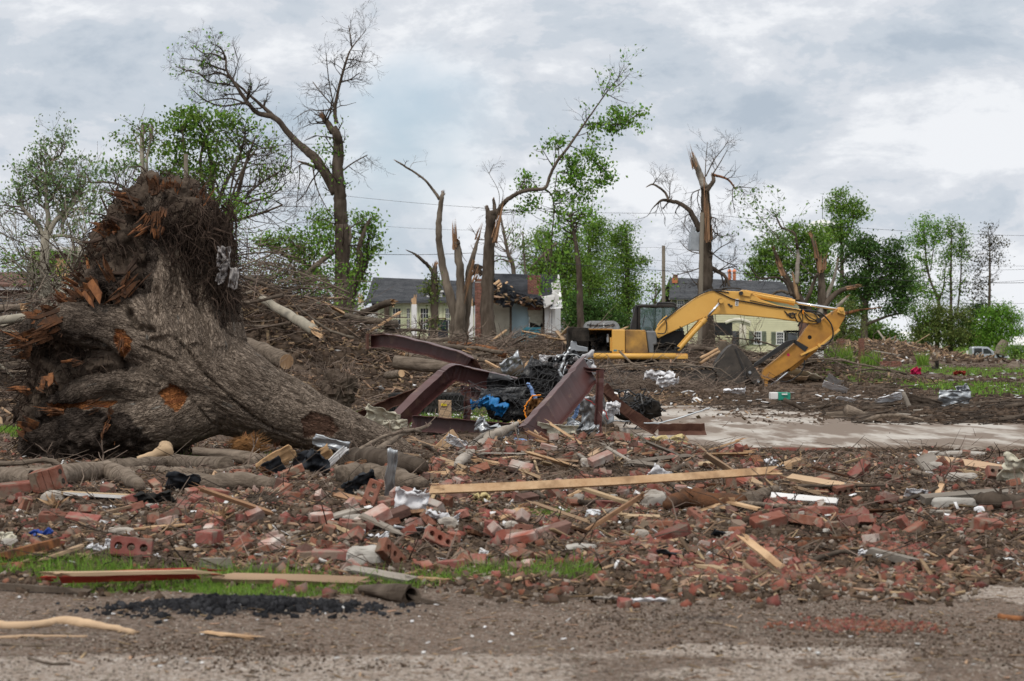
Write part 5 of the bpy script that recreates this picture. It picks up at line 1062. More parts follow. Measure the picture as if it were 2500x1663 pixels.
# house
ebox('base_rail',235,826,948,874,-1.32,1.2,'yellow_dirty',bevel=.08)
mb=MB();a=ex(240,851);b=ex(860,853);mb.tube([(a[0],Ye-1.34,a[1]),(b[0],Ye-1.34,b[1])],.105,12);mb.build('rail_tube','yellow',EX,smooth=True)
ebox('step_box',862,842,944,872,-1.42,-1.2,'yellow',bevel=.02)
part('counterweight',((130,872),(128,826),(105,818),(103,655),(112,645),(246,652),(250,826),(240,872)),-1.05,1.25,'soot',bevel=.12)
part('burnt_door',((128,668),(248,664),(252,748),(185,752),(130,744)),-1.42,-1.36,'soot',bevel=.02,label='engine door scorched black')
part('door_hinge_frame',((120,745),(160,742),(165,775),(240,790),(240,822),(112,815)),-1.36,-1.3,'galv',bevel=.02)
ebox('counterweight_base',108,792,245,830,-1.25,-1.0,'dark_steel')
ebox('engine_floor',250,815,410,830,-1.3,1.2,'black_metal',bevel=0)
ebox('engine_bulkhead',250,664,410,826,-.2,-.1,'yellow_burnt',bevel=0)
ebox('engine_roof',248,658,415,668,-1.3,1.2,'yellow_dirty',bevel=.01)
eb=MB()
for k in range(34):
 x,y=rnd.uniform(262,398),rnd.uniform(700,815);c=ex(x,y);eb.box((c[0],Ye-.55+rnd.uniform(-.3,.3),c[1]),(rnd.uniform(.06,.3),rnd.uniform(.1,.4),rnd.uniform(.06,.25)),(rnd.uniform(-.3,.3),rnd.uniform(-.3,.3),0))
ebo=eb.build('engine_block','soot',EX)
for k in range(12):
 mb=MB();x,y=rnd.uniform(270,390),rnd.uniform(700,790);a,b=ex(x,y),ex(x+rnd.uniform(-40,40),y+rnd.uniform(10,40));mb.tube([(a[0],Ye-1.0,a[1]),((a[0]+b[0])/2,Ye-1.12,(a[1]+b[1])/2+.05),(b[0],Ye-.95,b[1])],.022,6);mb.build('engine_hose','black_plastic',ebo)
mb=MB();a=ex(384,735);mb.tube([(a[0],Ye-1.1,a[1]-.09),(a[0],Ye-1.1,a[1]+.1)],.05,12);a=ex(384,705);mb.tube([(a[0],Ye-1.1,a[1]-.04),(a[0],Ye-1.1,a[1]+.04)],.035,12);mb.build('filter','galv',ebo)
ebox('engine_side_frame',398,720,411,826,-1.25,-1.1,'yellow',bevel=.01)
ebox('body_panel',410,664,503,830,-1.36,-.2,'yellow',bevel=.03)
part('body_panel',((506,665),(646,668),(668,836),(506,833)),-1.38,-.2,'yellow_burnt',bevel=.03,label='body panel with brown scorch stain')
mb=MB();
for x in (425,433,441):c=ex(x,812);mb.box((c[0],Ye-1.365,c[1]),(.03,.006,.06),(0,.35,0))
mb.build('decal','teal',EX)
mb=MB()
for x in (455,463,478,486):c=ex(x,813);mb.box((c[0],Ye-1.365,c[1]),(.022,.006,.035))
mb.build('decal','dark_steel',EX)
ebox('body_core',412,672,940,828,-.18,1.22,'black_metal',bevel=0)
part('dark_side_panel',((650,672),(716,674),(724,700),(726,770),(704,775),(706,834),(672,834)),-1.37,-.3,'grey_plastic',bevel=.05)
ebox('tool_box_floor',706,815,945,832,-1.3,-.2,'black_metal',bevel=0)
for k in range(26):
 pass
mb=MB()
for k in range(40):
 c=ex(rnd.uniform(725,860),rnd.uniform(765,815));mb.box((c[0],Ye-1.0+rnd.uniform(-.2,.2),c[1]),(rnd.uniform(.1,.45),rnd.uniform(.05,.3),rnd.uniform(.02,.07)),(rnd.uniform(-.5,.5),rnd.uniform(-.5,.5),rnd.uniform(-1,1)),jit=.2)
mb.build('wreckage_inside','dark_steel',EX)['kind']='stuff'
# cab: frame bars with glass between
cabF,cabB=.18,1.28
cb=part('cab_roof',((598,500),(606,484),(640,478),(740,480),(760,474),(865,478),(888,490),(892,504)),cabF,cabB,'black_metal',bevel=.05)
for yo in (cabF+.05,cabB-.05):
 for pts,w in (([(606,492),(603,655),(560,760)],.07),([(604,500),(600,830)],.07),([(888,498),(915,600),(945,740),(948,826)],.06),([(618,500),(618,668)],.075),([(740,500),(740,560)],.02)):
  mb=MB();mb.tube([(ex(x,y)[0],Ye+yo,ex(x,y)[1]) for x,y in pts],w,6);mb.build('cab_pillar','black_metal',EX)
for pts,m in ((((632,506),(740,506),(738,560),(724,664),(634,668)),'cab_glass'),(((744,506),(886,502),(905,570),(940,720),(860,826),(735,700),(728,668)),'cab_glass')):
 mb=MB();mb.prism(exl(pts),Ye+cabF+.02,Ye+cabF+.045);mb.build('cab_window',m,EX)
mb=MB();mb.tube([(ex(x,y)[0],Ye+cabF-.02,ex(x,y)[1]) for x,y in ((648,640),(655,590),(664,560))],.012,5);mb.build('wiper','black_metal',EX)
part('cab_rear_panel',((556,770),(560,640),(598,480),(606,484),(604,790)),.1,.5,'black_metal')
ebox('cab_side_wall',604,668,726,830,cabF-.1,cabF,'black_metal',bevel=0)
ebox('seat',660,640,720,760,.5,1.0,'grey_plastic',bevel=.08)
for pts in (((632,506),(886,502),(905,570),(945,740),(860,826),(634,668)),):
 mb=MB();mb.prism(exl(pts),Ye+cabB-.05,Ye+cabB-.03);mb.build('cab_window','cab_glass',EX)
for k in range(5):
 mb=MB();c=ex(rnd.uniform(840,920),rnd.uniform(650,760));mb.box((c[0],Ye+.05,c[1]),(.12,.03,.35),(0,rnd.uniform(-.6,.6),0),jit=.3);mb.build('broken_pane','paper' if k< 2 else 'cab_glass',EX)
mb=MB();mb.tube([(ex(x,y)[0],Ye-.2,ex(x,y)[1]) for x,y in ((742,478),(760,472),(860,474),(886,488))],.04,6);mb.build('roof_visor','black_metal',EX)
# boom
boom=part('boom',((722,690),(748,727),(800,700),(900,655),(1000,610),(1085,575),(1150,556),(1300,557),(1560,582),(1720,603),(1845,622),(1900,612),(1908,588),(1880,560),(1760,518),(1600,490),(1480,450),(1415,405),(1350,378),(1330,392),(1240,388),(1160,384),(1090,398),(1025,430),(940,490),(860,545),(800,590),(740,650)),-.62,-.2,'yellow',bevel=.025)
part('boom_weld_plate',((1325,395),(1350,380),(1412,404),(1400,430),(1335,420)),-.68,-.62,'yellow',boom,.01)
for x,y,r in ((1190,460,.085),(1335,405,.07),(1888,598,.085)):
 mb=MB();c=ex(x,y);mb.tube([(c[0],Ye-.78,c[1]),(c[0],Ye-.1,c[1])],r,14);mb.build('pin','black_metal',boom)
part('bracket',((1240,480),(1255,478),(1262,490),(1275,488),(1278,500),(1262,504)),-.66,-.62,'black_metal',boom,0)
c=ex(1308,470);mb=MB();mb.box((c[0],Ye-.63,c[1]),(.11,.012,.235),(0,.05,0));d_=mb.build('decal','trim_white',boom)
mb=MB()
for dx,dz,w,h in ((-.012,.07,.045,.03),(.0,.0,.03,.05),(-.02,-.05,.03,.03),(.025,-.05,.025,.03),(0,-.09,.06,.012)):mb.box((c[0]+dx,Ye-.64,c[1]+dz),(w,.006,h),(0,.4,0))
mb.build('symbol','black_metal',d_)
c=ex(1703,562);mb=MB();mb.tube([(c[0]+.085*math.cos(t),Ye-.64,c[1]+.085*math.sin(t)) for t in np.linspace(0,5.6,14)],.022,5);mb.build('hose_clip_ring','black_metal',boom)
mb=MB()
for p0,p1 in (((1645,530),(1690,578)),((1660,560),(1690,545)),((1715,560),(1740,612)),((1680,565),(1735,545))):a,b=ex(*p0),ex(*p1);mb.tube([(a[0],Ye-.66,a[1]),(b[0],Ye-.66,b[1])],.02,4)
mb.build('spray_mark','black_metal',boom)
def cyl(name,p0,p1,p2,r,rr,yo,m='yellow',label=None):
 a,b,c=ex(*p0),ex(*p1),ex(*p2);mb=MB();A,B=np.array((a[0],Ye+yo,a[1])),np.array((b[0],Ye+yo,b[1]));C=np.array((c[0],Ye+yo,c[1]));d=(B-A)/np.linalg.norm(B-A)
 mb.tube([A,A+d*.04,A+d*.05,B-d*.18,B-d*.17,B],[r*.8,r,r,r,r*1.22,r*1.22],18);o=mb.build(name,m,EX,label,smooth=False)
 mb=MB();mb.tube([B,C],rr,14);mb.build('rod','chrome',o,smooth=True)
 mb=MB();mb.tube([C+np.array((0,-.12,0)),C+np.array((0,.12,0))],r*1.0,14);mb.build('rod_eye',m,o)
 mb=MB();w=np.array((0,0,1.0));n_=np.cross(d,(0,1,0));mb.tube([A+n_*r*1.25+d*.1,B+n_*r*1.25-d*.1],.022,5);mb.build('feed_pipe',m,o);return o
cyl('boom_cylinder',(882,812),(1082,588),(1190,462),.075,.042,-.82)
cyl('boom_cylinder',(882,812),(1082,588),(1190,462),.075,.042,.02)
cyl('arm_cylinder',(1345,402),(1725,470),(2046,520),.085,.045,-.41)
cyl('bucket_cylinder',(1895,775),(1690,950),(1535,1085),.072,.042,-.41,'yellow_dirty')
# arm
arm=part('arm',((2035,508),(2068,506),(2082,572),(2030,668),(1905,778),(1700,930),(1560,1015),(1530,1030),(1478,1010),(1500,945),(1600,868),(1750,735),(1800,655),(1828,622),(1880,628),(1905,600),(1950,563)),-.58,-.24,'yellow_dirty',bevel=.02)
part('arm_band',((1690,740),(1712,728),(1818,790),(1795,822)),-.60,-.585,'black_metal',arm,0)
part('wear_plate',((2022,540),(2035,508),(2068,506),(2080,560),(2040,548)),-.66,-.59,'yellow',arm,.01)
part('arm_edge_plate',((1760,840),(1905,768),(2035,655),(2045,668),(1908,786),(1765,852)),-.63,-.585,'yellow',arm,.005)
for x,y,r in ((2050,521,.06),(1895,775,.06)):
 mb=MB();c=ex(x,y);mb.tube([(c[0],Ye-.74,c[1]),(c[0],Ye-.1,c[1])],r,14);mb.build('pin','yellow',arm)
part('arm_tip_bracket',((1505,1000),(1530,1000),(1530,1088),(1518,1095),(1508,1080)),-.55,-.45,'yellow_dirty',arm,.01)
c=ex(1828,718);mb=MB();mb.tube([(c[0],Ye-.585,c[1]),(c[0],Ye-.578,c[1])],.07,12);mb.build('scorch_mark','soot',arm)
c=ex(1676,843);mb=MB();mb.box((c[0],Ye-.585,c[1]),(.08,.01,.09),(0,-.3,0));mb.build('warning_sticker','pink_cloth',arm)
# bucket
bk=part('bucket',((1270,770),(1300,790),(1325,860),(1365,945),(1368,1035),(1330,1052),(1240,1062),(1180,1050),(1150,1028),(1145,975),(1165,900),(1200,845),(1240,800)),-.95,-.90,'dark_steel',bevel=.01)
part('side_plate',((1270,770),(1300,790),(1325,860),(1365,945),(1368,1035),(1330,1052),(1240,1062),(1180,1050),(1150,1028),(1145,975),(1165,900),(1200,845),(1240,800)),.10,.15,'dark_steel',bk,.01)
mb=MB();o_=exl(((1275,775),(1240,800),(1200,845),(1165,900),(1145,975),(1150,1028),(1180,1050),(1240,1062),(1330,1052)))
for i in range(len(o_)-1):
 a,b=np.array(o_[i]),np.array(o_[i+1]);nn_=np.array((b[1]-a[1],a[0]-b[0]));nn_ /= np.linalg.norm(nn_);q=[a,b,b+nn_*.035,a+nn_*.035];mb.prism([tuple(p) for p in q],Ye-.9,Ye+.10)
mb.build('shell','dark_steel',bk)
for k in range(5):
 mb=MB();c=ex(1300,1058);y=Ye-.85+k*.22;mb.add([(c[0]-.1,y-.05,c[1]),(c[0]-.1,y+.05,c[1]),(c[0]-.1,y+.05,c[1]+.08),(c[0]-.1,y-.05,c[1]+.08),(c[0]+.2,y-.03,c[1]-.04),(c[0]+.2,y+.03,c[1]-.04)],[(0,1,2,3),(0,4,5,1),(3,2,5,4),(0,3,4),(1,5,2)]);mb.build('tooth','dark_steel',bk)
part('wear_strip',((1282,800),(1292,800),(1352,940),(1366,1010),(1352,1012),(1338,945)),-.985,-.95,'black_metal',bk,0)
part('bucket_link',((1275,768),(1298,778),(1380,860),(1450,960),(1472,1005),(1468,1042),(1440,1060),(1415,1040),(1368,985),(1330,890),(1310,860)),-.80,-.62,'dark_steel',bevel=.015)
for x,y in ((1395,968),(1455,1030)):
 mb=MB();c=ex(x,y);mb.tube([(c[0],Ye-.84,c[1]),(c[0],Ye-.3,c[1])],.05,12);mb.build('pin','galv',EX)
part('thumb_link',((1416,934),(1430,905),(1650,748),(1722,730),(1706,758),(1440,925)),-.76,-.60,'black_metal',bevel=.01)
part('linkage_block',((1380,1010),(1480,1000),(1500,1060),(1420,1085),(1370,1060)),-.7,-.3,'soot',bevel=.03)
# hoses
for pts,r,yo in (([(740,690),(790,690),(805,650),(802,600),(780,590)],.018,-.7),([(800,590),(900,508),(1010,430),(1100,392),(1160,386),(1250,400)],.02,-.65),([(1000,440),(1100,385),(1160,376),(1200,380)],.02,-.5),([(1170,380),(1220,368),(1300,366),(1345,372)],.025,-.4),([(1180,376),(1240,362),(1320,362)],.025,-.35),([(1150,388),(1210,415),(1290,450),(1400,470),(1560,500),(1720,520),(1770,535)],.02,-.66),([(1400,455),(1560,490),(1740,522)],.015,-.66),
                   ([(1770,530),(1745,560),(1765,600),(1740,640),(1755,610)],.02,-.68),([(1790,535),(1850,545),(1880,580),(1870,605),(1820,595),(1790,560)],.022,-.7),([(1760,525),(1840,530),(1900,545),(1960,600),(1988,660),(1985,720),(1950,765),(1900,780)],.026,-.72),([(1780,540),(1830,580),(1880,600),(1905,590)],.02,-.74),([(1900,782),(1880,790),(1840,810),(1800,850)],.02,-.6),([(1790,880),(1780,950),(1720,1010),(1660,1035),(1615,1030)],.02,-.6),([(1765,525),(1775,580),(1760,660),(1730,700),(1690,690)],.016,-.68),([(962,610),(965,700),(958,810)],.015,-.2),([(900,640),(930,700),(955,740)],.015,-.7)):
 mb=MB();q=np.array([(ex(x,y)[0],Ye+yo,ex(x,y)[1]) for x,y in pts]);m_=(len(q)-1)*4+1;t_=np.linspace(0,len(q)-1,m_);i_=np.minimum(t_.astype(int),len(q)-2);f_=(t_-i_)[:,None]
 p0,p1,p2,p3=q[np.maximum(i_-1,0)],q[i_],q[i_+1],q[np.minimum(i_+2,len(q)-1)];mb.tube(.5*((2*p1)+(-p0+p2)*f_+(2*p0-5*p1+4*p2-p3)*f_**2+(-p0+3*p1-3*p2+p3)*f_**3),r,6,cap=False);mb.build('hydraulic_hose','black_plastic',EX,smooth=True)
for pts in ([(1350,385),(1400,400),(1500,425),(1640,450),(1715,462)],[(740,640),(760,610),(790,580),(810,565)],[(745,655),(770,625),(800,600)]):
 mb=MB();mb.tube([(ex(x,y)[0],Ye-.66,ex(x,y)[1]) for x,y in pts],.02,6);mb.build('steel_pipe','yellow',EX)
mb=MB();c=ex(1776,534);mb.tube([(c[0],Ye-.75,c[1]+.05),(c[0],Ye-.75,c[1]-.09)],.02,5);mb.build('hose_tie','orange_cord',EX)
# ================================================================== BRUSH HEAPS
BOX_KEEP=lambda x,y:not (-.2+1.0< x< 10.5 and 66.2< y< 70.2)
def stick_stuff(n,cx,cy,sx,sy,h,r0,r1,L0,L1,mb,k3=3,along=.9,lift=1.0,cond=None):
 for _ in range(n):
  x=cx+rnd.gauss(0,.62)*sx;y=cy+rnd.gauss(0,.55)*sy
  g=float(gh(x,y));top=h*math.exp(-(((x-cx)/sx)**2+((y-cy)/sy)**2)*.8)*.45*lift
  z=g+rnd.random()**1.2*top+.03;L_=rnd.uniform(L0,L1)*rnd.uniform(.6,1);a=rnd.gauss(0,along) if rnd.random() < .75 else rnd.uniform(0,6.28);el_=rnd.gauss(.03,.22)
  d=np.array([math.cos(a)*math.cos(el_),math.sin(a)*math.cos(el_),math.sin(el_)]);p=np.array([x,y,z])-d*L_*.5;pts=[p]
  if cond and not cond(x,y):continue
  for i in range(4):
   d=d+nr.normal(0,.16,3);d /= np.linalg.norm(d);p=p+d*L_/4;pts.append(p)
  pts=np.array(pts);pts[:,2]=np.maximum(pts[:,2],gh(pts[:,0],pts[:,1])+.01)
  r=rnd.uniform(r0,r1);mb.tube(pts,np.linspace(r,r*.4,5),k3,cap=False)
brush_names=['tall brown brush heap just right of the root plate','brush heap of roots behind the steel beams','long low brush heap in front of the green house','brush heap heaped up before the torn open house','tangle of pale bare branches behind the root plate','dark brush beyond the trunk','loose brush round the excavator bucket','brush behind the excavator tracks']
brush_names[0]='tall brown brush heap beside the hanging root mass'
for i,(cx,cy,sx,sy,h) in enumerate(BRUSH):
 mb=MB();dens=(sx*sy)/30
 keep=(lambda x,y:not (66.4< y< 69.6 and .8< x< 7.6)) if i in (6,7) else None
 stick_stuff(int(1500*dens),cx,cy,sx,sy,h,.008,.02,.8,2.6,mb,cond=keep);o=mb.build('brush_twigs','twig');tag(o,brush_names[i]+', the twigs','brush',kind='stuff')
 mb=MB();stick_stuff(int(800*dens),cx,cy,sx,sy,h,.006,.014,.5,1.8,mb,cond=keep);o=mb.build('brush_twigs','twig_dark');tag(o,brush_names[i]+', the dark twigs','brush',kind='stuff')
# larger branches and logs in the heaps: single things
def rough_log(a,b,r0,r1,m,label,group=None,name='log',n=10,bend=.05,cut=False,torn=0,cat='log'):
 a,b=np.array(a,float),np.array(b,float);k=9;t=np.linspace(0,1,k)[:,None];L_=np.linalg.norm(b-a);q=a+(b-a)*t+np.sin(t*np.pi)*nr.normal(0,bend*L_,3)*.8+nr.normal(0,.012,(k,3))*L_*.35
 mb=MB();mb.tube(q,np.linspace(r0,r1,k),n,wob=.09)
 root=thing(name,label,cat,tuple(a),group);mb.build('bark',m,root,smooth=True)
 if cut:
  d=(q[-1]-q[-2]);d /= np.linalg.norm(d);c=MB();c.tube([q[-1],q[-1]+d*.012],r1*.93,n);c.build('cut_end','wood_fresh',root)
 if torn:c=MB();d=q[-1]-q[-2];c.splinters(q[-1]-d*.3,d,torn,r1*.5,12,.3,rr=r1*.6);c.build('torn_end','wood_fresh',root)
 return root
lab_b=['bare branch lying across the %s','forked bare limb sticking out of the %s','thick snapped limb in the %s']
hn=['tall heap beside the root mass','heap behind the steel beams','heap before the green house','heap before the torn open house','pale tangle behind the root plate','dark brush beyond the trunk','brush round the excavator bucket','brush behind the excavator tracks']
for i,(cx,cy,sx,sy,h) in enumerate(BRUSH):
 for k in range((26,24,30,26,30,12,16,10)[i]):
  x=cx+rnd.gauss(0,.55)*sx;y=cy-sy*rnd.uniform(-.3,.9);
  if i in (6,7) and 66.2< y< 69.8:y=65.6-rnd.random()
  g=float(gh(x,y));z=g+rnd.random()*h*.38+.06;L_=rnd.uniform(1.2,3.6);a=rnd.gauss(0,.55);kind=0 if rnd.random() < .6 else (1 if rnd.random() < .5 else 2);el_=rnd.gauss(.03,.14) if kind!= 1 else rnd.uniform(.1,.6)
  d=np.array([math.cos(a)*math.cos(el_)*rnd.choice((-1,1)),math.sin(a)*math.cos(el_),math.sin(el_)]);r=(rnd.uniform(.02,.05),rnd.uniform(.025,.05),rnd.uniform(.06,.12))[kind]
  p=np.array([x,y,z]);p1=p+d*L_/2;p0=p-d*L_/2;p0[2]=max(p0[2],float(gh(p0[0],p0[1]))+r*.5);p1[2]=max(p1[2],float(gh(p1[0],p1[1]))+r*.5)
  m=rnd.choice(['bark_log','bark_grey','bark_dark','bark_log'] if i!= 4 else ['bark_pale','bark_log','bark_pale','bark_grey'])
  o=rough_log(p0,p1,r,r*(.45 if kind< 2 else .8),m,lab_b[kind] % hn[i],'branches in the brush heaps','branch' if kind< 2 else 'log',n=7 if kind< 2 else 10,cut=(kind== 2 and rnd.random() < .4),torn=(.35 if kind== 2 else 0),cat='branch' if kind< 2 else 'log')
  if kind== 1:
   mb=MB()
   for _ in range(4):
    t=rnd.uniform(.35,.95);grow(mb,[],p0+(p1-p0)*t,d*.6+nr.normal(0,.45,3)+np.array([0,0,.25]),L_*.4,r*.5,1)
   mb.build('side_shoots','twig',o)
def bmd():
 i=rnd.choices(range(8),[2,1.5,3,2.5,1.5,1,.6,.6])[0];b=BRUSH[i];return (b[0]+rnd.gauss(0,.8)*b[2],b[1]+rnd.gauss(-.3,.6)*b[3])
# named logs
def PG(px,py,up=0.0,Y=None):
 Y=Y or GY(py);x=P(px,py,Y)[0];return (x,Y,float(gh(x,Y))+up)
rough_log(P(*z1(1262,925),46),P(*z1(1462,1010),44.6),.19,.185,'bark_log','sawn log with pale cut face poking out of the tall brush heap',name='sawn_log',cut=True,bend=.01,n=16)
rough_log(P(*z1(1340,690),50),P(*z1(1600,850),48),.10,.13,'bark_pale','long pale limb slanting down the tall brush heap',torn=.4,bend=.02)
rough_log(P(*z2(300,690),47),P(*z2(800,730),46.5),.17,.13,'bark_log','long thick log lying behind the arched steel beam',bend=.03,n=14)
rough_log(P(*z2(935,790),40),P(*z2(1165,728),39),.15,.16,'bark_dark','short dark log with sawn end just above the steel arch',cut=True,bend=.02,n=14)
rough_log(P(*z2(640,570),66),P(*z2(1000,640),65),.09,.14,'wood_orange','stripped orange-brown limb in the long low heap',bend=.03)
rough_log(P(*z2(250,775),44),P(*z2(340,765),43.5),.09,.09,'bark_log','short cut branch with pale end beside the tall heap',cut=True,bend=.01)
rough_log(P(*z3(1060,870),64),P(*z3(1190,800),64),.06,.05,'wood_fresh','stripped pale pole leaning in the brush left of the bucket',bend=.02)
rough_log(P(*z3(1060,905),63.5),P(*z3(1200,820),63.8),.05,.04,'wood_fresh','second stripped pole beneath the one left of the bucket',bend=.02)
rough_log(P(*z3(1215,830),73),P(*z3(1225,742),73),.16,.15,'bark_grey','upright stump piece behind the bucket',cut=True,bend=.01)
for pts,r,lab in (([(480,820),(560,900),(700,960),(800,990)],.04,'curved dark root hanging over the excavator track'),([(330,930),(600,905),(760,915),(980,930)],.035,'long grey branch lying along the excavator track'),([(300,960),(500,930),(760,900),(960,905)],.04,'long pale branch crossing in front of the excavator track'),([(720,880),(900,990),(1080,1070),(1180,1095)],.03,'thin branch slanting down toward the bucket'),([(700,940),(820,1040),(960,1060),(1160,1090)],.025,'lowest thin branch before the excavator track')):
 mb=MB();q=[P(*z3(x,y),65.6-i*.15) for i,(x,y) in enumerate(pts)];lv=[];mb.tube(q,np.linspace(r,r*.4,len(q)),7,wob=.1)
 for i in range(1,len(q)):grow(mb,lv,np.array(q[i]),np.array(q[i])-np.array(q[i-1])+nr.normal(0,.3,3),1.2,r*.5,1)
 solo(mb,'branch','bark_log',lab,'branch','branches on the digger track')
# tangle of thin twigs spread in front of the tracks
mb=MB();stick_stuff(1500,3.0,64.0,3.6,2.0,.75,.006,.014,.8,2.4,mb,lift=1.6);tag(mb.build('brush_twigs','twig'),'loose grey twigs piled in front of the excavator tracks','brush',kind='stuff')
mb=MB();stick_stuff(700,-9.5,42.0,2.5,3.2,1.3,.006,.016,.8,2.6,mb,lift=1.6);tag(mb.build('brush_twigs','twig_dark'),'dark twig tangle at the edge beside the root plate','brush',kind='stuff')
# bare branches rising on the left
for j in range(13):
 a=P(rnd.uniform(60,330),rnd.uniform(720,830),48);b=P(rnd.uniform(-30,200),rnd.uniform(560,740),47);mb=MB();lv=[]
 a,b=np.array(a),np.array(b);q=a+(b-a)*np.linspace(0,1,7)[:,None]+nr.normal(0,.08,(7,3));mb.tube(q,np.linspace(.055,.012,7),7)
 for i in range(2,7):grow(mb,lv,q[i],(b-a)/np.linalg.norm(b-a)+nr.normal(0,.5,3),1.1,.018,2)
 solo(mb,'branch','bark_pale' if j % 3 else 'bark_dark',('pale ' if j % 3 else 'dark ')+'bare branch fanning out of the pale tangle behind the root plate','branch','bare branches behind the root plate')
# soil-clad root clumps
def clump(c,s_,lab,n=60,m='soil_clod',name='root_clump',seed=0):
 root=thing(name,lab,'root clump',tuple(c));me=ico(4);v=me[0];v=v*(.75+1.3*(fbm(v[:,0]*2+seed,v[:,1]*2,v[:,2]*2,5,seed,.65)-.4))[:,None]*np.array(s_);mb=MB();mb.add(v+np.array(c)+np.array((0,0,s_[2]*.5)),me[1]);mb.build('soil',m,root)
 mb=MB()
 for _ in range(n):
  d=nr.normal(0,1,3);d[2]=abs(d[2]);d /= np.linalg.norm(d);p=np.array(c)+np.array((0,0,s_[2]*.5))+d*np.array(s_)*.8;grow(mb,[],p,d+nr.normal(0,.5,3),max(s_)*rnd.uniform(.4,1.5),.010,1,jit=.6)
 mb.build('roots','twig',root)['kind']='stuff';return root
def ico(n):
 import bmesh
 bm=bmesh.new();bmesh.ops.create_icosphere(bm,subdivisions=n,radius=1.0);v=np.array([x.co[:] for x in bm.verts]);f=[tuple(q.index for q in x.verts) for x in bm.faces];bm.free();return v,f
for c,s_,lab in ((PG(0,0,Y=43),(.45,.4,.42),''),) if False else (((P(*z1(1720,1000),42)[0],42,.2),(.42,.4,.5),'dark root clump with dangling fibres beneath the tall brush heap'),((P(*z1(1420,1050),44)[0],44,.1),(.5,.4,.35),'low muddy root clump under the sawn log')):clump(c,s_,lab,seed=int(c[0]*7))
# ================================================================== FAR RUBBLE AND LAWN DEBRIS
def scat_ground(name,n,fx,sc,m,tv=BOXV,tf=BOXF,tilt=.35,up=.02,jit=.1,label='',cat='debris',kind='stuff'):
 pts=np.array([fx() for _ in range(n)]);z=gh(pts[:,0],pts[:,1])+up;s_=np.array([sc() for _ in range(n)])
 o=scatter(name,tv,tf,np.stack([pts[:,0],pts[:,1],z],1),s_,rots(n,tilt),[m],jit=jit);return tag(o,label,cat,kind=kind)
def fp():
 c=rnd.choices(FARP,[1,1.4,1,1,1,1,.8])[0];return (c[0]+rnd.gauss(0,.75)*c[2],c[1]-abs(rnd.gauss(0,.7))*c[3]+2)
scat_ground('rubble_boards',3200,fp,lambda:(rnd.uniform(.3,1.6),rnd.uniform(.06,.2),rnd.uniform(.03,.08)),'wood_bits',tilt=.35,up=.15,label='broken boards strewn over the far rubble heap')
scat_ground('rubble_chunks',2600,fp,lambda:rnd.uniform(.1,.35),'stone_bits',CHIPV,CHIPF,None,.05,.3,'lumps of masonry in the far rubble heap')
scat_ground('rubble_scraps',500,fp,lambda:(rnd.uniform(.15,.6),rnd.uniform(.1,.35),.03),'paper_bits',tilt=.4,up=.12,label='white scraps strewn over the far rubble heap')
scat_ground('rubble_clods',6000,fp,lambda:rnd.uniform(.15,.5),'soil_isl' if 'soil_isl' in MATS else [mat('soil_isl',(.045,.031,.022),(.105,.076,.056),5,1,bump=.5,island=True,vary=.35),'soil_isl'][1],CHIPV,CHIPF,None,.05,.3,'dark clods of earth in the far rubble heap')
for k in range(46):   # single boards sticking out of the far heap
 x,y=fp();L_=rnd.uniform(1.0,2.8);el_=rnd.uniform(-.2,.75);a=rnd.uniform(-1.2,1.2)+(math.pi if rnd.random() < .5 else 0);c=np.array([x,y,float(gh(x,y))+.15+L_*.3*math.sin(abs(el_))])
 mb=MB();mb.box((0,0,0),(L_,.16,.05),jit=.04);o=mb.build('board',rnd.choice(['wood_fresh','wood_plank','wood_grey','white_paint']));o.location=c;o.rotation_euler=(rnd.uniform(-.4,.4),-el_,a)
 tag(o,'broken board sticking out of the far rubble heap near the pickup','board','boards in the far rubble heap')
for k in range(40):   # hummocky timber in the near brush
 i=rnd.choice((1,2,3,3));cx,cy,sx,sy,h=BRUSH[i];x=cx+rnd.gauss(0,.6)*sx;y=cy-sy*rnd.uniform(.1,.8);L_=rnd.uniform(.6,1.8);mb=MB();mb.box((0,0,0),(L_,.14,.04),jit=.05);o=mb.build('board',rnd.choice(['wood_fresh','wood_plank','wood_grey']));o.location=(x,y,float(gh(x,y))+.2+rnd.random()*h*.3);o.rotation_euler=(rnd.uniform(-.5,.5),rnd.uniform(-.7,.7),rnd.uniform(-1,1))
 tag(o,'short broken board caught in the '+hn[i],'board','boards caught in the brush heaps')
def lawn():
 y=44*math.exp(rnd.random()*1.25);return (rnd.uniform(4,.30*y+4),y)
scat_ground('lawn_scraps',260,lawn,lambda:(rnd.uniform(.05,.45),rnd.uniform(.04,.22),.02),'paper_bits',tilt=.12,up=.03,label='white scraps littering the muddy lawn')
scat_ground('lawn_clods',4200,lawn,lambda:rnd.uniform(.05,.2),'soil_isl',CHIPV,CHIPF,None,.0,.3,'clods of mud scattered over the lawn')
mb=MB()
for k in range(1500):
 x,y=lawn();a=rnd.gauss(0,.7);L_=rnd.uniform(.2,1.2);p=np.array([x,y,float(gh(x,y))+.03]);d=np.array([math.cos(a),math.sin(a),rnd.gauss(0,.08)]);mb.tube([p,p+d*L_*.5+nr.normal(0,.03,3),p+d*L_+nr.normal(0,.04,3)],[.014,.011,.005],3,cap=False)
tag(mb.build('lawn_twigs','twig_dark'),'twigs strewn across the muddy lawn','twigs',kind='stuff')
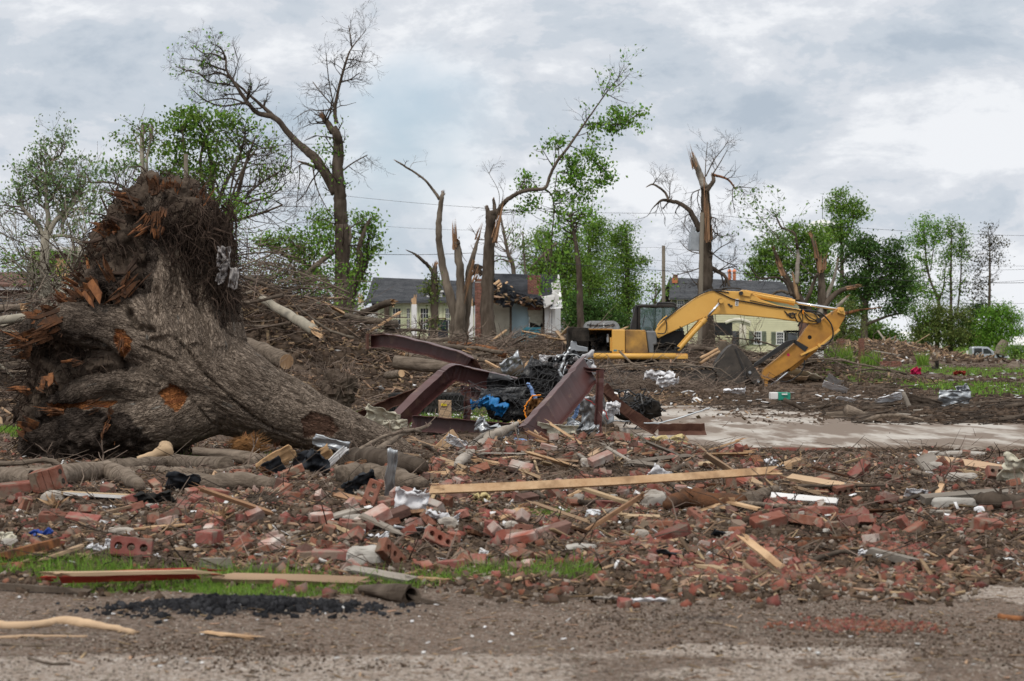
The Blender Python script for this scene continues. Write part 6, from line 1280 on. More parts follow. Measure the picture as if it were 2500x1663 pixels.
def grass_stuff(name,n,fx,h0,h1,m,label,w=.006,lean=.25):
 pts=np.array([fx() for _ in range(n)]);z=gh(pts[:,0],pts[:,1])-.005;tv=[(-.5,0,0),(.5,0,0),(.35,.12,.55),(-.35,.12,.55),(0,.42,1)]
 s_=np.stack([np.full(n,w)*nr.uniform(.7,1.6,n),nr.uniform(.5,1.2,n)*(h0+h1)*.5,nr.uniform(h0,h1,n)],1)
 o=scatter(name,tv,[(0,1,2,3),(3,2,4)],np.stack([pts[:,0],pts[:,1],z],1),s_,rots(n,lean),[m]);return tag(o,label,'grass',kind='stuff')
def masked(fx,thr=.35):
 pool=[]
 def g():
  while not pool:
   p=np.array([fx() for _ in range(6000)]);k=grass_m(p[:,0],p[:,1]) > thr*nr.uniform(.7,1.5,6000);pool.extend(map(tuple,p[k].tolist()))
  return pool.pop()
 return g
for x0,x1,y0,lab in ((250,555,610,'tall grass clump beside the dim brick column'),(668,830,625,'tall grass clump beside the clear brick column'),(1255,1340,660,'small grass tuft beyond the black post')):
 Yg=146;a=P(*z6(x0,0),Yg)[0];b=P(*z6(x1,0),Yg)[0]
 grass_stuff('grass_clump',int(900*(b-a)/4),lambda:(rnd.uniform(a,b),Yg+rnd.uniform(-1.2,1.2)),.5,1.9 if x0< 300 else 1.3,'grass',lab,w=.05,lean=.2)
# things on the lawn
def z6f(x,y):return 1600+x/2.613,850+y/2.613
def lawn_branch(p,r,lab,name='branch',m='bark_dark',sub=4,cat='branch',lev=1,sub_up=.2):
 q=[];
 for x,y,up in p:Y=GY(z6f(x,y)[1]+up*2);q.append(PG(*z6f(x,y),Y=min(Y,150)))
 Y0=q[0][1]
 q=[P(*z6f(x,y),Y0+rnd.uniform(-.3,.3)) for x,y,up in p];mb=MB();qq=np.array(q);mb.tube(qq,np.linspace(r,r*.45,len(qq)),8,wob=.12)
 for _ in range(sub):i=rnd.randrange(len(qq)-1);grow(mb,[],qq[i],(qq[i+1]-qq[i])/np.linalg.norm(qq[i+1]-qq[i])+nr.normal(0,.6,3)+np.array((0,0,sub_up)),r*14,r*.4,lev)
 return solo(mb,name,m,lab,cat,base=tuple(qq[0]))
lawn_branch([(1090,275,0),(1240,262,0),(1400,252,0),(1540,248,0),(1650,240,0)],.06,'long fallen branch lying straight across the muddy lawn',sub=9)
lawn_branch([(1230,285,0),(1330,280,0),(1450,272,0)],.035,'shorter twin branch just below the long one on the lawn',sub=5)
lawn_branch([(1655,255,0),(1700,320,0),(1740,345,0),(1775,355,0)],.035,'thin crooked branch standing up from the mud',sub=3)
def slab_log(a,b,Y,r,lab,m='bark_log',**k):return rough_log(P(*z6f(*a),Y),P(*z6f(*b),Y+rnd.uniform(-.3,.3)),r[0],r[1],m,lab,**k)
slab_log((780,425),(1065,460),39.0,(.045,.06),'thin peeled log at the near end of the driftwood row',torn=.2)
slab_log((1090,430),(1370,448),38.5,(.07,.13),'thick knotted log in the middle of the driftwood row',bend=.04)
slab_log((1215,400),(1330,440),38.2,(.13,.08),'stubby upright log end propped in the driftwood row',cut=False,bend=.05)
slab_log((1250,470),(1560,505),37.5,(.09,.06),'dark wet log lying under the driftwood row',m='bark_dark',bend=.05)
slab_log((1420,480),(1880,528),36.5,(.05,.045),'long split pale timber along the slab edge',m='wood_fresh',torn=.4,bend=.01)
slab_log((1450,520),(1560,478),36.8,(.05,.07),'small forked root piece on the slab edge',m='bark_log')
slab_log((1350,445),(1900,470),40,(.05,.04),'long dark branch behind the driftwood row',m='bark_dark',bend=.03)
slab_log((820,330),(960,405),42,(.05,.035),'leaning dark stick before the lawn',m='bark_dark')
slab_log((1580,280),(1655,460),39.5,(.035,.07),'grey split post standing up out of the mud',m='wood_grey',torn=.25,bend=.02)
slab_log((2160,735),(2240,655),27,(.04,.03),'crooked grey stick by the slab corner',m='bark_log')
slab_log((2130,640),(2190,740),27,(.05,.04),'upright broken root by the slab corner',m='bark_dark')
slab_log((1270,670),(1470,712),26.2,(.05,.03),'curved bark strip lying before the slab',m='bark_log',bend=.03)
slab_log((1300,555),(1640,585),32,(.03,.03),'flat brown bark strip lying on the pale slab',m='bark_dark')
slab_log((1150,540),(1270,548),33,(.045,.04),'short brown wood chunk on the pale slab',m='wood_orange')
slab_log((1740,585),(1900,590),30.5,(.05,.03),'dark bark curl on the pale slab',m='bark_dark')
for k in range(34):
 x,y=rnd.uniform(6.0,12.5),rnd.uniform(35.5,44);L_=rnd.uniform(.4,1.6);a=rnd.gauss(0,.5);g=float(gh(x,y))+.08;rough_log((x,y,g),(x+L_*math.cos(a),y+L_*math.sin(a),g+rnd.uniform(-.02,.12)),rnd.uniform(.02,.055),rnd.uniform(.012,.04),rnd.choice(['bark_dark','bark_log','bark_dark','wood_grey']),'wet dark stick in the muddy row behind the pale slab','sticks in the mud behind the slab','branch',n=6,cat='branch')
mb=MB()
for k in range(1500):
 x,y=rnd.uniform(4.0,13.5),rnd.uniform(34.5,46);
 if x< 6 and y< 42:continue
 a=rnd.gauss(0,.7);L_=rnd.uniform(.1,.9);p=np.array([x,y,float(gh(x,y))+.04+rnd.random()*.06]);d=np.array([math.cos(a),math.sin(a),rnd.gauss(0,.12)]);mb.tube([p,p+d*L_*.5+nr.normal(0,.02,3),p+d*L_+nr.normal(0,.03,3)],[.012,.010,.004],3,cap=False)
tag(mb.build('mud_twigs','twig_dark'),'dark wet twigs matted in the mud row behind the slab','twigs',kind='stuff')
scat_ground('mud_clods',5200,lambda:(rnd.uniform(4.2,13.8),rnd.uniform(34.5,47)),lambda:rnd.uniform(.03,.17),'soil_isl',CHIPV,CHIPF,None,.0,.3,'wet clods of mud in the row behind the slab')
scat_ground('heap_chips',6000,bmd,lambda:(rnd.uniform(.1,.7),rnd.uniform(.02,.09),rnd.uniform(.01,.04)),'wood_bits',tilt=.4,up=.06,label='torn wood and bark lying all over the brush heaps')
scat_ground('heap_clods',7000,bmd,lambda:rnd.uniform(.06,.3),'soil_isl',CHIPV,CHIPF,None,.02,.35,'dark earth and root lumps in the brush heaps')
scat_ground('heap_leaves',9000,bmd,lambda:rnd.uniform(.05,.14),'dry_leaf',LEAFV,LEAFF,.8,.08,.3,'dead brown leaves over the brush heaps')
mb=MB()
for k in range(1600):
 x,y=rnd.uniform(-8,3),rnd.uniform(40,52);a=rnd.uniform(0,6.28);L_=rnd.uniform(.2,1.0);p=np.array([x,y,float(gh(x,y))+.03]);d=np.array([math.cos(a),math.sin(a),abs(rnd.gauss(0,.15))]);mb.tube([p,p+d*L_*.5+nr.normal(0,.04,3),p+d*L_+nr.normal(0,.06,3)],[.013,.010,.004],3,cap=False)
tag(mb.build('scattered_twigs','twig'),'twigs scattered over the dirt before the tall brush heap','twigs',kind='stuff')
scat_ground('yard_chips',3500,lambda:(rnd.uniform(-9,5),rnd.uniform(36,60)),lambda:(rnd.uniform(.05,.4),rnd.uniform(.02,.07),.015),'wood_bits',tilt=.3,up=.03,label='wood chips over the dirt behind the steel beams')
scat_ground('yard_clods',4500,lambda:(rnd.uniform(-9,6),rnd.uniform(34,62)),lambda:rnd.uniform(.04,.16),'soil_isl',CHIPV,CHIPF,None,.0,.3,'dark clods over the dirt behind the steel beams')
scat_ground('yard_scraps',160,lambda:(rnd.uniform(-8,6),rnd.uniform(38,66)),lambda:(rnd.uniform(.05,.3),rnd.uniform(.04,.15),.02),'paper_bits',tilt=.5,up=.05,label='white scraps over the dirt behind the steel beams')
# ================================================================== CRUMPLED SHEETS AND BENT STEEL
def crumple(name,px,py,Y,w,h,rot,m,label,cat,amp=.08,n=20,fr=3.4,curl=0.0,group=None,seed=0,th=.004,parts=None):
 u=np.linspace(-.5,.5,n);U,V=np.meshgrid(u,u);X=U*w;Z=V*h;s_=seed or rnd.randrange(999)
 D=(np.abs(fbm(U*fr+s_,V*fr,0,3,s_)-.5)*2+.8*np.abs(fbm(U*fr*.6,V*fr*.6+s_,4,2,s_+3)-.5))*amp*2+curl*U**2*w;E_=1-.10*fbm(U*6,V*6,s_,2,s_)
 ed=.86+.28*fbm(np.arctan2(V,U)*2.2+s_,0*U,s_,3,s_);X=X*ed+D*.3;Z=Z*ed+.4*(fbm(U*fr,V*fr+9,2,2,s_)-.5)*amp*2
 v=np.stack([X,D,Z],-1).reshape(-1,3)@rotm(*rot).T;i=(np.arange(n-1)[:,None]*n+np.arange(n-1)[None]).ravel();f=np.stack([i,i+1,i+n+1,i+n],1)
 c=np.array(PS(px,py,Y,-.02));g=float(gh(c[0],c[1]));lo=v[:,2].min()+c[2]
 if lo< g-.03:c[2] += g-.03-lo
 o=link(name,mesh_np(name,v,[f],[m]));o.location=c;md=o.modifiers.new('thick','SOLIDIFY');md.thickness=th
 return tag(o,label,cat,group)
def ibeam(name,pts,h,w,lab,m='steel_red',Y=None,up=(0,0,1),t=.012,kind='I',rootpt=None):
 """I, C or L section swept along a bent path; web and each flange are parts"""
 p=np.array(pts,float);k=len(p);tg=np.gradient(p,axis=0);tg /= np.linalg.norm(tg,axis=1)[:,None];ups=np.broadcast_to(np.array(up,float),(k,3)) if np.ndim(up) == 1 else np.array(up,float)
 a=np.cross(tg,ups);a /= np.linalg.norm(a,axis=1)[:,None];b=np.cross(a,tg)
 root=thing(name,lab,'steel beam',tuple(p[0]))
 def sweep(nm,ca,cb,da,db):
  mb=MB();ring=[]
  for sa,sb in ((-1,-1),(1,-1),(1,1),(-1,1)):ring.append(p+a*(ca+sa*da/2)+b*(cb+sb*db/2))
  v=np.stack(ring,1).reshape(-1,3);f=[(i*4+j,i*4+(j+1) % 4,(i+1)*4+(j+1) % 4,(i+1)*4+j) for i in range(k-1) for j in range(4)]+[(3,2,1,0),tuple((k-1)*4+j for j in range(4))]
  mb.add(v,f);mb.build(nm,m,root)
 if kind== 'L':sweep('leg_plate',0,0,t,h);sweep('leg_plate',w/2,-h/2,w,t)
 else:
  off=0 if kind== 'I' else -w/2
  sweep('web',off,0,t,h-2*t);sweep('flange',0,h/2-t/2,w,t);sweep('flange',0,-h/2+t/2,w,t)
 return root
def zz(pts,Y,n=6,dy=None,jit=.012):
 w=np.array([P(*z2(x,y),Y+(dy[i] if dy else 0)) for i,(x,y) in enumerate(pts)]);m_=(len(w)-1)*n+1;t_=np.linspace(0,len(w)-1,m_);i_=np.minimum(t_.astype(int),len(w)-2);f_=(t_-i_)[:,None]
 f_=np.clip((f_-.5)*1.0+.5,0,1);q=w[i_]*(1-f_)+w[i_+1]*f_;q[1:-1]=q[1:-1]*.5+(q[2:]+q[:-2])*.25;return q+nr.normal(0,jit*.3,q.shape)
ibeam('steel_beam',zz([(128,560),(300,556),(520,612),(700,662),(775,700),(815,770),(840,880)],34,dy=[1.2,.9,.4,0,-.1,0,.1]),.23,.16,'long burgundy steel beam arching in the air from the brush heap',kind='C')
mb=MB();c=P(*z2(122,560),35.2);mb.box(c,(.04,.2,.28),(0,0,.2),jit=.05);o=mb.build('end_plate','steel_rust');o.parent=None
tag(o,'rusty square end plate at the tip of the long arching beam','steel plate')
ibeam('steel_beam',zz([(318,1070),(470,920),(600,805),(672,752),(760,775),(930,812),(1060,842),(1120,895),(1180,925),(1235,1010)],31.5,dy=[-.8,-.4,-.1,0,.1,.2,.3,.3,.4,.5]),.26,.17,'burgundy steel beam folded into a sharp arch over the grass',kind='C',up=(0,-.15,1))
ibeam('steel_beam',zz([(60,1050),(200,985),(330,930),(450,885)],33.5),.17,.14,'low rusty beam lying behind the folded arch',m='steel_rust',kind='C')
ibeam('steel_beam',zz([(412,1082),(560,1095),(760,1112),(900,1125),(1040,1135),(1230,1150)],29.6),.24,.16,'burgundy beam lying flat in front of the wooden block',kind='C',up=(0,.1,1))
ibeam('steel_beam',zz([(1155,1180),(1300,1020),(1430,870),(1540,735)],28.6,dy=[-1.1,-.7,-.2,.3]),.40,.15,'wide burgundy girder leaning up out of the wreckage',kind='I',up=(-.65,-.45,.65))
ibeam('steel_beam',zz([(1400,722),(1520,738),(1640,748)],28.9),.06,.2,'short burgundy cap beam along the top of the leaning girder',kind='C')
ibeam('steel_post',zz([(1616,745),(1612,900),(1600,1150)],28.8),.09,.08,'thin burgundy post standing beside the leaning girder',kind='L',up=(1,-.3,0))
ibeam('steel_beam',zz([(1640,850),(1700,940),(1800,1020),(1900,1080),(1975,1125)],30,dy=[0,.2,.4,.5,.6]),.16,.12,'twisted brown beam sagging down toward the pale slab',m='steel_rust',kind='L',up=(0,-.3,1))
ibeam('steel_beam',zz([(1980,1112),(2120,1108),(2280,1108)],30.8),.13,.16,'short flat end of brown channel lying on the pale slab',m='steel_rust',kind='L',up=(0,-.5,1))
ibeam('steel_beam',zz([(720,868),(800,880),(860,915),(890,950)],33,dy=[0,0,0,0]),.16,.12,'small bent burgundy bracket inside the arch',kind='C')
ibeam('steel_beam',zz([(1050,808),(1120,792),(1230,770)],33.6),.03,.22,'thin burgundy strip lying over the debris behind the arch',kind='C')
ibeam('steel_beam',zz([(760,860),(765,1000),(750,1100)],32.5),.12,.1,'upright burgundy stub behind the black netting',kind='C',up=(1,0,0))
for pts,lab,Y in (([(1640,1062),(1760,1072),(1985,1084)],'thin grey conduit pipe lying on the slab',30.5),([(1985,1084),(2150,1040),(2312,984)],'thin grey conduit pipe sloping away over the slab',31)):
 mb=MB();mb.tube(zz(pts,Y),.013,8);solo(mb,'conduit_pipe','galv',lab,'pipe')
# tyre lying on its side
ty=thing('tyre','large black tractor tyre lying flat on the grass behind the steel arch','tyre',(P(*z2(508,0),41)[0],41,0))
tx_,ty_,tz_=P(*z2(508,0),41)[0],41.0,float(gh(P(*z2(508,0),41)[0],41))
mb=MB();prof=[(.42,.06),(.50,.0),(.74,.0),(.78,.08),(.78,.40),(.74,.48),(.50,.48),(.42,.42)];nn2=40;v=[]
for i in range(nn2):
 a=2*math.pi*i/nn2
 for r,z in prof:v.append((tx_+r*math.cos(a),ty_+r*math.sin(a),tz_+z))
mb.add(v,[(i*8+j,((i+1) % nn2)*8+j,((i+1) % nn2)*8+(j+1) % 8,i*8+(j+1) % 8) for i in range(nn2) for j in range(8)]);mb.build('casing','rubber',ty)
mb=MB()
for i in range(56):
 a=2*math.pi*i/56
 for s_ in (-1,1):mb.box((tx_+.79*math.cos(a+s_*.02),ty_+.79*math.sin(a+s_*.02),tz_+.24+s_*.12),(.03,.05,.2),(s_*.45,0,a))
mb.build('tread_lugs','rubber',ty)['kind']='stuff'
# the tangle under the girder
def net(name,px,py,Y,w,h,rot,lab,amp=.25,cell=.075,r=.0035,seed=3):
 nu,nv=int(w/cell),int(h/cell);U,V=np.meshgrid(np.linspace(-.5,.5,nu),np.linspace(-.5,.5,nv),indexing='ij');X=(U+V*.35)*w;D=(fbm(U*3+seed,V*3,0,3,seed)-.5)*amp*3;Z=V*h+(fbm(U*2,V*2,5,2,seed)-.5)*amp*1.5
 v=np.stack([X,D,Z],-1)@rotm(*rot).T+np.array(P(px,py,Y));g=gh(v[...,0],v[...,1]);v[...,2]=np.maximum(v[...,2],g+.02);mb=MB()
 for i in range(nu):mb.tube(v[i],r,3,cap=False)
 for j in range(nv):mb.tube(v[:,j],r,3,cap=False)
 return solo(mb,name,'black_plastic',lab,'netting')
net('netting',*z2(830,990),30.6,1.1,.75,(.1,0,.1),'black plastic netting draped inside the arch by the wooden block')
net('netting',*z2(1010,900),30.2,1.2,.6,(.9,0,.2),'black plastic netting pulled over the grey bin',seed=9)
net('netting',*z2(1420,740),30.2,1.3,.7,(.5,.3,-.1),'black plastic netting bunched over the top of the girder',seed=14,amp=.4)
net('netting',*z2(1240,850),30.6,1.0,.7,(.4,-.2,.2),'black plastic netting sagging behind the girder',seed=21,amp=.35)
for k,(x,y,Y,w,h,rot,m,lab,cat,amp) in enumerate((
 (1150,930,31.2,1.3,.8,(.5,0,.1),'black_plastic','crumpled black sheeting filling the hollow under the arch','plastic sheet',.2),
 (1280,830,31.0,.9,.6,(.3,.3,0),'black_plastic','black sheeting bunched behind the leaning girder','plastic sheet',.2),
 (1080,1020,30.7,.8,.4,(.7,0,0),'black_plastic','black sheeting lying in front of the blue tarp','plastic sheet',.15),
 (985,930,30.9,.7,.33,(.5,0,.1),'grey_plastic','grey plastic bin crushed under the netting','bin',.06),
 (905,1000,30.5,.42,.22,(.8,.3,0),'blue_tarp','bright blue tarp crumpled under the netting','tarp',.14),
 (850,965,30.7,.35,.18,(.6,-.3,0),'blue_tarp','small blue tarp corner above the main tarp','tarp',.08),
 (1190,1000,29.8,.2,.36,(.1,.2,.3),'brown_fibre','dirty tan cloth bundle beside the orange cord','cloth',.09),
 (1560,1020,30.0,.46,.52,(.35,-.3,-.2),'galv','large dented grey metal sheet behind the thin post','metal sheet',.10),
 (1490,1160,28.0,.45,.22,(.9,0,.1),'galv','crumpled shiny foil at the foot of the thin post','metal sheet',.13),
 (1430,1130,28.2,.26,.25,(.5,.5,.1),'galv','folded metal offcut beside the cream panel','metal sheet',.1),
 (870,1135,27.9,.32,.22,(.5,.3,0),'galv','torn metal flashing in front of the flat beam','metal sheet',.1),
 (1010,1165,27.8,.34,.15,(.6,-.3,0),'galv','bent metal gutter piece left of the girder foot','metal sheet',.09),
 (1040,715,37,.40,.28,(.6,-.5,.1),'galv','shiny metal sheet lying on the brush above the arch','metal sheet',.09),
 (1330,1150,27.7,.55,.27,(.55,.12,0),'cream_panel','curved cream metal panel propped at the girder foot','metal panel',.05),
 (1290,690,36,.4,.22,(.5,0,0),'paper','white plastic scrap on the brush above the girder','scrap',.06),
 (200,1060,29.5,.52,.38,(.55,.35,.1),'cream_panel','torn cream siding sheet leaning against the trunk end','siding',.07),
 (300,1110,29.2,.34,.22,(.4,-.05,0),'cream_panel','pale ribbed siding lying behind the trunk end','siding',.04),
 (1980,800,62,.9,.4,(.8,.1,0),'paper','crumpled white sheet tangled in twigs near the tracks','sheet',.2),
 (2050,835,61,.6,.35,(.9,-.2,0),'paper','smaller white sheet beside the crumpled one','sheet',.15),
 (1690,1000,29.6,.22,.2,(.5,0,.2),'paper','wadded white plastic by the twisted beam','scrap',.09))):
 crumple('crumpled_sheet',*z2(x,y),Y,w,h,rot,m,lab,cat,amp)
for x,y,w,h,rot,m,lab,cat,amp,Y in ((1905,330,.68,.36,(.25,.06,.1),'galv','folded bright sheet metal standing on the muddy lawn edge','metal sheet',.08,41.5),(1975,290,.35,.35,(.1,-.3,.5),'galv','twisted metal frame piece behind the folded sheet metal','metal sheet',.1,42),(1700,372,.80,.22,(.1,.25,.1),'bark_dark','dark muddy board standing on edge in the mud row','board',.03,40.5),(1625,405,.45,.14,(.2,0,0),'bark_dark','short muddy plank lying in the mud row','board',.03,39.5),(925,222,1.5,.6,(1.2,.3,0),'cream_panel','warped cream board lying beside the bucket cylinder','board',.06,71),(830,205,1.4,.5,(1.15,.1,0),'wood_plank','curled brown panel beneath the bucket cylinder','board',.1,70),(60,225,.5,.35,(.6,0,0),'paper','white rag hanging in the brush near the tracks','rag',.15,58),(500,285,.6,.2,(1.1,0,0),'paper','white litter lying below the bucket','litter',.08,55),
 (1660,178,.5,.4,(.5,0,0),'pink_cloth','bright pink cloth bundle on the lawn','cloth',.2,100),(1940,178,.6,.25,(.7,0,0),'red_paint','dull red bundle on the far lawn','cloth',.15,100),(1140,245,.55,.35,(.9,.5,0),'paper','white board scrap above the long lawn branch','scrap',.03,72),(1143,298,.75,.3,(.9,.3,0),'paper','white foam block on the lawn','scrap',.03,60),(1480,212,1.3,.25,(1.0,0,0),'paper','flat white board on the far lawn','scrap',.03,82),(1490,338,.6,.3,(.8,-.3,0),'paper','bent white metal trim at the lawn edge','scrap',.05,46),(1215,330,.45,.14,(1.0,.2,0),'paper','small white strip at the mud edge','scrap',.03,48),(1660,965,.2,.15,(.7,.1,0),'paper','white paper scrap tucked by the beam end at the far rubble','paper',.03,17.4),(2330,910,.4,.3,(.4,.2,0),'cream_panel','dirty cream bag half under the plank end','bag',.1,19.0)):
 crumple('crumpled_sheet',*z6f(x,y),Y,w,h,rot,m,lab,cat,amp)
for pts,r,m,lab,Y in (([(1148,832),(1165,850),(1190,920),(1238,1000)],.028,'blue_hose','blue plastic pipe rising under the arch end',30.0),([(1470,965),(1455,1030),(1410,1100),(1350,1140)],.030,'blue_hose','blue plastic pipe curving out from under the girder',28.6),([(1060,1190),(1120,1192),(1185,1198)],.022,'blue_hose','blue plastic pipe end lying by the cream panel',27.2),([(1235,900),(1180,905),(1135,965),(1128,1020),(1150,1080),(1175,1110)],.010,'orange_cord','looped orange cord beside the girder',29.2),([(1500,920),(1580,965),(1650,1010),(1660,1060)],.007,'red_cord','thin red cord looping behind the thin post',29.3),([(1400,690),(1370,780),(1420,860),(1440,800)],.008,'galv','grey wire curling over the girder top',29.3),([(1360,740),(1385,660),(1420,600)],.02,'galv','thin grey metal strip sticking up from the netting',30.0),([(1340,740),(1370,790),(1390,830)],.02,'galv','grey metal strip hanging in front of the netting',29.6),([(1340,650),(1440,640),(1560,690)],.006,'galv','wire strand over the netting',30.0)):
 mb=MB();mb.tube(zz(pts,Y,jit=.02),r,8);solo(mb,'pipe' if r> .015 else 'cord',m,lab,'pipe' if r> .015 else 'cord')
for k in range(14):
 c=np.array(P(*z2(rnd.uniform(1290,1560),rnd.uniform(655,760)),30.2));crumple('netting_scrap',*z2(rnd.uniform(1280,1560),rnd.uniform(665,760)),30.2,rnd.uniform(.12,.35),rnd.uniform(.1,.25),(rnd.uniform(0,1.5),rnd.uniform(-1,1),0),rnd.choice(['black_plastic','paper','galv','black_plastic']),'scrap of torn plastic or metal caught in the netting over the girder','scrap',.08,n=8,group='scraps caught in the netting')
# wooden block with a yellow tag
wb=thing('wooden_post','squared timber block with a yellow tag standing on the grass in the arch','post',(P(*z2(615,0),31)[0],31,0))
a,b=P(*z2(577,1060),31),P(*z2(655,938),31);mb=MB();mb.box(((a[0]+b[0])/2,31.1,(a[2]+b[2])/2),(b[0]-a[0],.18,b[2]-a[2]),(0,0,.12),jit=.02);mb.build('timber','wood_plank',wb,bevel=.006)
c=P(*z2(612,964),31);mb=MB();mb.box((c[0],30.985,c[2]),(.085,.008,.035),(0,.05,.12));o=mb.build('tag','yellow_tag',wb)
mb=MB()
for dx in (-.028,-.012,.004,.02):mb.box((c[0]+dx,30.978,c[2]),(.006,.004,.012),(0,.05,.12))
mb.build('tag_marks','black_metal',o)
mb=MB();mb.tube([P(*z2(615,1060),31.1),P(*z2(612,1110),31.1)],.05,6);mb.build('stub','wood_plank',wb)
# black shredded heap by the twisted beam
bs=thing('black_debris','shredded black plastic heap beside the twisted beam on the slab','debris',(P(*z2(1850,0),33)[0],33,.1));mb=MB()
for k in range(160):c=np.array(P(*z2(rnd.gauss(1840,50),rnd.gauss(975,28)),33+rnd.uniform(-.3,.3)));mb.tube(c+np.cumsum(nr.normal(0,.05,(5,3)),0),.012,4,cap=False)
mb.build('shreds','black_plastic',bs)['kind']='stuff';me=ico(3);v=me[0]*(.42,.3,.2);v *= (1+.8*(fbm(v[:,0]*6,v[:,1]*6,v[:,2]*6,3,5)-.5))[:,None];mb=MB();c=P(*z2(1835,985),33.1);mb.add(v+np.array(c),me[1]);mb.build('heap','soot',bs)
# box, black post, fallen brick pier, small props on the lawn
gb=thing('crate','green and white plastic crate lying at the edge of the slab','crate',PG(*z6f(805,320)));c=P(*z6f(805,300),47);mb=MB();mb.box((c[0]+.07,47.2,c[2]-.03),(.3,.25,.2),(0,0,.1),taper=.85);mb.build('green_side','green_box',gb,bevel=.02);mb=MB();mb.box((c[0]-.17,47.15,c[2]-.02),(.18,.22,.17),(0,0,.1));mb.build('white_side','white_paint',gb,bevel=.02);mb=MB();mb.box((c[0]+.08,47.06,c[2]+.02),(.13,.02,.03));mb.build('handle_slot','trim_white',gb)
bp=thing('black_post','charred black post with broken foot at the lawn edge','post',(P(*z6(1440,0),120)[0],120,0));mb=MB();a=P(*z6(1440,560),120);mb.tube([(a[0],120,0),(a[0]+.05,120,a[2]*.6),(a[0],120,a[2])],[.14,.11,.13],8,wob=.1);mb.build('stem','soot',bp);mb=MB();mb.tube([P(*z6(1400,640),120),P(*z6(1500,685),119)],[.14,.06],7,wob=.1);mb.build('foot','soot',bp)
fb=thing('fallen_brick_pier','toppled brick pier lying on its side before the far rubble','brick pier',(P(*z6(960,0),140)[0],140,0));a,b=P(*z6(865,630),140),P(*z6(1075,580),140);brickwork(fb,a[0],b[0],0.0,.38,140,140.7,L=.22,H=.09)
gp=thing('garden_post','white post standing at the rear of the silver pickup','post',(P(*z6(1760,0),226)[0],226,0));mb=MB();a,b=P(*z6(1752,556),226),P(*z6(1770,455),226);mb.box(((a[0]+b[0])/2,226,(a[2]+b[2])/2),(b[0]-a[0],.2,b[2]-a[2]),(0,.06,0));mb.build('post','trim_white',gp)
rough_log(P(*z6(2200,680),128),P(*z6(2250,620),129),.5,.42,'bark_log','big sawn stump lying near the silver pickup',name='stump',cut=True,n=14,cat='stump')
# ================================================================== THE UPROOTED TREE
def bezier_path(pts,n=8):
 q=np.array([P(x,y,Y) for x,y,Y,r in pts]);r=np.array([p[3] for p in pts]);m_=(len(q)-1)*n+1;t_=np.linspace(0,len(q)-1,m_);i_=np.minimum(t_.astype(int),len(q)-2);f=t_-i_;f_=f[:,None]
 p0,p1,p2,p3=q[np.maximum(i_-1,0)],q[i_],q[i_+1],q[np.minimum(i_+2,len(q)-1)]
 return .5*((2*p1)+(-p0+p2)*f_+(2*p0-5*p1+4*p2-p3)*f_**2+(-p0+3*p1-3*p2+p3)*f_**3),r[i_]*(1-f)+r[i_+1]*f
TUBES=[
 [(500,950,24.95,.60),(400,950,24.82,.50),(300,962,24.75,.41),(200,985,24.75,.33),(130,1015,24.9,.2)],
 [(990,1120,25.7,.17),(935,1092,25.6,.22),(840,1052,25.4,.32),(740,1022,25.2,.40),(640,988,25.1,.49),(560,950,25.0,.60),(480,905,25.0,.72),(420,860,25.0,.72)],
 [(520,960,24.95,.50),(420,1000,24.8,.50),(320,1030,24.7,.44),(210,1058,24.6,.38),(120,1075,24.7,.28),(60,1090,24.8,.15)],
 [(470,880,24.9,.6),(350,832,24.7,.40),(260,806,24.6,.31),(180,790,24.6,.27),(110,795,24.7,.20),(50,812,24.8,.09)],
 [(450,930,25.3,.6),(330,930,25.4,.5),(210,940,25.4,.42),(110,970,25.4,.3),(60,1040,25.3,.2)],
 [(455,880,25.0,.66),(440,780,25.1,.52),(425,690,25.15,.44),(410,600,25.2,.38),(395,520,25.2,.33),(370,470,25.2,.22)],
 [(510,900,25.0,.52),(520,800,25.1,.36),(512,700,25.2,.30),(500,600,25.2,.27),(480,530,25.2,.22)],
 [(468,850,24.55,.26),(446,740,24.65,.17),(432,640,24.78,.13),(425,540,24.9,.10)],
 [(520,860,24.65,.24),(500,740,24.8,.14),(492,640,24.92,.11),(486,560,25.0,.08)],
 [(400,830,24.5,.26),(385,740,24.6,.17),(392,680,24.68,.16),(372,600,24.85,.10)],
 [(420,850,24.5,.22),(340,760,24.6,.20),(290,700,24.75,.17),(250,660,24.9,.13)],
 [(360,950,24.45,.18),(270,935,24.4,.14),(180,960,24.45,.12),(100,1020,24.6,.08)]]
TP=[bezier_path(t,10) for t in TUBES]
mb=MB()
for q,r in TP:mb.tube(q,r,20)
raw=mb.build('raw','bark_log')
def remesh(o,vox,smooth_it=6):
 m=o.modifiers.new('r','REMESH');m.mode='VOXEL';m.voxel_size=vox;m.use_smooth_shade=True
 if smooth_it:s_=o.modifiers.new('s','SMOOTH');s_.factor=.6;s_.iterations=smooth_it
 dg=bpy.context.evaluated_depsgraph_get();me=bpy.data.meshes.new_from_object(o.evaluated_get(dg));bpy.data.objects.remove(o);return me
me=remesh(raw,.021,14)
V=np.empty(len(me.vertices)*3,np.float32);me.vertices.foreach_get('co',V);V=V.reshape(-1,3).astype(float)
Nn=np.empty(len(me.vertices)*3,np.float32);me.vertices.foreach_get('normal',Nn);Nn=Nn.reshape(-1,3).astype(float)
SP,SF,SS,SR=[],[],[],[]
for k,(q,r) in enumerate(TP):
 tg=np.gradient(q,axis=0);tg /= np.linalg.norm(tg,axis=1)[:,None];s_=np.concatenate([[0],np.cumsum(np.linalg.norm(np.diff(q,axis=0),axis=1))]);ref=np.array((0,1.0,0));u=np.cross(tg,ref);u /= np.linalg.norm(u,axis=1)[:,None];w=np.cross(tg,u)
 SP.append(q);SF.append(np.stack([tg,u,w],1));SS.append(s_+k*3.7);SR.append(r)
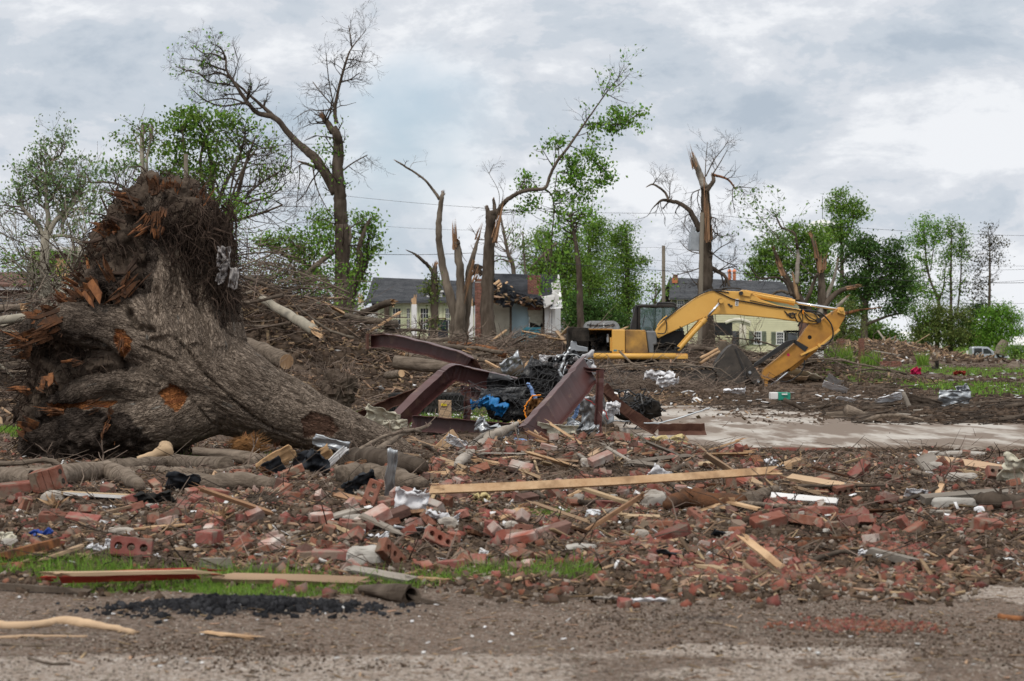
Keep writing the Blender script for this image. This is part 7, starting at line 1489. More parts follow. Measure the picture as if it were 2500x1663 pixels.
SP=np.concatenate(SP);SF=np.concatenate(SF);SS=np.concatenate(SS);SR=np.concatenate(SR)
best=np.full(len(V),1e9);bi=np.zeros(len(V),int)
for j in range(len(SP)):
 d=np.linalg.norm(V-SP[j],axis=1)/(SR[j]+.05);m_=d< best;best[m_]=d[m_];bi[m_]=j
dl=V-SP[bi];F=SF[bi];fl=np.stack([SS[bi]+np.einsum('ij,ij->i',dl,F[:,0]),np.einsum('ij,ij->i',dl,F[:,1]),np.einsum('ij,ij->i',dl,F[:,2])],1)
def poly_d(V,pts,zf=z1):
 q=np.array([P(*zf(x,y),24.6) for x,y in pts])[:,[0,2]];p=V[:,[0,2]]*24.6/V[:,[1]];p[:,1]=CAMH+(V[:,2]-CAMH)*24.6/V[:,1];dm=np.full(len(V),1e9)
 for a,b in zip(q[:-1],q[1:]):
  ab=b-a;t=np.clip(((p-a)@ab)/(ab@ab),0,1);dm=np.minimum(dm,np.linalg.norm(p-(a+t[:,None]*ab),axis=1))
 return dm
def inpoly(V,pts,zf=z1,rag=.04):
 q=np.array([P(*zf(x,y),24.6) for x,y in pts])[:,[0,2]];px=V[:,0]*24.6/V[:,1]+(fbm(V[:,0]*6,V[:,1]*6,V[:,2]*6,3,61)-.5)*rag*2;pz=CAMH+(V[:,2]-CAMH)*24.6/V[:,1]+(fbm(V[:,0]*6,V[:,1]*6,V[:,2]*6,3,63)-.5)*rag*2;ins=np.zeros(len(V),bool);n=len(q)
 for i in range(n):
  x0,y0=q[i];x1,y1=q[(i+1) % n];c=((y0> pz) != (y1> pz)) & (px< (x1-x0)*(pz-y0)/(y1-y0+1e-12)+x0);ins ^= c
 return ins.astype(float)
front=sstep(.15,-.2,Nn[:,1])
dk=np.clip(inpoly(V,[(830,150),(1100,230),(1210,480),(1220,800),(1140,850),(1060,700),(1000,520),(930,450),(860,420),(830,300)],rag=.09)+inpoly(V,[(560,230),(820,260),(800,480),(770,640),(640,710),(500,640),(470,350)],rag=.09)+inpoly(V,[(380,1000),(500,960),(640,1010),(600,1060),(420,1060)],rag=.06)+inpoly(V,[(60,1130),(280,1120),(330,1250),(620,1280),(800,1390),(760,1440),(500,1520),(80,1530)],rag=.09),0,1)
disp=(fbm(fl[:,0]*1.1,fl[:,1]*2.6,fl[:,2]*2.6,3,71)-.5)*.12
rid=fbm(fl[:,0]*6+.5*np.sin(fl[:,1]*9),fl[:,1]*19,fl[:,2]*19,3,73);disp += (np.abs(rid-.5)*-2+.3)*.028
flare=sstep(-4.0,-5.2,V[:,0])                                    # the root side is far rougher
disp += dk*(fbm(V[:,0]*6,V[:,1]*6,V[:,2]*6,5,76,.65)-.5)*.2+flare*(fbm(V[:,0]*3,V[:,1]*3,V[:,2]*3,4,75)-.5)*.20+(1-flare)*0
for pts,w_,d_ in (([(900,895),(960,960),(1040,1065),(1110,1130),(1200,1215),(1290,1290),(1370,1350),(1470,1385),(1560,1425)],.016,.07),([(930,1150),(990,1215),(1060,1300),(1130,1350)],.012,.04),([(730,940),(850,985),(900,1010)],.02,.05),([(430,900),(520,930),(600,1000),(640,1040)],.03,.09),([(660,760),(700,830),(780,850)],.035,.10),([(790,640),(810,700),(800,760)],.03,.08),([(860,360),(880,480),(900,620),(960,760)],.025,.06),([(940,420),(950,560),(1010,720)],.025,.06),([(560,1060),(640,1110),(820,1140)],.012,.03)):
 dd=poly_d(V,pts)+(fbm(V[:,0]*9,V[:,1]*9,V[:,2]*9,2,79)-.5)*.02;disp -= d_*np.exp(-(dd/w_)**2)*front
bare1=np.clip(inpoly(V,[(1530,1310),(1600,1260),(1690,1290),(1740,1360),(1700,1400),(1640,1385),(1560,1400)])*front,0,1)
bare2=np.clip((inpoly(V,[(800,1175),(860,1140),(870,1120),(900,1125),(950,1190),(930,1230),(900,1265),(850,1235)])+inpoly(V,[(578,830),(620,840),(665,900),(655,960),(625,1005),(600,960),(575,890)])+inpoly(V,[(250,1230),(420,1215),(590,1215),(560,1245),(420,1260),(300,1270)])+inpoly(V,[(280,990),(390,985),(385,1020),(300,1030)])+inpoly(V,[(1190,1410),(1280,1400),(1330,1450),(1290,1490),(1200,1480)]))*front,0,1)
disp -= (bare1+bare2)*.035
V2=V+Nn*disp[:,None]
me.vertices.foreach_set('co',V2.astype(np.float32).ravel());me.update()
soil=np.clip(dk+sstep(-4.3,-5.4,V[:,0])*.75+sstep(2.1,3.0,V[:,2])*.5+(fbm(V[:,0]*2.5,V[:,1]*2.5,V[:,2]*2.5,4,81)-.5)*1.6,0,1)*sstep(-2.5,-4,V[:,0])
at=me.attributes.new('flow','FLOAT_VECTOR','POINT');at.data.foreach_set('vector',fl.astype(np.float32).ravel())
at=me.color_attributes.new('wear','FLOAT_COLOR','POINT');at.data.foreach_set('color',np.stack([bare1,bare2,soil,np.ones(len(V))],1).astype(np.float32).ravel())
me.polygons.foreach_set('use_smooth',np.ones(len(me.polygons),bool))
def bark_hero():
 m=mat('trunk_bark',(.135,.104,.080),(.33,.265,.21),9,.92,bump=0,attr='flow',stretch=(.8,2.4,2.4),lo=.38,hi=.62,c3=(.27,.26,.235),t3=.63,s3=5)
 t=m.node_tree;nn=t.nodes;ll=t.links;p=nn['Principled BSDF'];src=p.inputs['Base Color'].links[0].from_socket
 a=nn.new('ShaderNodeAttribute');a.attribute_name='wear';s_=nn.new('ShaderNodeSeparateColor');ll.new(a.outputs['Color'],s_.inputs[0])
 at=nn.new('ShaderNodeAttribute');at.attribute_name='flow'
 def nz(st,sc,de=7,ro=.65):
  mp=nn.new('ShaderNodeMapping');mp.inputs['Scale'].default_value=st;ll.new(at.outputs['Vector'],mp.inputs[0]);n=nn.new('ShaderNodeTexNoise');n.inputs['Scale'].default_value=sc;n.inputs['Detail'].default_value=de;n.inputs['Roughness'].default_value=ro;ll.new(mp.outputs[0],n.inputs['Vector']);return n.outputs['Fac']
 def rc(f,c1,c2,a_=.35,b_=.65):
  r=nn.new('ShaderNodeMapRange');r.inputs[1].default_value=a_;r.inputs[2].default_value=b_;ll.new(f,r.inputs[0]);x=nn.new('ShaderNodeMix');x.data_type='RGBA';ll.new(r.outputs[0],x.inputs[0]);x.inputs[6].default_value=(*c1,1);x.inputs[7].default_value=(*c2,1);return x.outputs[2]
 def over(f,a_,b_):
  x=nn.new('ShaderNodeMix');x.data_type='RGBA';ll.new(f,x.inputs[0]);ll.new(a_,x.inputs[6]);ll.new(b_,x.inputs[7]);return x.outputs[2]
 soilc=rc(nz((1,1,1),6),(.028,.021,.017),(.095,.075,.062));b1=rc(nz((.3,2,2),8),(.13,.072,.05),(.21,.13,.095));b2=rc(nz((.3,2,2),7),(.18,.06,.028),(.40,.17,.06))
 c=over(s_.outputs[2],src,soilc);c=over(s_.outputs[0],c,b1);c=over(s_.outputs[1],c,b2);ll.new(c,p.inputs['Base Color'])
 v=nn.new('ShaderNodeTexVoronoi');v.feature='DISTANCE_TO_EDGE';v.inputs['Scale'].default_value=9;mp=nn.new('ShaderNodeMapping');mp.inputs['Scale'].default_value=(1.5,4.2,4.2);ll.new(at.outputs['Vector'],mp.inputs[0])
 wv=nn.new('ShaderNodeTexNoise');wv.inputs['Scale'].default_value=4;ll.new(mp.outputs[0],wv.inputs['Vector']);ad=nn.new('ShaderNodeMix');ad.data_type='RGBA';ad.blend_type='ADD';ad.inputs[0].default_value=.35;ll.new(mp.outputs[0],ad.inputs[6]);ll.new(wv.outputs['Color'],ad.inputs[7]);ll.new(ad.outputs[2],v.inputs['Vector'])
 mr=nn.new('ShaderNodeMapRange');mr.inputs[2].default_value=.22;ll.new(v.outputs['Distance'],mr.inputs[0])
 # bark scales: the furrow between two scales is coloured darker
 fur=nn.new('ShaderNodeMix');fur.data_type='RGBA';fur.blend_type='MULTIPLY';fur.inputs[0].default_value=.55;ll.new(c,fur.inputs[6]);ll.new(rc(mr.outputs[0],(.45,.42,.40),(1,1,1),.0,.8),fur.inputs[7]);ll.new(fur.outputs[2],p.inputs['Base Color'])
 b0=nn.new('ShaderNodeBump');b0.inputs['Strength'].default_value=.9;b0.inputs['Distance'].default_value=.03;ll.new(mr.outputs[0],b0.inputs['Height'])
 b=nn.new('ShaderNodeBump');b.inputs['Strength'].default_value=1.0;b.inputs['Distance'].default_value=.025;ll.new(nz((.9,2.2,2.2),14,8,.7),b.inputs['Height']);ll.new(b0.outputs[0],b.inputs['Normal']);ll.new(b.outputs[0],p.inputs['Normal'])
bark_hero()
UT=thing('uprooted_tree','huge uprooted tree trunk lying on its side with torn orange root plate','uprooted tree',P(420,1125,25))
me.materials.clear();me.materials.append(MATS['trunk_bark'])
M_=Matrix.Translation(-Vector(UT.location));me.transform(M_);link('trunk',me,UT)
# earth and fibres packed round the torn roots
mb=MB();sv,sf=ico(2)
BL=[(330,560,25.25,.40),(300,610,25.2,.36),(355,640,25.1,.35),(300,670,25.0,.30),(240,690,25.0,.26),(375,505,25.3,.34),(330,500,25.3,.22),(430,490,25.2,.28),(465,520,25.0,.22),(480,530,25.4,.30),(515,560,25.0,.22),(535,610,25.0,.20),(545,660,25.0,.18),(556,720,25.05,.17),(555,770,25.1,.15),(500,600,24.95,.18),(440,530,24.95,.2),(518,650,24.95,.15),(530,700,24.95,.15),(545,790,25.35,.18),(130,880,25.2,.30),(190,920,25.0,.34),(110,960,25.1,.30),(100,1030,25.0,.28),(120,1080,24.9,.27),(230,990,24.9,.30),(260,880,24.8,.28),(160,820,24.9,.24),(90,790,24.95,.19),(310,1060,24.9,.30),(210,1070,24.8,.3),(400,1040,25.4,.4),(300,590,24.9,.2),(270,600,25.2,.2),(450,470,25.3,.16),(370,460,25.25,.17)]
for x,y,Y,r in BL:mb.add(sv*r*np.array((1,1.1,1))+np.array(P(x,y,Y)),sf)
ms=remesh(mb.build('raw','soil_clod'),.026,4)
V=np.empty(len(ms.vertices)*3,np.float32);ms.vertices.foreach_get('co',V);V=V.reshape(-1,3).astype(float);Nn=np.empty(len(V)*3,np.float32);ms.vertices.foreach_get('normal',Nn);Nn=Nn.reshape(-1,3).astype(float)
dd=(fbm(V[:,0]*3.5,V[:,1]*3.5,V[:,2]*3.5,5,91,.62)-.5)*.42+(fbm(V[:,0]*14,V[:,1]*14,V[:,2]*14,4,92,.6)-.5)*.17
VS=V+Nn*dd[:,None];ms.vertices.foreach_set('co',VS.astype(np.float32).ravel());ms.transform(M_);ms.materials.clear();ms.materials.append(MATS['soil_clod']);ms.polygons.foreach_set('use_smooth',np.ones(len(ms.polygons),bool));link('root_soil',ms,UT)
def ragged_slab(c,d,L_,w,th):
 """a torn tongue of wood: fibres along d, broken into uneven teeth"""
 d=np.array(d,float)+nr.normal(0,.22,3);d /= np.linalg.norm(d);a=np.cross(d,np.array((0,1.0,0))+nr.normal(0,.25,3));a /= np.linalg.norm(a);n_=np.cross(a,d);k=nr.randint(3,7);mb=MB();ws=np.concatenate([[0],np.cumsum(nr.uniform(.3,1.6,k))]);ws=ws/ws[-1]
 for i in range(k):
  t0=(ws[i]-.5)*w;t1=(ws[i+1]-.5)*w;l=L_*nr.uniform(.35,1.0);o=n_*nr.normal(0,th*.9);bnd=n_*nr.normal(0,L_*.18)+a*nr.normal(0,L_*.10);bas=nr.uniform(-.25,0)*L_;q=nr.uniform(0,1);tm=t0+(t1-t0)*q
  v=[c+a*t0+d*bas+o,c+a*t1+d*bas+o,c+a*t1+d*l*.6+o+bnd*.4,c+a*t0+d*l*.6+o+bnd*.4,c+a*tm+d*l+o+bnd];v2=[p+n_*th*f_ for p,f_ in zip(v,(1,1,.8,.8,.3))]
  mb.add(v+v2,[(0,1,2,3),(3,2,4),(8,7,6,5),(9,7,8),(0,5,6,1),(1,6,7,2),(3,8,5,0),(2,7,9,4),(4,9,8,3)])
 return mb
for x,y,d,L_,w,Y in ((680,190,(-1,0,.35),.42,.3,24.9),(640,160,(-1,0,.25),.32,.15,25.0),(700,240,(-.9,0,.2),.3,.22,24.8),(770,140,(-.3,0,1),.25,.35,25.0),(810,130,(.2,0,1),.22,.3,25.0),(880,150,(.3,-.2,1),.22,.35,25.05),(950,175,(.7,0,.6),.35,.3,25.1),(1010,215,(.8,0,.3),.35,.3,25.1),(1050,265,(.5,-.3,-.6),.32,.25,25.0),(1070,240,(.9,-.2,.3),.2,.25,25.2),(800,270,(.1,-.3,-1),.32,.3,24.65),(790,340,(0,-.2,-1),.2,.2,24.6),(560,350,(-.8,-.2,.1),.28,.3,24.85),(510,330,(-1,0,.5),.22,.2,25.0),(530,420,(-.8,-.2,-.5),.25,.2,24.9),(580,340,(-.4,-.4,.6),.3,.3,24.8),(640,640,(.75,-.3,.75),.62,.34,24.45),(620,650,(-.5,-.3,-.5),.3,.3,24.5),(560,580,(-.6,-.3,.8),.3,.2,24.6),(520,550,(-.3,-.2,1),.25,.15,24.8),(450,650,(-.6,-.5,.7),.42,.5,24.45),(460,640,(.5,-.5,-.6),.35,.45,24.4),(380,690,(-.8,-.3,.5),.35,.35,24.5),(330,690,(-.9,-.2,.3),.3,.3,24.6),(270,760,(-.8,-.5,.3),.35,.4,24.5),(200,780,(-1,-.1,.5),.3,.35,24.6),(300,790,(-.5,-.5,-.3),.4,.4,24.35),(170,860,(-1,-.3,-.1),.45,.35,24.5),(110,890,(-1,0,-.2),.35,.25,24.6),(90,930,(-1,0,-.1),.2,.15,24.6),(250,870,(-.9,-.4,-.3),.4,.3,24.4),(330,1010,(1,-.4,.1),.25,.1,24.3),(240,1090,(.4,-.6,-.4),.25,.35,24.4),(130,1150,(-.8,-.3,.3),.25,.25,24.6),(450,1235,(1,-.4,.25),.4,.12,24.2),(300,1260,(-1,-.4,-.2),.35,.12,24.2),(550,1330,(-.5,-.4,-.8),.22,.12,24.2),(560,1300,(0,-.4,1),.15,.08,24.2),(170,1350,(-.6,-.4,.4),.3,.3,24.5),(1260,1430,(-.3,-.5,.6),.2,.3,24.4),(1400,1450,(.1,-.4,1),.15,.08,24.5),(620,900,(0,-.4,-1),.18,.16,24.2),(150,950,(-.9,-.2,.2),.3,.3,24.8),(380,620,(-.7,-.3,.7),.3,.25,24.7),(730,320,(-.3,-.5,-.6),.25,.3,24.7)):
 for j in range(3 if x> 420 or y> 950 else 2):
  kk=(1.0,.75,.6)[j];off=nr.normal(0,.055,3)*(j> 0);ragged_slab(np.array(P(*z1(x,y),Y-.04+.03*j))+off,d,L_*kk*nr.uniform(.5,1.15),w*.55*kk*nr.uniform(.5,1.2),nr.uniform(.012,.035)).build('splintered_wood',('wood_orange' if nr.rand() < .62 else 'wood_rot','wood_rot','wood_orange' if nr.rand() < .3 else 'wood_rot')[j],UT)
mb=MB()
ridx=nr.choice(len(VS),3200)
for i in ridx:
 p=VS[i];n_=Nn[i]
 if p[2] < .1:continue
 L_=rnd.uniform(.1,.5);d=n_+nr.normal(0,.55,3);pts=[p];
 for k in range(4):d=d+np.array((0,0,-.35))+nr.normal(0,.35,3);d /= np.linalg.norm(d);pts.append(pts[-1]+d*L_/4)
 mb.tube(pts,np.linspace(rnd.uniform(.004,.010),.002,5),3,cap=False)
for k in range(950):     # the matted curtain of fibres on the right of the plate
 p=np.array(P(*z1(rnd.uniform(820,1200),rnd.uniform(180,700)),24.72+rnd.uniform(-.15,.25)));L_=rnd.uniform(.15,.6);d=np.array((rnd.gauss(0,.4),rnd.gauss(0,.3),-1));pts=[p]
 for j in range(5):d=d+nr.normal(0,.5,3)+np.array((0,0,-.25));d /= np.linalg.norm(d);pts.append(pts[-1]+d*L_/5)
 mb.tube(pts,np.linspace(rnd.uniform(.004,.011),.002,6),3,cap=False)
mb.build('fine_roots','fine_root',UT)['kind']='stuff'
for k in range(44):      # torn root ends
 i=rnd.randrange(len(VS));p=VS[i];
 if p[2] < .3:continue
 d=Nn[i]*.8+nr.normal(0,.3,3)+np.array((-.15,0,.1));d /= np.linalg.norm(d);L_=rnd.uniform(.15,.55);pts=[p-d*.1];dd=d.copy()
 for j in range(4):dd=dd+nr.normal(0,.3,3);dd /= np.linalg.norm(dd);pts.append(pts[-1]+dd*L_/4)
 r=rnd.uniform(.012,.035);mb=MB();mb.tube(pts,np.linspace(r,r*.35,5),6,wob=.15);mb.build('root','fine_root' if k % 3 else 'wood_orange',UT)
for pts,r in (([(520,380),(470,400),(420,400)],.03),([(640,300),(560,270),(530,200),(510,160)],.02),([(600,300),(520,260),(440,250)],.015),([(640,250),(600,180)],.015),([(690,230),(650,150),(630,130)],.015),([(1090,330),(1180,360),(1170,420)],.018),([(1060,350),(1130,370),(1140,400)],.012),([(990,150),(1000,110),(1010,170)],.012),([(1025,200),(1015,150),(1000,120)],.012),([(310,1030),(350,1100),(340,1180)],.01),([(700,520),(620,600),(560,640)],.03),([(700,480),(640,560),(540,560)],.035)):
 mb=MB();mb.tube([P(*z1(x,y),24.6) for x,y in pts],np.linspace(r,r*.4,len(pts)),6,wob=.1);mb.build('root','fine_root',UT)
crumple('hanging_cloth',*z1(1140,480),24.5,.16,.26,(.1,0,.3),'stone_cloth' if 'stone_cloth' in MATS else [mat('stone_cloth',(.36,.34,.33),(.24,.22,.215),9,.9,bump=.5),'stone_cloth'][1],'grey rag hanging from the edge of the root plate','rag',.10,n=20)
crumple('hanging_cloth',*z1(1125,560),24.5,.10,.24,(.2,.25,.2),'stone_cloth','lower torn strip of the grey rag on the root plate','rag',.09,n=16)
crumple('hanging_cloth',*z1(1195,585),24.55,.12,.25,(.1,.1,.5),'stone_cloth','small grey scrap at the dark edge of the root mass','rag',.07,n=12)
# ================================================================== FOREGROUND RUBBLE
def z7(x,y):return x*.39096,1050+y*.39096
def z8(x,y):return 850+x*.36063,1000+y*.36063
import bmesh
def bm_mesh(name,fn,m):
 bm=bmesh.new();fn(bm);me=bpy.data.meshes.new(name);bm.to_mesh(me);bm.free();me.materials.append(MATS[m]);return me
BL_,BW_,BH_=.215,.10,.066
def jiggle(bm,a):
 for v in bm.verts:v.co += Vector((rnd.uniform(-a,a),rnd.uniform(-a,a),rnd.uniform(-a,a)))
def solid(L_=BL_):
 def f(bm):
  bmesh.ops.create_cube(bm,size=1);bmesh.ops.scale(bm,vec=(L_,BW_,BH_),verts=bm.verts);bmesh.ops.bevel(bm,geom=bm.edges[:],offset=.004,segments=1,affect='EDGES');jiggle(bm,.0018)
 return f
def broken(L_,sl,sl2):
 def f(bm):
  bmesh.ops.create_cube(bm,size=1);bmesh.ops.scale(bm,vec=(BL_,BW_,BH_),verts=bm.verts);bmesh.ops.bevel(bm,geom=bm.edges[:],offset=.004,segments=1,affect='EDGES')
  for co,no in (((L_-BL_/2,0,0),(1,sl,sl2)),((L_-BL_/2+.015,.02,0),(1,-sl*1.6,-sl2*.7))):
   r=bmesh.ops.bisect_plane(bm,geom=bm.verts[:]+bm.edges[:]+bm.faces[:],plane_co=co,plane_no=no,clear_outer=True);e=[g for g in r['geom_cut'] if isinstance(g,bmesh.types.BMEdge)]
   if e:bmesh.ops.edgeloop_fill(bm,edges=e)
  c=sum((v.co for v in bm.verts),Vector())/max(1,len(bm.verts))
  for v in bm.verts:v.co.x -= c.x
  jiggle(bm,.004)
 return f
def cored(L_=BL_,holes=(-.065,0,.065),r=.021,name='cored'):
 a=bpy.data.objects.new('t',bm_mesh('t',solid(L_),'brick'));COL.objects.link(a);bm=bmesh.new()
 for h in holes:bmesh.ops.create_cone(bm,cap_ends=True,segments=12,radius1=r,radius2=r,depth=.3,matrix=Matrix.Translation((h,0,0)))
 me=bpy.data.meshes.new('c');bm.to_mesh(me);bm.free();b=bpy.data.objects.new('c',me);COL.objects.link(b)
 md=a.modifiers.new('b','BOOLEAN');md.object=b;md.operation='DIFFERENCE';md.solver='EXACT';dg=bpy.context.evaluated_depsgraph_get();o=bpy.data.meshes.new_from_object(a.evaluated_get(dg));bpy.data.objects.remove(a);bpy.data.objects.remove(b);o.name=name;o.materials.clear();o.materials.append(MATS['brick']);return o
mat('brick_mortar',(.42,.38,.34),(.30,.10,.07),4.5,.95,bump=.7,c3=(.25,.09,.065),t3=.58,obj=True,vary=.2)
mat('brick_dark',(.13,.075,.06),(.20,.12,.10),7,.95,bump=.6,c3=(.30,.27,.24),t3=.6,obj=True,vary=.25)
WH=[bm_mesh('brick_whole',solid(),'brick') for _ in range(3)];HB=[bm_mesh('brick_broken',broken(rnd.uniform(.07,.15),rnd.uniform(-.5,.5),rnd.uniform(-.5,.5)),'brick') for _ in range(8)]
CO=[cored(),cored(r=.019)];CB=[cored(.12,(-.03,.04),.02),cored(.15,(-.055,.01,.072),.021)]
MO=[bm_mesh('brick_mortared',solid(),'brick_mortar'),bm_mesh('brick_mortared',broken(.13,.4,-.3),'brick_mortar'),bm_mesh('brick_mortared',broken(.10,-.3,.5),'brick_mortar')];DK=[bm_mesh('brick_dark',solid(),'brick_dark'),bm_mesh('brick_dark',broken(.12,.3,.2),'brick_dark')]
KINDS_=(('whole red brick',WH),('broken red brick',HB),('cored red brick',CO),('broken cored brick',CB),('mortar-crusted brick',MO),('dull brown brick',DK))
def on_ground(px,py,lift=0.0):
 return hit(px,py,lift)
def put_brick(me,px,py,rot,lab,group=None,lift=.02,sc=1.0):
 x,Y,z=on_ground(px,py,0);o=link('brick',me,None,(x,Y,z+lift),rot);o.scale=(sc,)*3;return tag(o,lab,'brick',group)
for me_,(px,py),rot,lab,lift,sc in (
 (CO[0],z8(158,670),(1.45,-1.2,.1),'cored red brick standing on end with three holes facing out, beside the metal strip',.10,1.05),(WH[0],z8(1760,680),(.05,.03,.05),'whole red brick lying flat beside the white concrete lump',.04,1),(WH[1],z8(2200,900),(.1,-.35,.35),'whole red brick tilted against another near the dark shard',.06,1.1),(CO[1],z8(2090,850),(1.5,.0,-.1),'cored red brick on its edge behind the tilted one',.05,1.1),(MO[0],z8(1710,410),(.3,-.35,.4),'mortar-crusted brick perched on top of the ridge by the fibre clump',.10,1.15),(MO[0],z8(1170,440),(.7,.2,-.3),'brick with two round mortar plugs below the driftwood',.07,1.1),(DK[0],z8(1390,870),(.1,-.25,.3),'long brown brick propped at the grass edge',.05,1.2),(CO[0],z8(610,950),(1.1,.5,.3),'cored brick with one hole showing above the grass strip',.07,1),(MO[1],z8(1010,900),(.4,.7,.6),'square grey-faced brick tipped on its corner above the grass',.07,1.1),(MO[2],z8(1180,800),(.8,.6,.5),'brick end standing on its corner above the grass',.07,1.0),(DK[0],z8(320,770),(.2,-.3,.5),'brown cored-looking brick leaning by the white paper',.05,1.0),(WH[2],z8(255,480),(.3,-.8,.9),'red brick on its end among the logs',.06,1.0),(HB[1],z8(400,610),(.5,.3,.2),'red brick lump below the tar paper strip',.04,1.2),(WH[1],z8(890,445),(.9,-.3,.2),'red brick half buried behind the long plank',.05,.9),(CB[0],z8(1190,880),(1.4,.1,.2),'short cored brick piece beside the pale chip',.05,1),(CO[1],z8(290,1060),(1.3,.7,.8),'cored brick with dark hole beside the big concrete chunk',.07,1.1),(MO[0],z8(160,790),(.3,-.45,.4),'mortared brick slab leaning left of the white paper',.05,1.3),(WH[0],z7(1340,440),(.2,.1,.9),'brick with thick mortar on one side by the tar paper',.06,1.3),(WH[2],z7(1225,425),(.3,-.1,.5),'small pale-topped brick by the tar paper',.05,.9),(WH[1],z7(1750,430),(.1,-.5,.8),'pair-end brick leaning below the plywood',.06,1),(WH[0],z7(1855,450),(.1,.1,1.5),'brick end facing out below the plywood',.05,1.1),(WH[2],z7(1825,335),(.1,-.4,.1),'flat red brick under the torn tar paper',.12,1.1),(CO[0],z7(360,590),(.1,.05,.1),'cored brick lying flat with pale dusty top',.04,1.3),(WH[1],z7(520,600),(.3,.1,-.1),'wedge of red brick beside the dusty cored one',.04,1.2),(CO[0],z7(820,805),(1.3,.1,.1),'large cored brick on edge with two dark openings above the red plank',.07,1.3),(WH[0],z7(1310,775),(.05,0,1.4),'brick end resting on the short timber block',.11,1.2),(CO[1],z7(1920,820),(.05,0,.05),'flat perforated brick left of the long pale brick',.03,1.2),(WH[2],z7(2080,825),(.05,0,.05),'long pale red brick right of the perforated one',.03,1.3),(WH[0],z7(60,410),(.1,-.1,.2),'dark red brick half under the leaves by the plank end',.05,1.8),(CB[1],z7(2200,640),(.2,.1,.3),'broken cored brick with one hole beside the paper wad',.04,1.2),
 (MO[0],z6f(510,870),(.1,0,.9),'mortared brick leftmost of the three upright ones under the plank',.09,1.2),(MO[0],z6f(590,890),(.5,-.5,.6),'middle one of three upright mortared bricks under the plank',.09,1.1),(MO[0],z6f(690,860),(.1,.1,.4),'dark mortared brick block at the plank tip',.09,1.4),(CO[0],z6f(2190,850),(1.0,.1,.2),'cored brick tilted up at the end of the timber beam',.08,1.2),(WH[0],z6f(1880,815),(.1,0,.3),'dark red brick behind the concrete slab piece',.06,1),(WH[1],z6f(1300,830),(.6,-.7,.3),'red brick leaning on the rubble behind the broken plank',.08,1.1),(WH[0],z6f(1050,1085),(.1,0,.1),'red brick lying flat below the white board',.04,1.2),(WH[2],z6f(720,1140),(.3,-.2,.3),'red brick lump below the curved branch',.04,1.2),(WH[0],z6f(2280,1040),(.1,-.1,.1),'long red brick below the dark root',.04,1.3),(HB[0],z6f(2110,1165),(.2,.1,.4),'broad flat red brick among the stones',.03,1.5),(HB[2],z8(1860,1340),(.1,.1,.1),'flat red brick fragment alone on the gravel lane',.01,1.0),(WH[0],z6f(1080,905),(.2,-.1,1.0),'grey-pink brick end behind the broken plank',.07,1.1)):
 put_brick(me_,px,py,rot,lab,None,lift,sc)
ZONES_=(   # px range, py range, how many, where
 (1060,1900,1075,1140,40,'on the ridge behind the long plank'),(1050,1900,1160,1245,36,'just below the long plank'),(560,1060,1165,1260,30,'between the logs and the white paper'),(850,1340,1270,1400,28,'just above the end of the grass strip'),(20,560,1200,1290,24,'behind the red plank by the dusty cored brick'),
 (420,900,1270,1370,22,'around the concrete chunk above the grass'),(1560,1990,1320,1410,22,'in the small red pile beside the split stake'),(1700,2100,1225,1300,20,'in the stony stretch below the white board'),(2000,2500,1110,1220,22,'around the timber beam at the far corner of the heap'),(2050,2500,1230,1330,16,'scattered over the damp lane edge'))
for x0,x1,y0,y1,n,w in ZONES_:
 for k in range(n):
  ki=rnd.choices(range(6),[2,6,1,1,2.2,1.2])[0];nm,ms_=KINDS_[ki];flat=rnd.random() < .6
  rot=(rnd.gauss(0,.25),rnd.gauss(0,.25),rnd.uniform(0,6.28)) if flat else (rnd.uniform(0,6.28),rnd.gauss(0,.6),rnd.uniform(0,6.28))
  px,py=rnd.uniform(x0,x1),rnd.uniform(y0,y1);put_brick(rnd.choice(ms_),px,py,rot,nm+' lying '+w,'bricks in the rubble',rnd.uniform(.015,.05),rnd.uniform(.75,1.1) if 'small red pile' not in w else rnd.uniform(.5,.8))
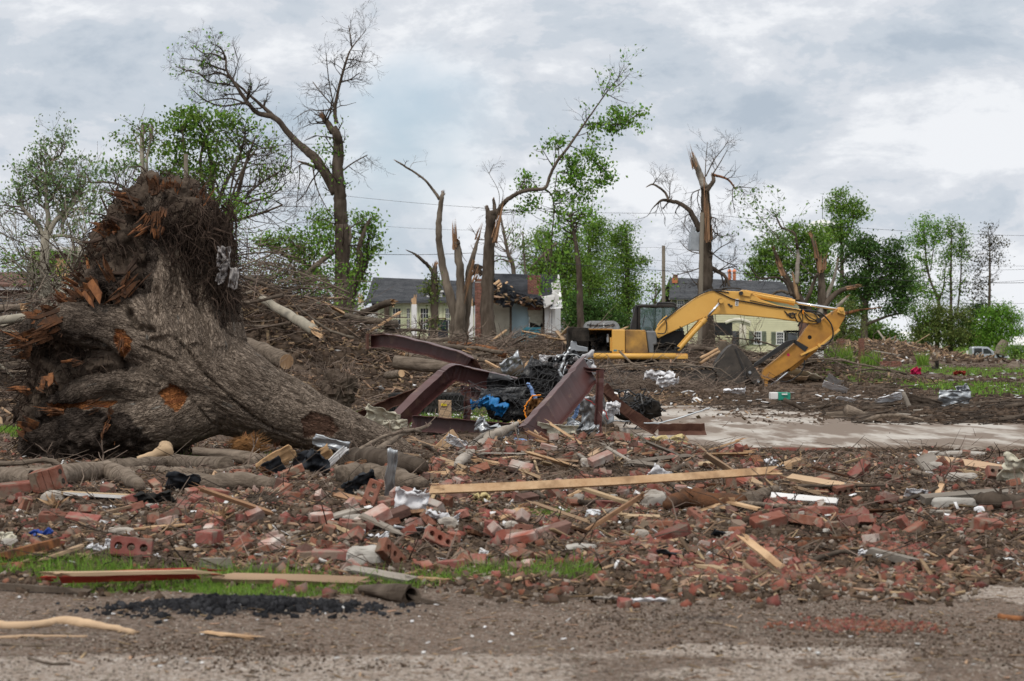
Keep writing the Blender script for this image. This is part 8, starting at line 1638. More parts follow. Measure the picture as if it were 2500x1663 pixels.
# ---- timber
def board(px0,py0,px1,py1,w,t,m,lab,lift=(.04,.04),cat='plank',roll=0.0,name='plank',Y0=None,Y1=None,jag=True,label2=None,edge=None,nosink=False):
 a=PS(px0,py0,Y0,.03) if Y0 else on_ground(px0,py0,lift[0]);b=PS(px1,py1,Y1,.03) if Y1 else on_ground(px1,py1,lift[1]);a,b=np.array(a,float),np.array(b,float);L_=np.linalg.norm(b-a);d=(b-a)/L_;k=9
 up=np.array((0,0,1.0));s_=np.cross(up,d);s_ /= np.linalg.norm(s_);u=np.cross(d,s_);c_,sn=math.cos(roll),math.sin(roll);s2=s_*c_+u*sn;u2=u*c_-s_*sn;bow=u*L_*rnd.uniform(-.003,.003);mb=MB();v=[]
 for i in range(k):
  t_=i/(k-1);p=a+d*L_*t_+bow*math.sin(t_*math.pi)*2
  for x_,z_ in ((-.5,-.5),(.5,-.5),(.5,.5),(-.5,.5)):
   jg=d*rnd.uniform(-.05,.05)*(1 if i in (0,k-1) else 0)*(2.2 if jag else .2);v.append(p+s2*x_*w+u2*z_*t+nr.normal(0,.0012,3)+jg)
 f=[(i*4+j,i*4+(j+1) % 4,(i+1)*4+(j+1) % 4,(i+1)*4+j) for i in range(k-1) for j in range(4)]+[(3,2,1,0),tuple((k-1)*4+j for j in range(4))]
 # local axes along the board so the grain follows it
 Rm=Matrix((d,s2,u2)).transposed();v=(np.array(v)-a)@np.array(Rm);mb.add(v,f);
 if jag:
  for e_,sg in ((0,-1),(L_,1)):mb.splinters((e_-sg*.02,0,0),(sg,0,0),min(.12,L_*.15),t*.35,6,.12,rr=w*.35)
 o=mb.build(name,m);o.matrix_world=Matrix.Translation(Vector(a))@Rm.to_4x4();tag(o,lab,cat)
 if edge:
  e=MB();e.box((L_/2,-w/2-.003,0),(L_*.97,.006,t*.9));e.build('painted_edge',edge,None).parent=o
 return o
board(*z8(612,552),*z6f(748,788),.07,.03,'wood_fresh','very long clean tan plank lying across the brick ridge',(.14,.20),roll=1.1,Y0=None)
board(*z7(405,395),*z7(1010,432),.12,.03,'wood_plank','tan board with white painted edge in front of the logs',(.06,.05),edge='white_paint',jag=False)
board(*z7(320,925),*z7(1310,900),.05,.05,'red_paint','long dark red painted plank with pale torn top at the grass edge',(.07,.07),roll=.5)
board(*z7(360,900),*z7(1290,885),.07,.02,'wood_plank','torn pale top layer of the red plank',(.12,.10))
board(*z7(1370,930),*z7(2240,955),.06,.03,'wood_plank','thin tan plank continuing beyond the red one along the grass',(.05,.03),roll=.6)
board(*z7(1250,840),*z7(1448,835),.05,.07,'wood_grey','short squared timber block carrying a brick end',(.05,.05),jag=False)
board(*z7(280,810),*z7(480,735),.07,.02,'wood_plank','thin broken board tilted up near the blue plastic',(.04,.10))
board(*z7(860,625),*z7(1130,600),.10,.015,'wood_fresh','tan plywood scrap lying flat in the middle rubble',(.03,.04))
board(*z7(1120,745),*z7(1320,750),.035,.02,'wood_plank','narrow lath left of the brick end',(.03,.03))
board(*z7(840,480),*z7(620,530),.03,.02,'wood_plank','forked pale stick beside the black rubber',(.06,.02))
board(*z8(600,290),*z8(722,165),.14,.04,'wood_fresh','short wide tan board standing up before the flat beam',(.0,.0),Y0=25.6,Y1=25.9,roll=1.2,jag=False)
board(*z8(1530,215),*z8(1850,360),.09,.04,'wood_plank','split board slanting down left of the brick perch',Y0=24.6,Y1=23.4,roll=.9)
board(*z8(1560,200),*z8(1800,330),.05,.03,'wood_fresh','second thin board lying on the slanting one',Y0=24.7,Y1=23.9,roll=.9)
board(*z8(1840,330),*z8(2270,205),.12,.045,'wood_grey','grey timber rising to an orange sawn end',Y0=23.6,Y1=25.2,roll=.4,jag=False)
board(*z8(2180,285),*z8(2290,190),.09,.03,'wood_fresh','orange-tan board end angled up on the ridge',Y0=24.6,Y1=24.8,roll=1.2,jag=False)
board(*z8(1560,405),*z8(1260,320),.05,.02,'wood_plank','thin pale lath behind the long plank',Y0=22.8,Y1=24.4,roll=.8)
board(*z8(2357-40,320),*z8(1900,370),.07,.04,'wood_grey','weathered plank resting behind the long plank tip',Y0=24,Y1=23.6,roll=.6)
board(*z8(530,435),*z8(805,440),.05,.02,'wood_fresh','small tan strip on the ridge left of the bricks',Y0=23.2,Y1=23.3,roll=.7)
board(*z8(640,360),*z8(790,415),.08,.05,'wood_plank','pink-dusted board end by the small tan strip',Y0=23.8,Y1=23.3,roll=1.1)
board(*z8(160,755),*z8(340,835),.10,.02,'wood_grey','grey board lying left of the white paper',(.08,.03))
board(*z8(1450,610),*z8(1640,520),.03,.02,'wood_fresh','thin stick leaning below the long plank',(.02,.12))
board(*z8(800,345),*z8(1010,290),.06,.03,'wood_fresh','bright splintered strip under the driftwood',Y0=24.2,Y1=24.8)
board(*z8(0,985),*z8(190,935),.03,.02,'wood_plank','thin pale stick beside the big concrete chunk',(.03,.03))
board(*z8(20,1080),*z8(415,1160),.055,.03,'wood_grey','grey weathered board below the big concrete chunk',(.05,.03),roll=.5)
board(*z8(250,1130),*z8(650,1155),.05,.02,'wood_fresh','tan lath half hidden in the grass',(.02,.02))
board(*z8(1130,240),*z8(1380,255),.05,.03,'wood_plank','flat reddish board under the cream panel',Y0=25.4,Y1=25.6,roll=.4)
board(*z8(1700,890),*z8(1860,900),.02,.01,'wood_plank','tiny lath on the open dirt',(.02,.02))
board(*z6f(270,660),*z6f(425,782),.09,.04,'wood_plank','dark-edged board slanting down to the plank tip',Y0=24.2,Y1=22.6,roll=1.0,jag=False)
board(*z6f(0,700),*z6f(285,675),.07,.04,'wood_grey','grey rail lying behind the slanting board',Y0=23.5,Y1=23.9,roll=.7)
board(*z6f(830,822),*z6f(1260,892),.09,.03,'wood_plank','long broken board with orange torn end in the middle rubble',(.10,.06),roll=.5)
board(*z6f(735,950),*z6f(1160,990),.06,.03,'white_paint','white painted board lying on the bricks',(.05,.04),roll=.8,jag=False)
board(*z6f(1705,972),*z6f(2250,932),.09,.07,'wood_grey','heavy squared timber beam with cut end',(.06,.09),roll=.3,jag=False)
board(*z6f(1800,940),*z6f(1830,870),.05,.03,'wood_fresh','short tan stub standing behind the timber beam',(.02,.06))
board(*z6f(1700,770),*z6f(1800,725),.22,.03,'wood_grey','wide pale board standing behind the timber beam',(.06,.08),roll=.9,jag=False)
board(*z6f(1800,712),*z6f(2290,792),.10,.03,'wood_plank','long tan board before the slab corner',(.08,.08),roll=.6)
board(*z6f(1950,800),*z6f(2080,805),.06,.03,'wood_plank','short tan offcut below the long tan board',(.05,.05))
board(*z6f(580,1225),*z6f(815,1412),.055,.02,'wood_fresh','bright split stake with sharp dark tip on the red pile',(.16,.02),roll=.4)
board(*z6f(290,1395),*z6f(705,1455),.085,.02,'wood_plank','upper of two long wood slivers at the lane edge',(.04,.02))
board(*z6f(260,1470),*z6f(700,1475),.05,.02,'wood_plank','lower of two long wood slivers at the lane edge',(.03,.015))
board(*z6f(1420,1310),*z6f(1640,1370),.06,.05,'wood_grey','dull grey driftwood stick at the lane edge',(.04,.03))
board(*z6f(1800,1385),*z6f(2060,1420),.03,.02,'wood_plank','brown splinter on the damp lane',(.02,.02))
board(*z6f(630,700),*z6f(665,745),.10,.05,'wood_orange','short orange block on the ridge behind the plank tip',(.03,.03));board(*z6f(835,750),*z6f(930,720),.12,.07,'wood_fresh','split orange-tan wedge behind the broken board',(.03,.05))
board(*z7(1255,1262),*z7(1545,1302),.05,.008,'wood_fresh','curved tan wood sliver on the gravel lane',(.015,.01));board(*z7(0,800),*z7(340,720),.09,.05,'wood_orange','rotten brown plank rising at the edge of the view',(.05,.13));board(*z7(0,975),*z7(480,1015),.04,.03,'bark_dark','dark rotten stick left of the grass strip',(.03,.02));board(*z7(5,850),*z7(220,835),.04,.03,'wood_orange','brown splinter beneath the rotten plank',(.02,.03))
for px,py,lab in ((z7(340,500)[0],z7(0,500)[1],'fan of splintered pale wood behind the dusty brick'),(z7(1380,590)[0],z7(0,590)[1],'fan of pale splinters in the middle rubble')):
 x,Y,z=on_ground(px,py);mb=MB();
 for k in range(9):a=-.9+k*.2;mb.splinters((x,Y,z+.03),(math.sin(a),-.2,math.cos(a)*.6),.17,.018,2,.1,rr=.02)
 solo(mb,'wood_splinters','wood_fresh',lab,'splinters',base=(x,Y,z))
for k in range(64):   # short splintered boards thrown about the ridge
 rg=k % 4;px,py=(rnd.uniform(860,1800),rnd.uniform(1078,1150)) if rg< 2 else (rnd.uniform(600,2450),rnd.uniform(1120,1330));x,y,z=hit(px,py);L_=.12+.55*rnd.random()**1.6;a=rnd.uniform(-1.0,1.0);el_=abs(rnd.gauss(0,.28));q0=np.array((x,y,z+.03));q1=q0+np.array((math.cos(a)*math.cos(el_),math.sin(a)*math.cos(el_),math.sin(el_)))*L_*rnd.choice((-1,1))*np.array((1,1,1));q1[2]=z+.03+abs(q1[2]-q0[2]);mb=MB();w_=rnd.uniform(.02,.09);mb.box((0,0,0),(L_,w_,rnd.uniform(.012,.03)),jit=.06);mb.splinters((L_*.45,0,0),(1,0,0),min(.14,L_*.4),w_*.25,6,.15,rr=w_*.4);o=mb.build('board',rnd.choice(['wood_plank','wood_fresh','wood_grey','wood_rot','wood_torn','wood_plank']));d=Vector(q1-q0);o.location=Vector((q0+q1)/2);o.rotation_euler=d.to_track_quat('X','Z').to_euler();o.rotation_euler.x += rnd.uniform(-.6,.6)
 tag(o,'splintered board end lying on the rubble','board','splintered boards in the rubble')
# ---- logs, roots, branches
def groundlog(pts,r,m,lab,zf=z7,lift=.0,Y=None,sub=0,n=12,cat='log',wob=.05,Ys=None,tips=0):
 q=[]
 for i,(x,y) in enumerate(pts):
  px,py=zf(x,y);yy=Ys[i] if Ys else Y
  q.append(PS(px,py,yy,float(np.max(r))*.6) if yy else on_ground(px,py,lift+float(np.max(r))*.5))
 q=np.array(q);r_s=rnd.uniform(0,6);m_=(len(q)-1)*5+1;t_=np.linspace(0,len(q)-1,m_);i_=np.minimum(t_.astype(int),len(q)-2);f_=(t_-i_)[:,None];p0,p1,p2,p3=q[np.maximum(i_-1,0)],q[i_],q[i_+1],q[np.minimum(i_+2,len(q)-1)]
 w=.5*((2*p1)+(-p0+p2)*f_+(2*p0-5*p1+4*p2-p3)*f_**2+(-p0+3*p1-3*p2+p3)*f_**3);rr=(np.linspace(r,r*.75,m_) if np.ndim(r) == 0 else np.interp(t_,range(len(r)),r))*(1+nr.uniform(-.04,.04,m_)+.12*np.sin(t_*2.1+r_s));w=w+nr.normal(0,.1,w.shape)*rr[:,None]
 root=thing('log' if cat== 'log' else 'branch',lab,cat,tuple(w[0]));mb=MB();mb.tube(w,rr,n,wob=wob);mb.build('bark',m,root,smooth=True)
 if sub:
  mb=MB()
  for _ in range(sub):i=rnd.randrange(2,m_-1);grow(mb,[],w[i],nr.normal(0,.6,3)+np.array((0,-.2,.5))+(w[i]-w[i-1])*8,rnd.uniform(.1,.4),max(.004,rr[i]*.35),1,jit=.35)
  mb.build('shoots','twig',root)['kind']='stuff'
 if tips:mb=MB();mb.splinters(w[-1],w[-1]-w[-3],.15,.02,10,.3,rr=rr[-1]*.6);mb.build('torn_end','wood_fresh',root)
 return root
groundlog([(-60,215),(120,205),(250,190),(330,195),(385,235)],.032,'bark_log','thin reddish root arching over the pale log at the edge',Y=21.6,cat='branch')
groundlog([(-60,262),(200,240),(420,232),(640,235),(700,258),(900,250),(1100,265),(1330,270),(1500,250),(1720,225)],[.04,.038,.038,.036,.04,.05,.05,.045,.04,.035],'bark_log','long brown root running across in front of the trunk',Y=21.8,cat='branch',sub=8)
groundlog([(-60,300),(150,300),(300,315),(430,285),(640,275),(760,300),(880,345)],[.09,.10,.10,.12,.12,.10,.06],'bark_log','thick pale lumpy log beneath the long brown root',Y=21.5)
groundlog([(690,235),(900,215),(1100,208),(1420,225)],[.10,.09,.09,.08],'bark_log','grey log lying behind the long brown root',Y=22.8);groundlog([(1080,330),(1300,335),(1500,330),(1720,345)],[.08,.09,.10,.07],'bark_log','grey log ending under the plywood',Y=21.2)
groundlog([(860,180),(980,150),(1040,110),(1060,170)],[.03,.06,.08,.03],'wood_plank','pale shattered snag rising in front of the trunk hollow',Y=23,tips=1);groundlog([(1200,130),(1500,170),(1720,205)],[.05,.07,.07],'bark_log','snapped log with orange end tucked beside the fibre clump',Y=22.6)
groundlog([(2100,280),(2240,265),(2400,270)],.075,'bark_log','grey log beside the plywood stack',Y=21.4)
groundlog([(0,345),(150,340),(320,360),(500,400)],[.12,.13,.12,.06],'bark_dark','dark split log with orange streak on the ridge',zf=z8,Y=22.4);groundlog([(-10,375),(200,385),(490,400)],[.03,.05,.03],'wood_orange','orange inner wood strip along the dark split log',zf=z8,Y=21.9)
groundlog([(-30,460),(120,440),(300,470),(520,520)],[.12,.12,.11,.05],'bark_log','smooth grey log below the dark split one',zf=z8,Y=21)
groundlog([(0,370),(120,320),(260,240),(360,170),(490,130),(560,95)],[.03,.035,.035,.03,.025,.012],'bark_log','grey branch rising past the trunk end to the beams',zf=z8,Ys=[22,22.3,22.8,23.4,24.0,24.5],cat='branch',sub=5);groundlog([(0,320),(130,240),(250,180),(420,140),(490,150)],.025,'bark_log','second thinner branch just above the rising one',zf=z8,Ys=[22.2,22.6,23,23.6,24],cat='branch',sub=4)
groundlog([(735,385),(800,330),(900,240),(960,185),(1060,140),(1150,90)],[.035,.06,.07,.06,.05,.02],'wood_grey','twisted grey driftwood limb rising on the ridge',zf=z8,Ys=[23.2,23.6,24.1,24.5,24.9,25.2],tips=1,wob=.2);groundlog([(760,300),(900,180),(1010,140),(1140,130)],.03,'wood_grey','thin twin of the twisted driftwood limb',zf=z8,Ys=[24,24.5,25,25.3],wob=.2,cat='branch')
groundlog([(510,235),(620,300),(700,350),(760,380)],.022,'bark_dark','dark stick lying across the ridge below the standing board',zf=z8,Y=23.4,cat='branch',sub=2);groundlog([(1250,240),(1255,330),(1290,440)],.014,'wood_plank','thin bare stick standing in front of the ridge',zf=z8,Y=23.2,cat='branch');groundlog([(1260,140),(1340,220)],.014,'wood_plank','thin stick leaning on the cream panel',zf=z8,Y=26,cat='branch');groundlog([(440,500),(430,420),(370,370),(310,355)],.02,'bark_log','curled root hooking up beside the smooth grey log',zf=z8,Y=20.8,cat='branch')
groundlog([(700,615),(600,690),(520,760)],[.02,.035,.03],'bark_log','short driftwood piece right of the white paper',zf=z8,cat='branch');groundlog([(250,880),(340,915),(385,945)],.015,'bark_dark','dark flat bark strip by the metal scrap',zf=z8,cat='branch')
groundlog([(75,1000),(200,975),(330,985),(560,1000)],[.04,.09,.10,.08],'wood_rot','hollow orange-brown bark log under the dark sticks',zf=z6f,Y=18.6);groundlog([(560,1000),(700,940),(780,900)],[.08,.06,.03],'bark_log','tapering root end of the hollow bark log',zf=z6f,Y=18.7)
groundlog([(30,850),(120,880),(230,920),(370,1000)],.035,'bark_dark','dark curved branch draped over the bark log',zf=z6f,Ys=[20.2,19.6,19,18.2],cat='branch',sub=3);groundlog([(150,850),(350,880),(500,940),(570,970),(720,975),(900,1000)],.025,'bark_dark','long dark branch running right from the bark log',zf=z6f,Y=18.8,cat='branch',sub=5);groundlog([(400,1035),(560,1000),(750,1005),(910,1035)],.026,'bark_log','arched grey branch lying before the bark log',zf=z6f,lift=.04,cat='branch',sub=2);groundlog([(900,890),(1100,885),(1300,885),(1470,878)],.016,'bark_dark','straight dark stick beside the broken board',zf=z6f,lift=.06,cat='branch',sub=3);groundlog([(1560,980),(1700,935),(1800,900)],.02,'bark_dark','dark stick ending at the timber beam',zf=z6f,lift=.05,cat='branch',sub=3)
groundlog([(2050,960),(2180,980),(2352,960)],[.05,.07,.05],'bark_dark','dark gnarled root behind the red brick at the edge',zf=z6f,lift=.05,sub=6);groundlog([(1640,790),(1800,830),(1830,870)],.03,'bark_log','grey root knuckle behind the tan stub',zf=z6f,lift=.05,cat='branch',sub=6);groundlog([(1270,1320),(1180,1300),(1000,1360)],.02,'bark_dark','dark stick in the red rubble pile',zf=z6f,lift=.02,cat='branch');groundlog([(100,800),(290,700)],.025,'bark_dark','dark pole behind the slanting board',zf=z6f,Y=23.6,cat='branch')
groundlog([(-40,1222),(200,1225),(370,1200),(520,1215),(700,1245),(835,1275)],[.025,.024,.026,.024,.020,.015],'wood_plank','long pale peeled branch lying across the near lane',lift=.0,cat='branch');groundlog([(-40,1310),(180,1300),(320,1290),(545,1292)],.009,'wood_plank','thin brown stick below the pale peeled branch',cat='branch');groundlog([(-40,1345),(160,1360),(400,1350)],.008,'bark_log','lowest thin stick on the near lane',cat='branch');groundlog([(180,1440),(300,1465),(440,1470)],.008,'bark_dark','small dark twig on the pale lane',cat='branch')
groundlog([(1490,890),(1640,880),(1760,850),(1830,830)],[.02,.035,.035,.02],'bark_dark','dark curled bark log right of the timber block',lift=.01,wob=.2)
groundlog([(2300,1425),(2400,1430)],.02,'wood_orange','dark orange wood scrap at the edge of the lane',zf=lambda x,y:(x*1.06,y*1.06),lift=0,cat='branch');
for x0,y0,x1,y1,lab in ((1180,565,1330,600,'dark charred stick half under the long plank'),(1560,700-60,1800,600,'dark bark shard beside the flat red brick')):groundlog([(x0,y0),((x0+x1)/2,y0-12),(x1,y1)],.022,'bark_dark',lab,zf=z8,lift=.04,cat='branch')
# hollow log
hx,hy,hz=on_ground(*z8(85,1270));kx,ky,kz=on_ground(*z8(440,1290));hl=thing('hollow_log','small hollow bark log with open dark end at the grass edge','log',(hx,hy,hz));a,b=np.array((hx,hy+.08,hz+.03)),np.array((kx,ky-.22,kz+.055));n_=22;mb=MB();t_=np.linspace(0,1,9)[:,None];w=a+(b-a)*t_
ra=np.linspace(.028,.058,9);ang=np.linspace(0,2*np.pi,n_,endpoint=False);d=(b-a)/np.linalg.norm(b-a);u=np.cross(d,(0,0,1));u /= np.linalg.norm(u);w2=np.cross(u,d);v=[]
for i in range(9):
 for g in ang:rr_=ra[i]*(1+.12*math.sin(g*3+i*.6)+rnd.uniform(-.04,.04));v.append(w[i]+u*rr_*math.cos(g)+w2*rr_*math.sin(g)+d*(.03*math.sin(g*2) if i== 8 else 0))
for i in range(9):
 for g in ang:rr_=ra[i]*.66;v.append(w[i]+u*rr_*math.cos(g)+w2*rr_*math.sin(g))
f=[(i*n_+j,i*n_+(j+1) % n_,(i+1)*n_+(j+1) % n_,(i+1)*n_+j) for i in range(8) for j in range(n_)];o9=9*n_;f += [(o9+i*n_+j,o9+(i+1)*n_+j,o9+(i+1)*n_+(j+1) % n_,o9+i*n_+(j+1) % n_) for i in range(8) for j in range(n_)]+[(8*n_+j,8*n_+(j+1) % n_,o9+8*n_+(j+1) % n_,o9+8*n_+j) for j in range(n_)]+[tuple(o9+j for j in range(n_)),tuple(range(n_-1,-1,-1))]
mb.add(v,f);mb.build('bark','bark_dark',hl);mb=MB();mb.box((kx+.09,ky-.2,kz+.018),(.2,.05,.02),(0,.25,-.2),jit=.2);mb.build('bark_flap','bark_dark',hl)
# ---- concrete lumps, stones
def lump(px,py,s_,lab,m='concrete',cat='concrete chunk',name='concrete_chunk',seed=0,rot=(0,0,0),rough=.35,lift=.3):
 v,f=ico(4 if max(s_) > .08 else 3);v=np.sign(v)*np.abs(v)**.55*np.array(s_)*.85;v *= (1+rough*(fbm(v[:,0]*6/max(s_)*.3+seed,v[:,1]*6/max(s_)*.3,v[:,2]*6/max(s_)*.3,4,seed+5)-.5)*2)[:,None];x,Y,z=on_ground(px,py);mb=MB();mb.add(v@rotm(*rot).T+np.array((x,Y,z+s_[2]*lift)),f);return solo(mb,name,m,lab,cat,base=(x,Y,z))
for i,(c,s_,lab,m) in enumerate(((z8(120,1060),(.15,.12,.105),'large rough concrete chunk above the grass strip','concrete'),(z8(2060,650),(.13,.09,.08),'white rough concrete lump below the long plank','concrete'),(z8(1560,620),(.055,.05,.05),'rounded grey stone below the long plank','concrete'),(z8(50,800),(.09,.07,.045),'flat grey stone near the left logs','concrete'),(z8(1105,820),(.06,.05,.06),'grey cement lump among the bricks above the grass','mortar'),(z8(1570,960),(.13,.09,.035),'flat pale stone slab lying on the dirt','concrete'),(z8(1620,380),(.08,.06,.07),'grey cement lump on top of the ridge','mortar'),(z8(1990,880),(.06,.05,.06),'cream mortar lump between the two tilted bricks','mortar'),(z8(670,800),(.09,.06,.065),'grey mortar block with pink top among the bricks','mortar'),(z7(340,440),(.12,.08,.075),'pinkish mortar-covered lump behind the dark brick','mortar'),(z7(1840,670),(.075,.05,.035),'yellowish sandstone piece in the middle rubble','stone_bits'),(z7(2200,590),(.09,.07,.045),'flat round grey stone beside the cored brick','concrete'),(z7(760,665),(.11,.06,.05),'pink-white mortared brick lump near the dusty bricks','mortar'),(z7(450,330),(.07,.05,.06),'small grey stone beside the tilted block','concrete'),(z6f(1780,790),(.11,.08,.08),'rounded concrete lump under the wide pale board','concrete'),(z6f(1930,1015),(.26,.09,.07),'long rough concrete piece below the timber beam','concrete'),(z6f(2065,1055),(.05,.04,.04),'white round pebble below the timber beam','paper'),(z6f(1950,850),(.20,.12,.07),'broken concrete slab piece behind the timber beam','concrete'),(z6f(950,1075),(.12,.06,.03),'flat grey stone below the white board','concrete'),(z6f(740,1010),(.05,.05,.03),'dark rounded stone on the gravel','concrete'),(z6f(1660,640),(.12,.08,.06),'concrete lump at the slab edge','concrete'),(z6f(1900,690),(.5,.2,.06),'broken slab corner lying in the dirt','concrete'),(z6f(0,990),(.12,.09,.08),'grey cement boulder beside the bark log','concrete'),(z6f(520,1205),(.07,.05,.05),'dusty brick-red stone beside the tilted bricks','brick_bits'),(z7(2300,830),(.12,.10,.05),'crumbled concrete half behind the grass tips','concrete'),(z7(60,740),(.07,.05,.06),'pale torn rubble lump near the blue plastic','concrete'),(z6f(850,1450),(.04,.03,.012),'small flat stone at the lane edge','concrete'))):
 lump(*c,s_,lab,m,seed=i*7)
for k in range(34):
 px,py=rnd.uniform(30,2480),rnd.uniform(1090,1330);s0=rnd.uniform(.022,.05);lump(px,py,(s0*rnd.uniform(1,1.5),s0,s0*rnd.uniform(.5,.9)),'fist-sized grey rubble stone among the bricks',rnd.choice(['concrete','mortar','concrete']),'stone','stone',seed=k*3+1)['group']='grey stones among the bricks'
# structural block with grooves
gx,gy,gz=on_ground(*z7(305,375));gbk=thing('clay_block','large grooved red clay block tilted on the log with round holes in its end','clay block',(gx,gy-.35,gz));q=hit(*z7(298,400));q=(q[0],q[1],q[2]+.13)
mb=MB();Rr=rotm(.25,-.22,-.35)
for k in range(4):c=np.array(q)+np.array(((k-1.5)*.075,0,0))@Rr.T;mb.box(c,(.068,.12,.19),Rr)
mb.box(np.array(q)+np.array((0,.01,0))@Rr.T,(.29,.10,.18),Rr);o=mb.build('body','brick',gbk)
for k in (-.045,.045):mb=MB();c=np.array(q)+np.array((.149,.0,k))@Rr.T;e=np.array(q)+np.array((.152,.0,k))@Rr.T;mb.tube([c,e],.026,12);mb.build('core_hole','soot',gbk)
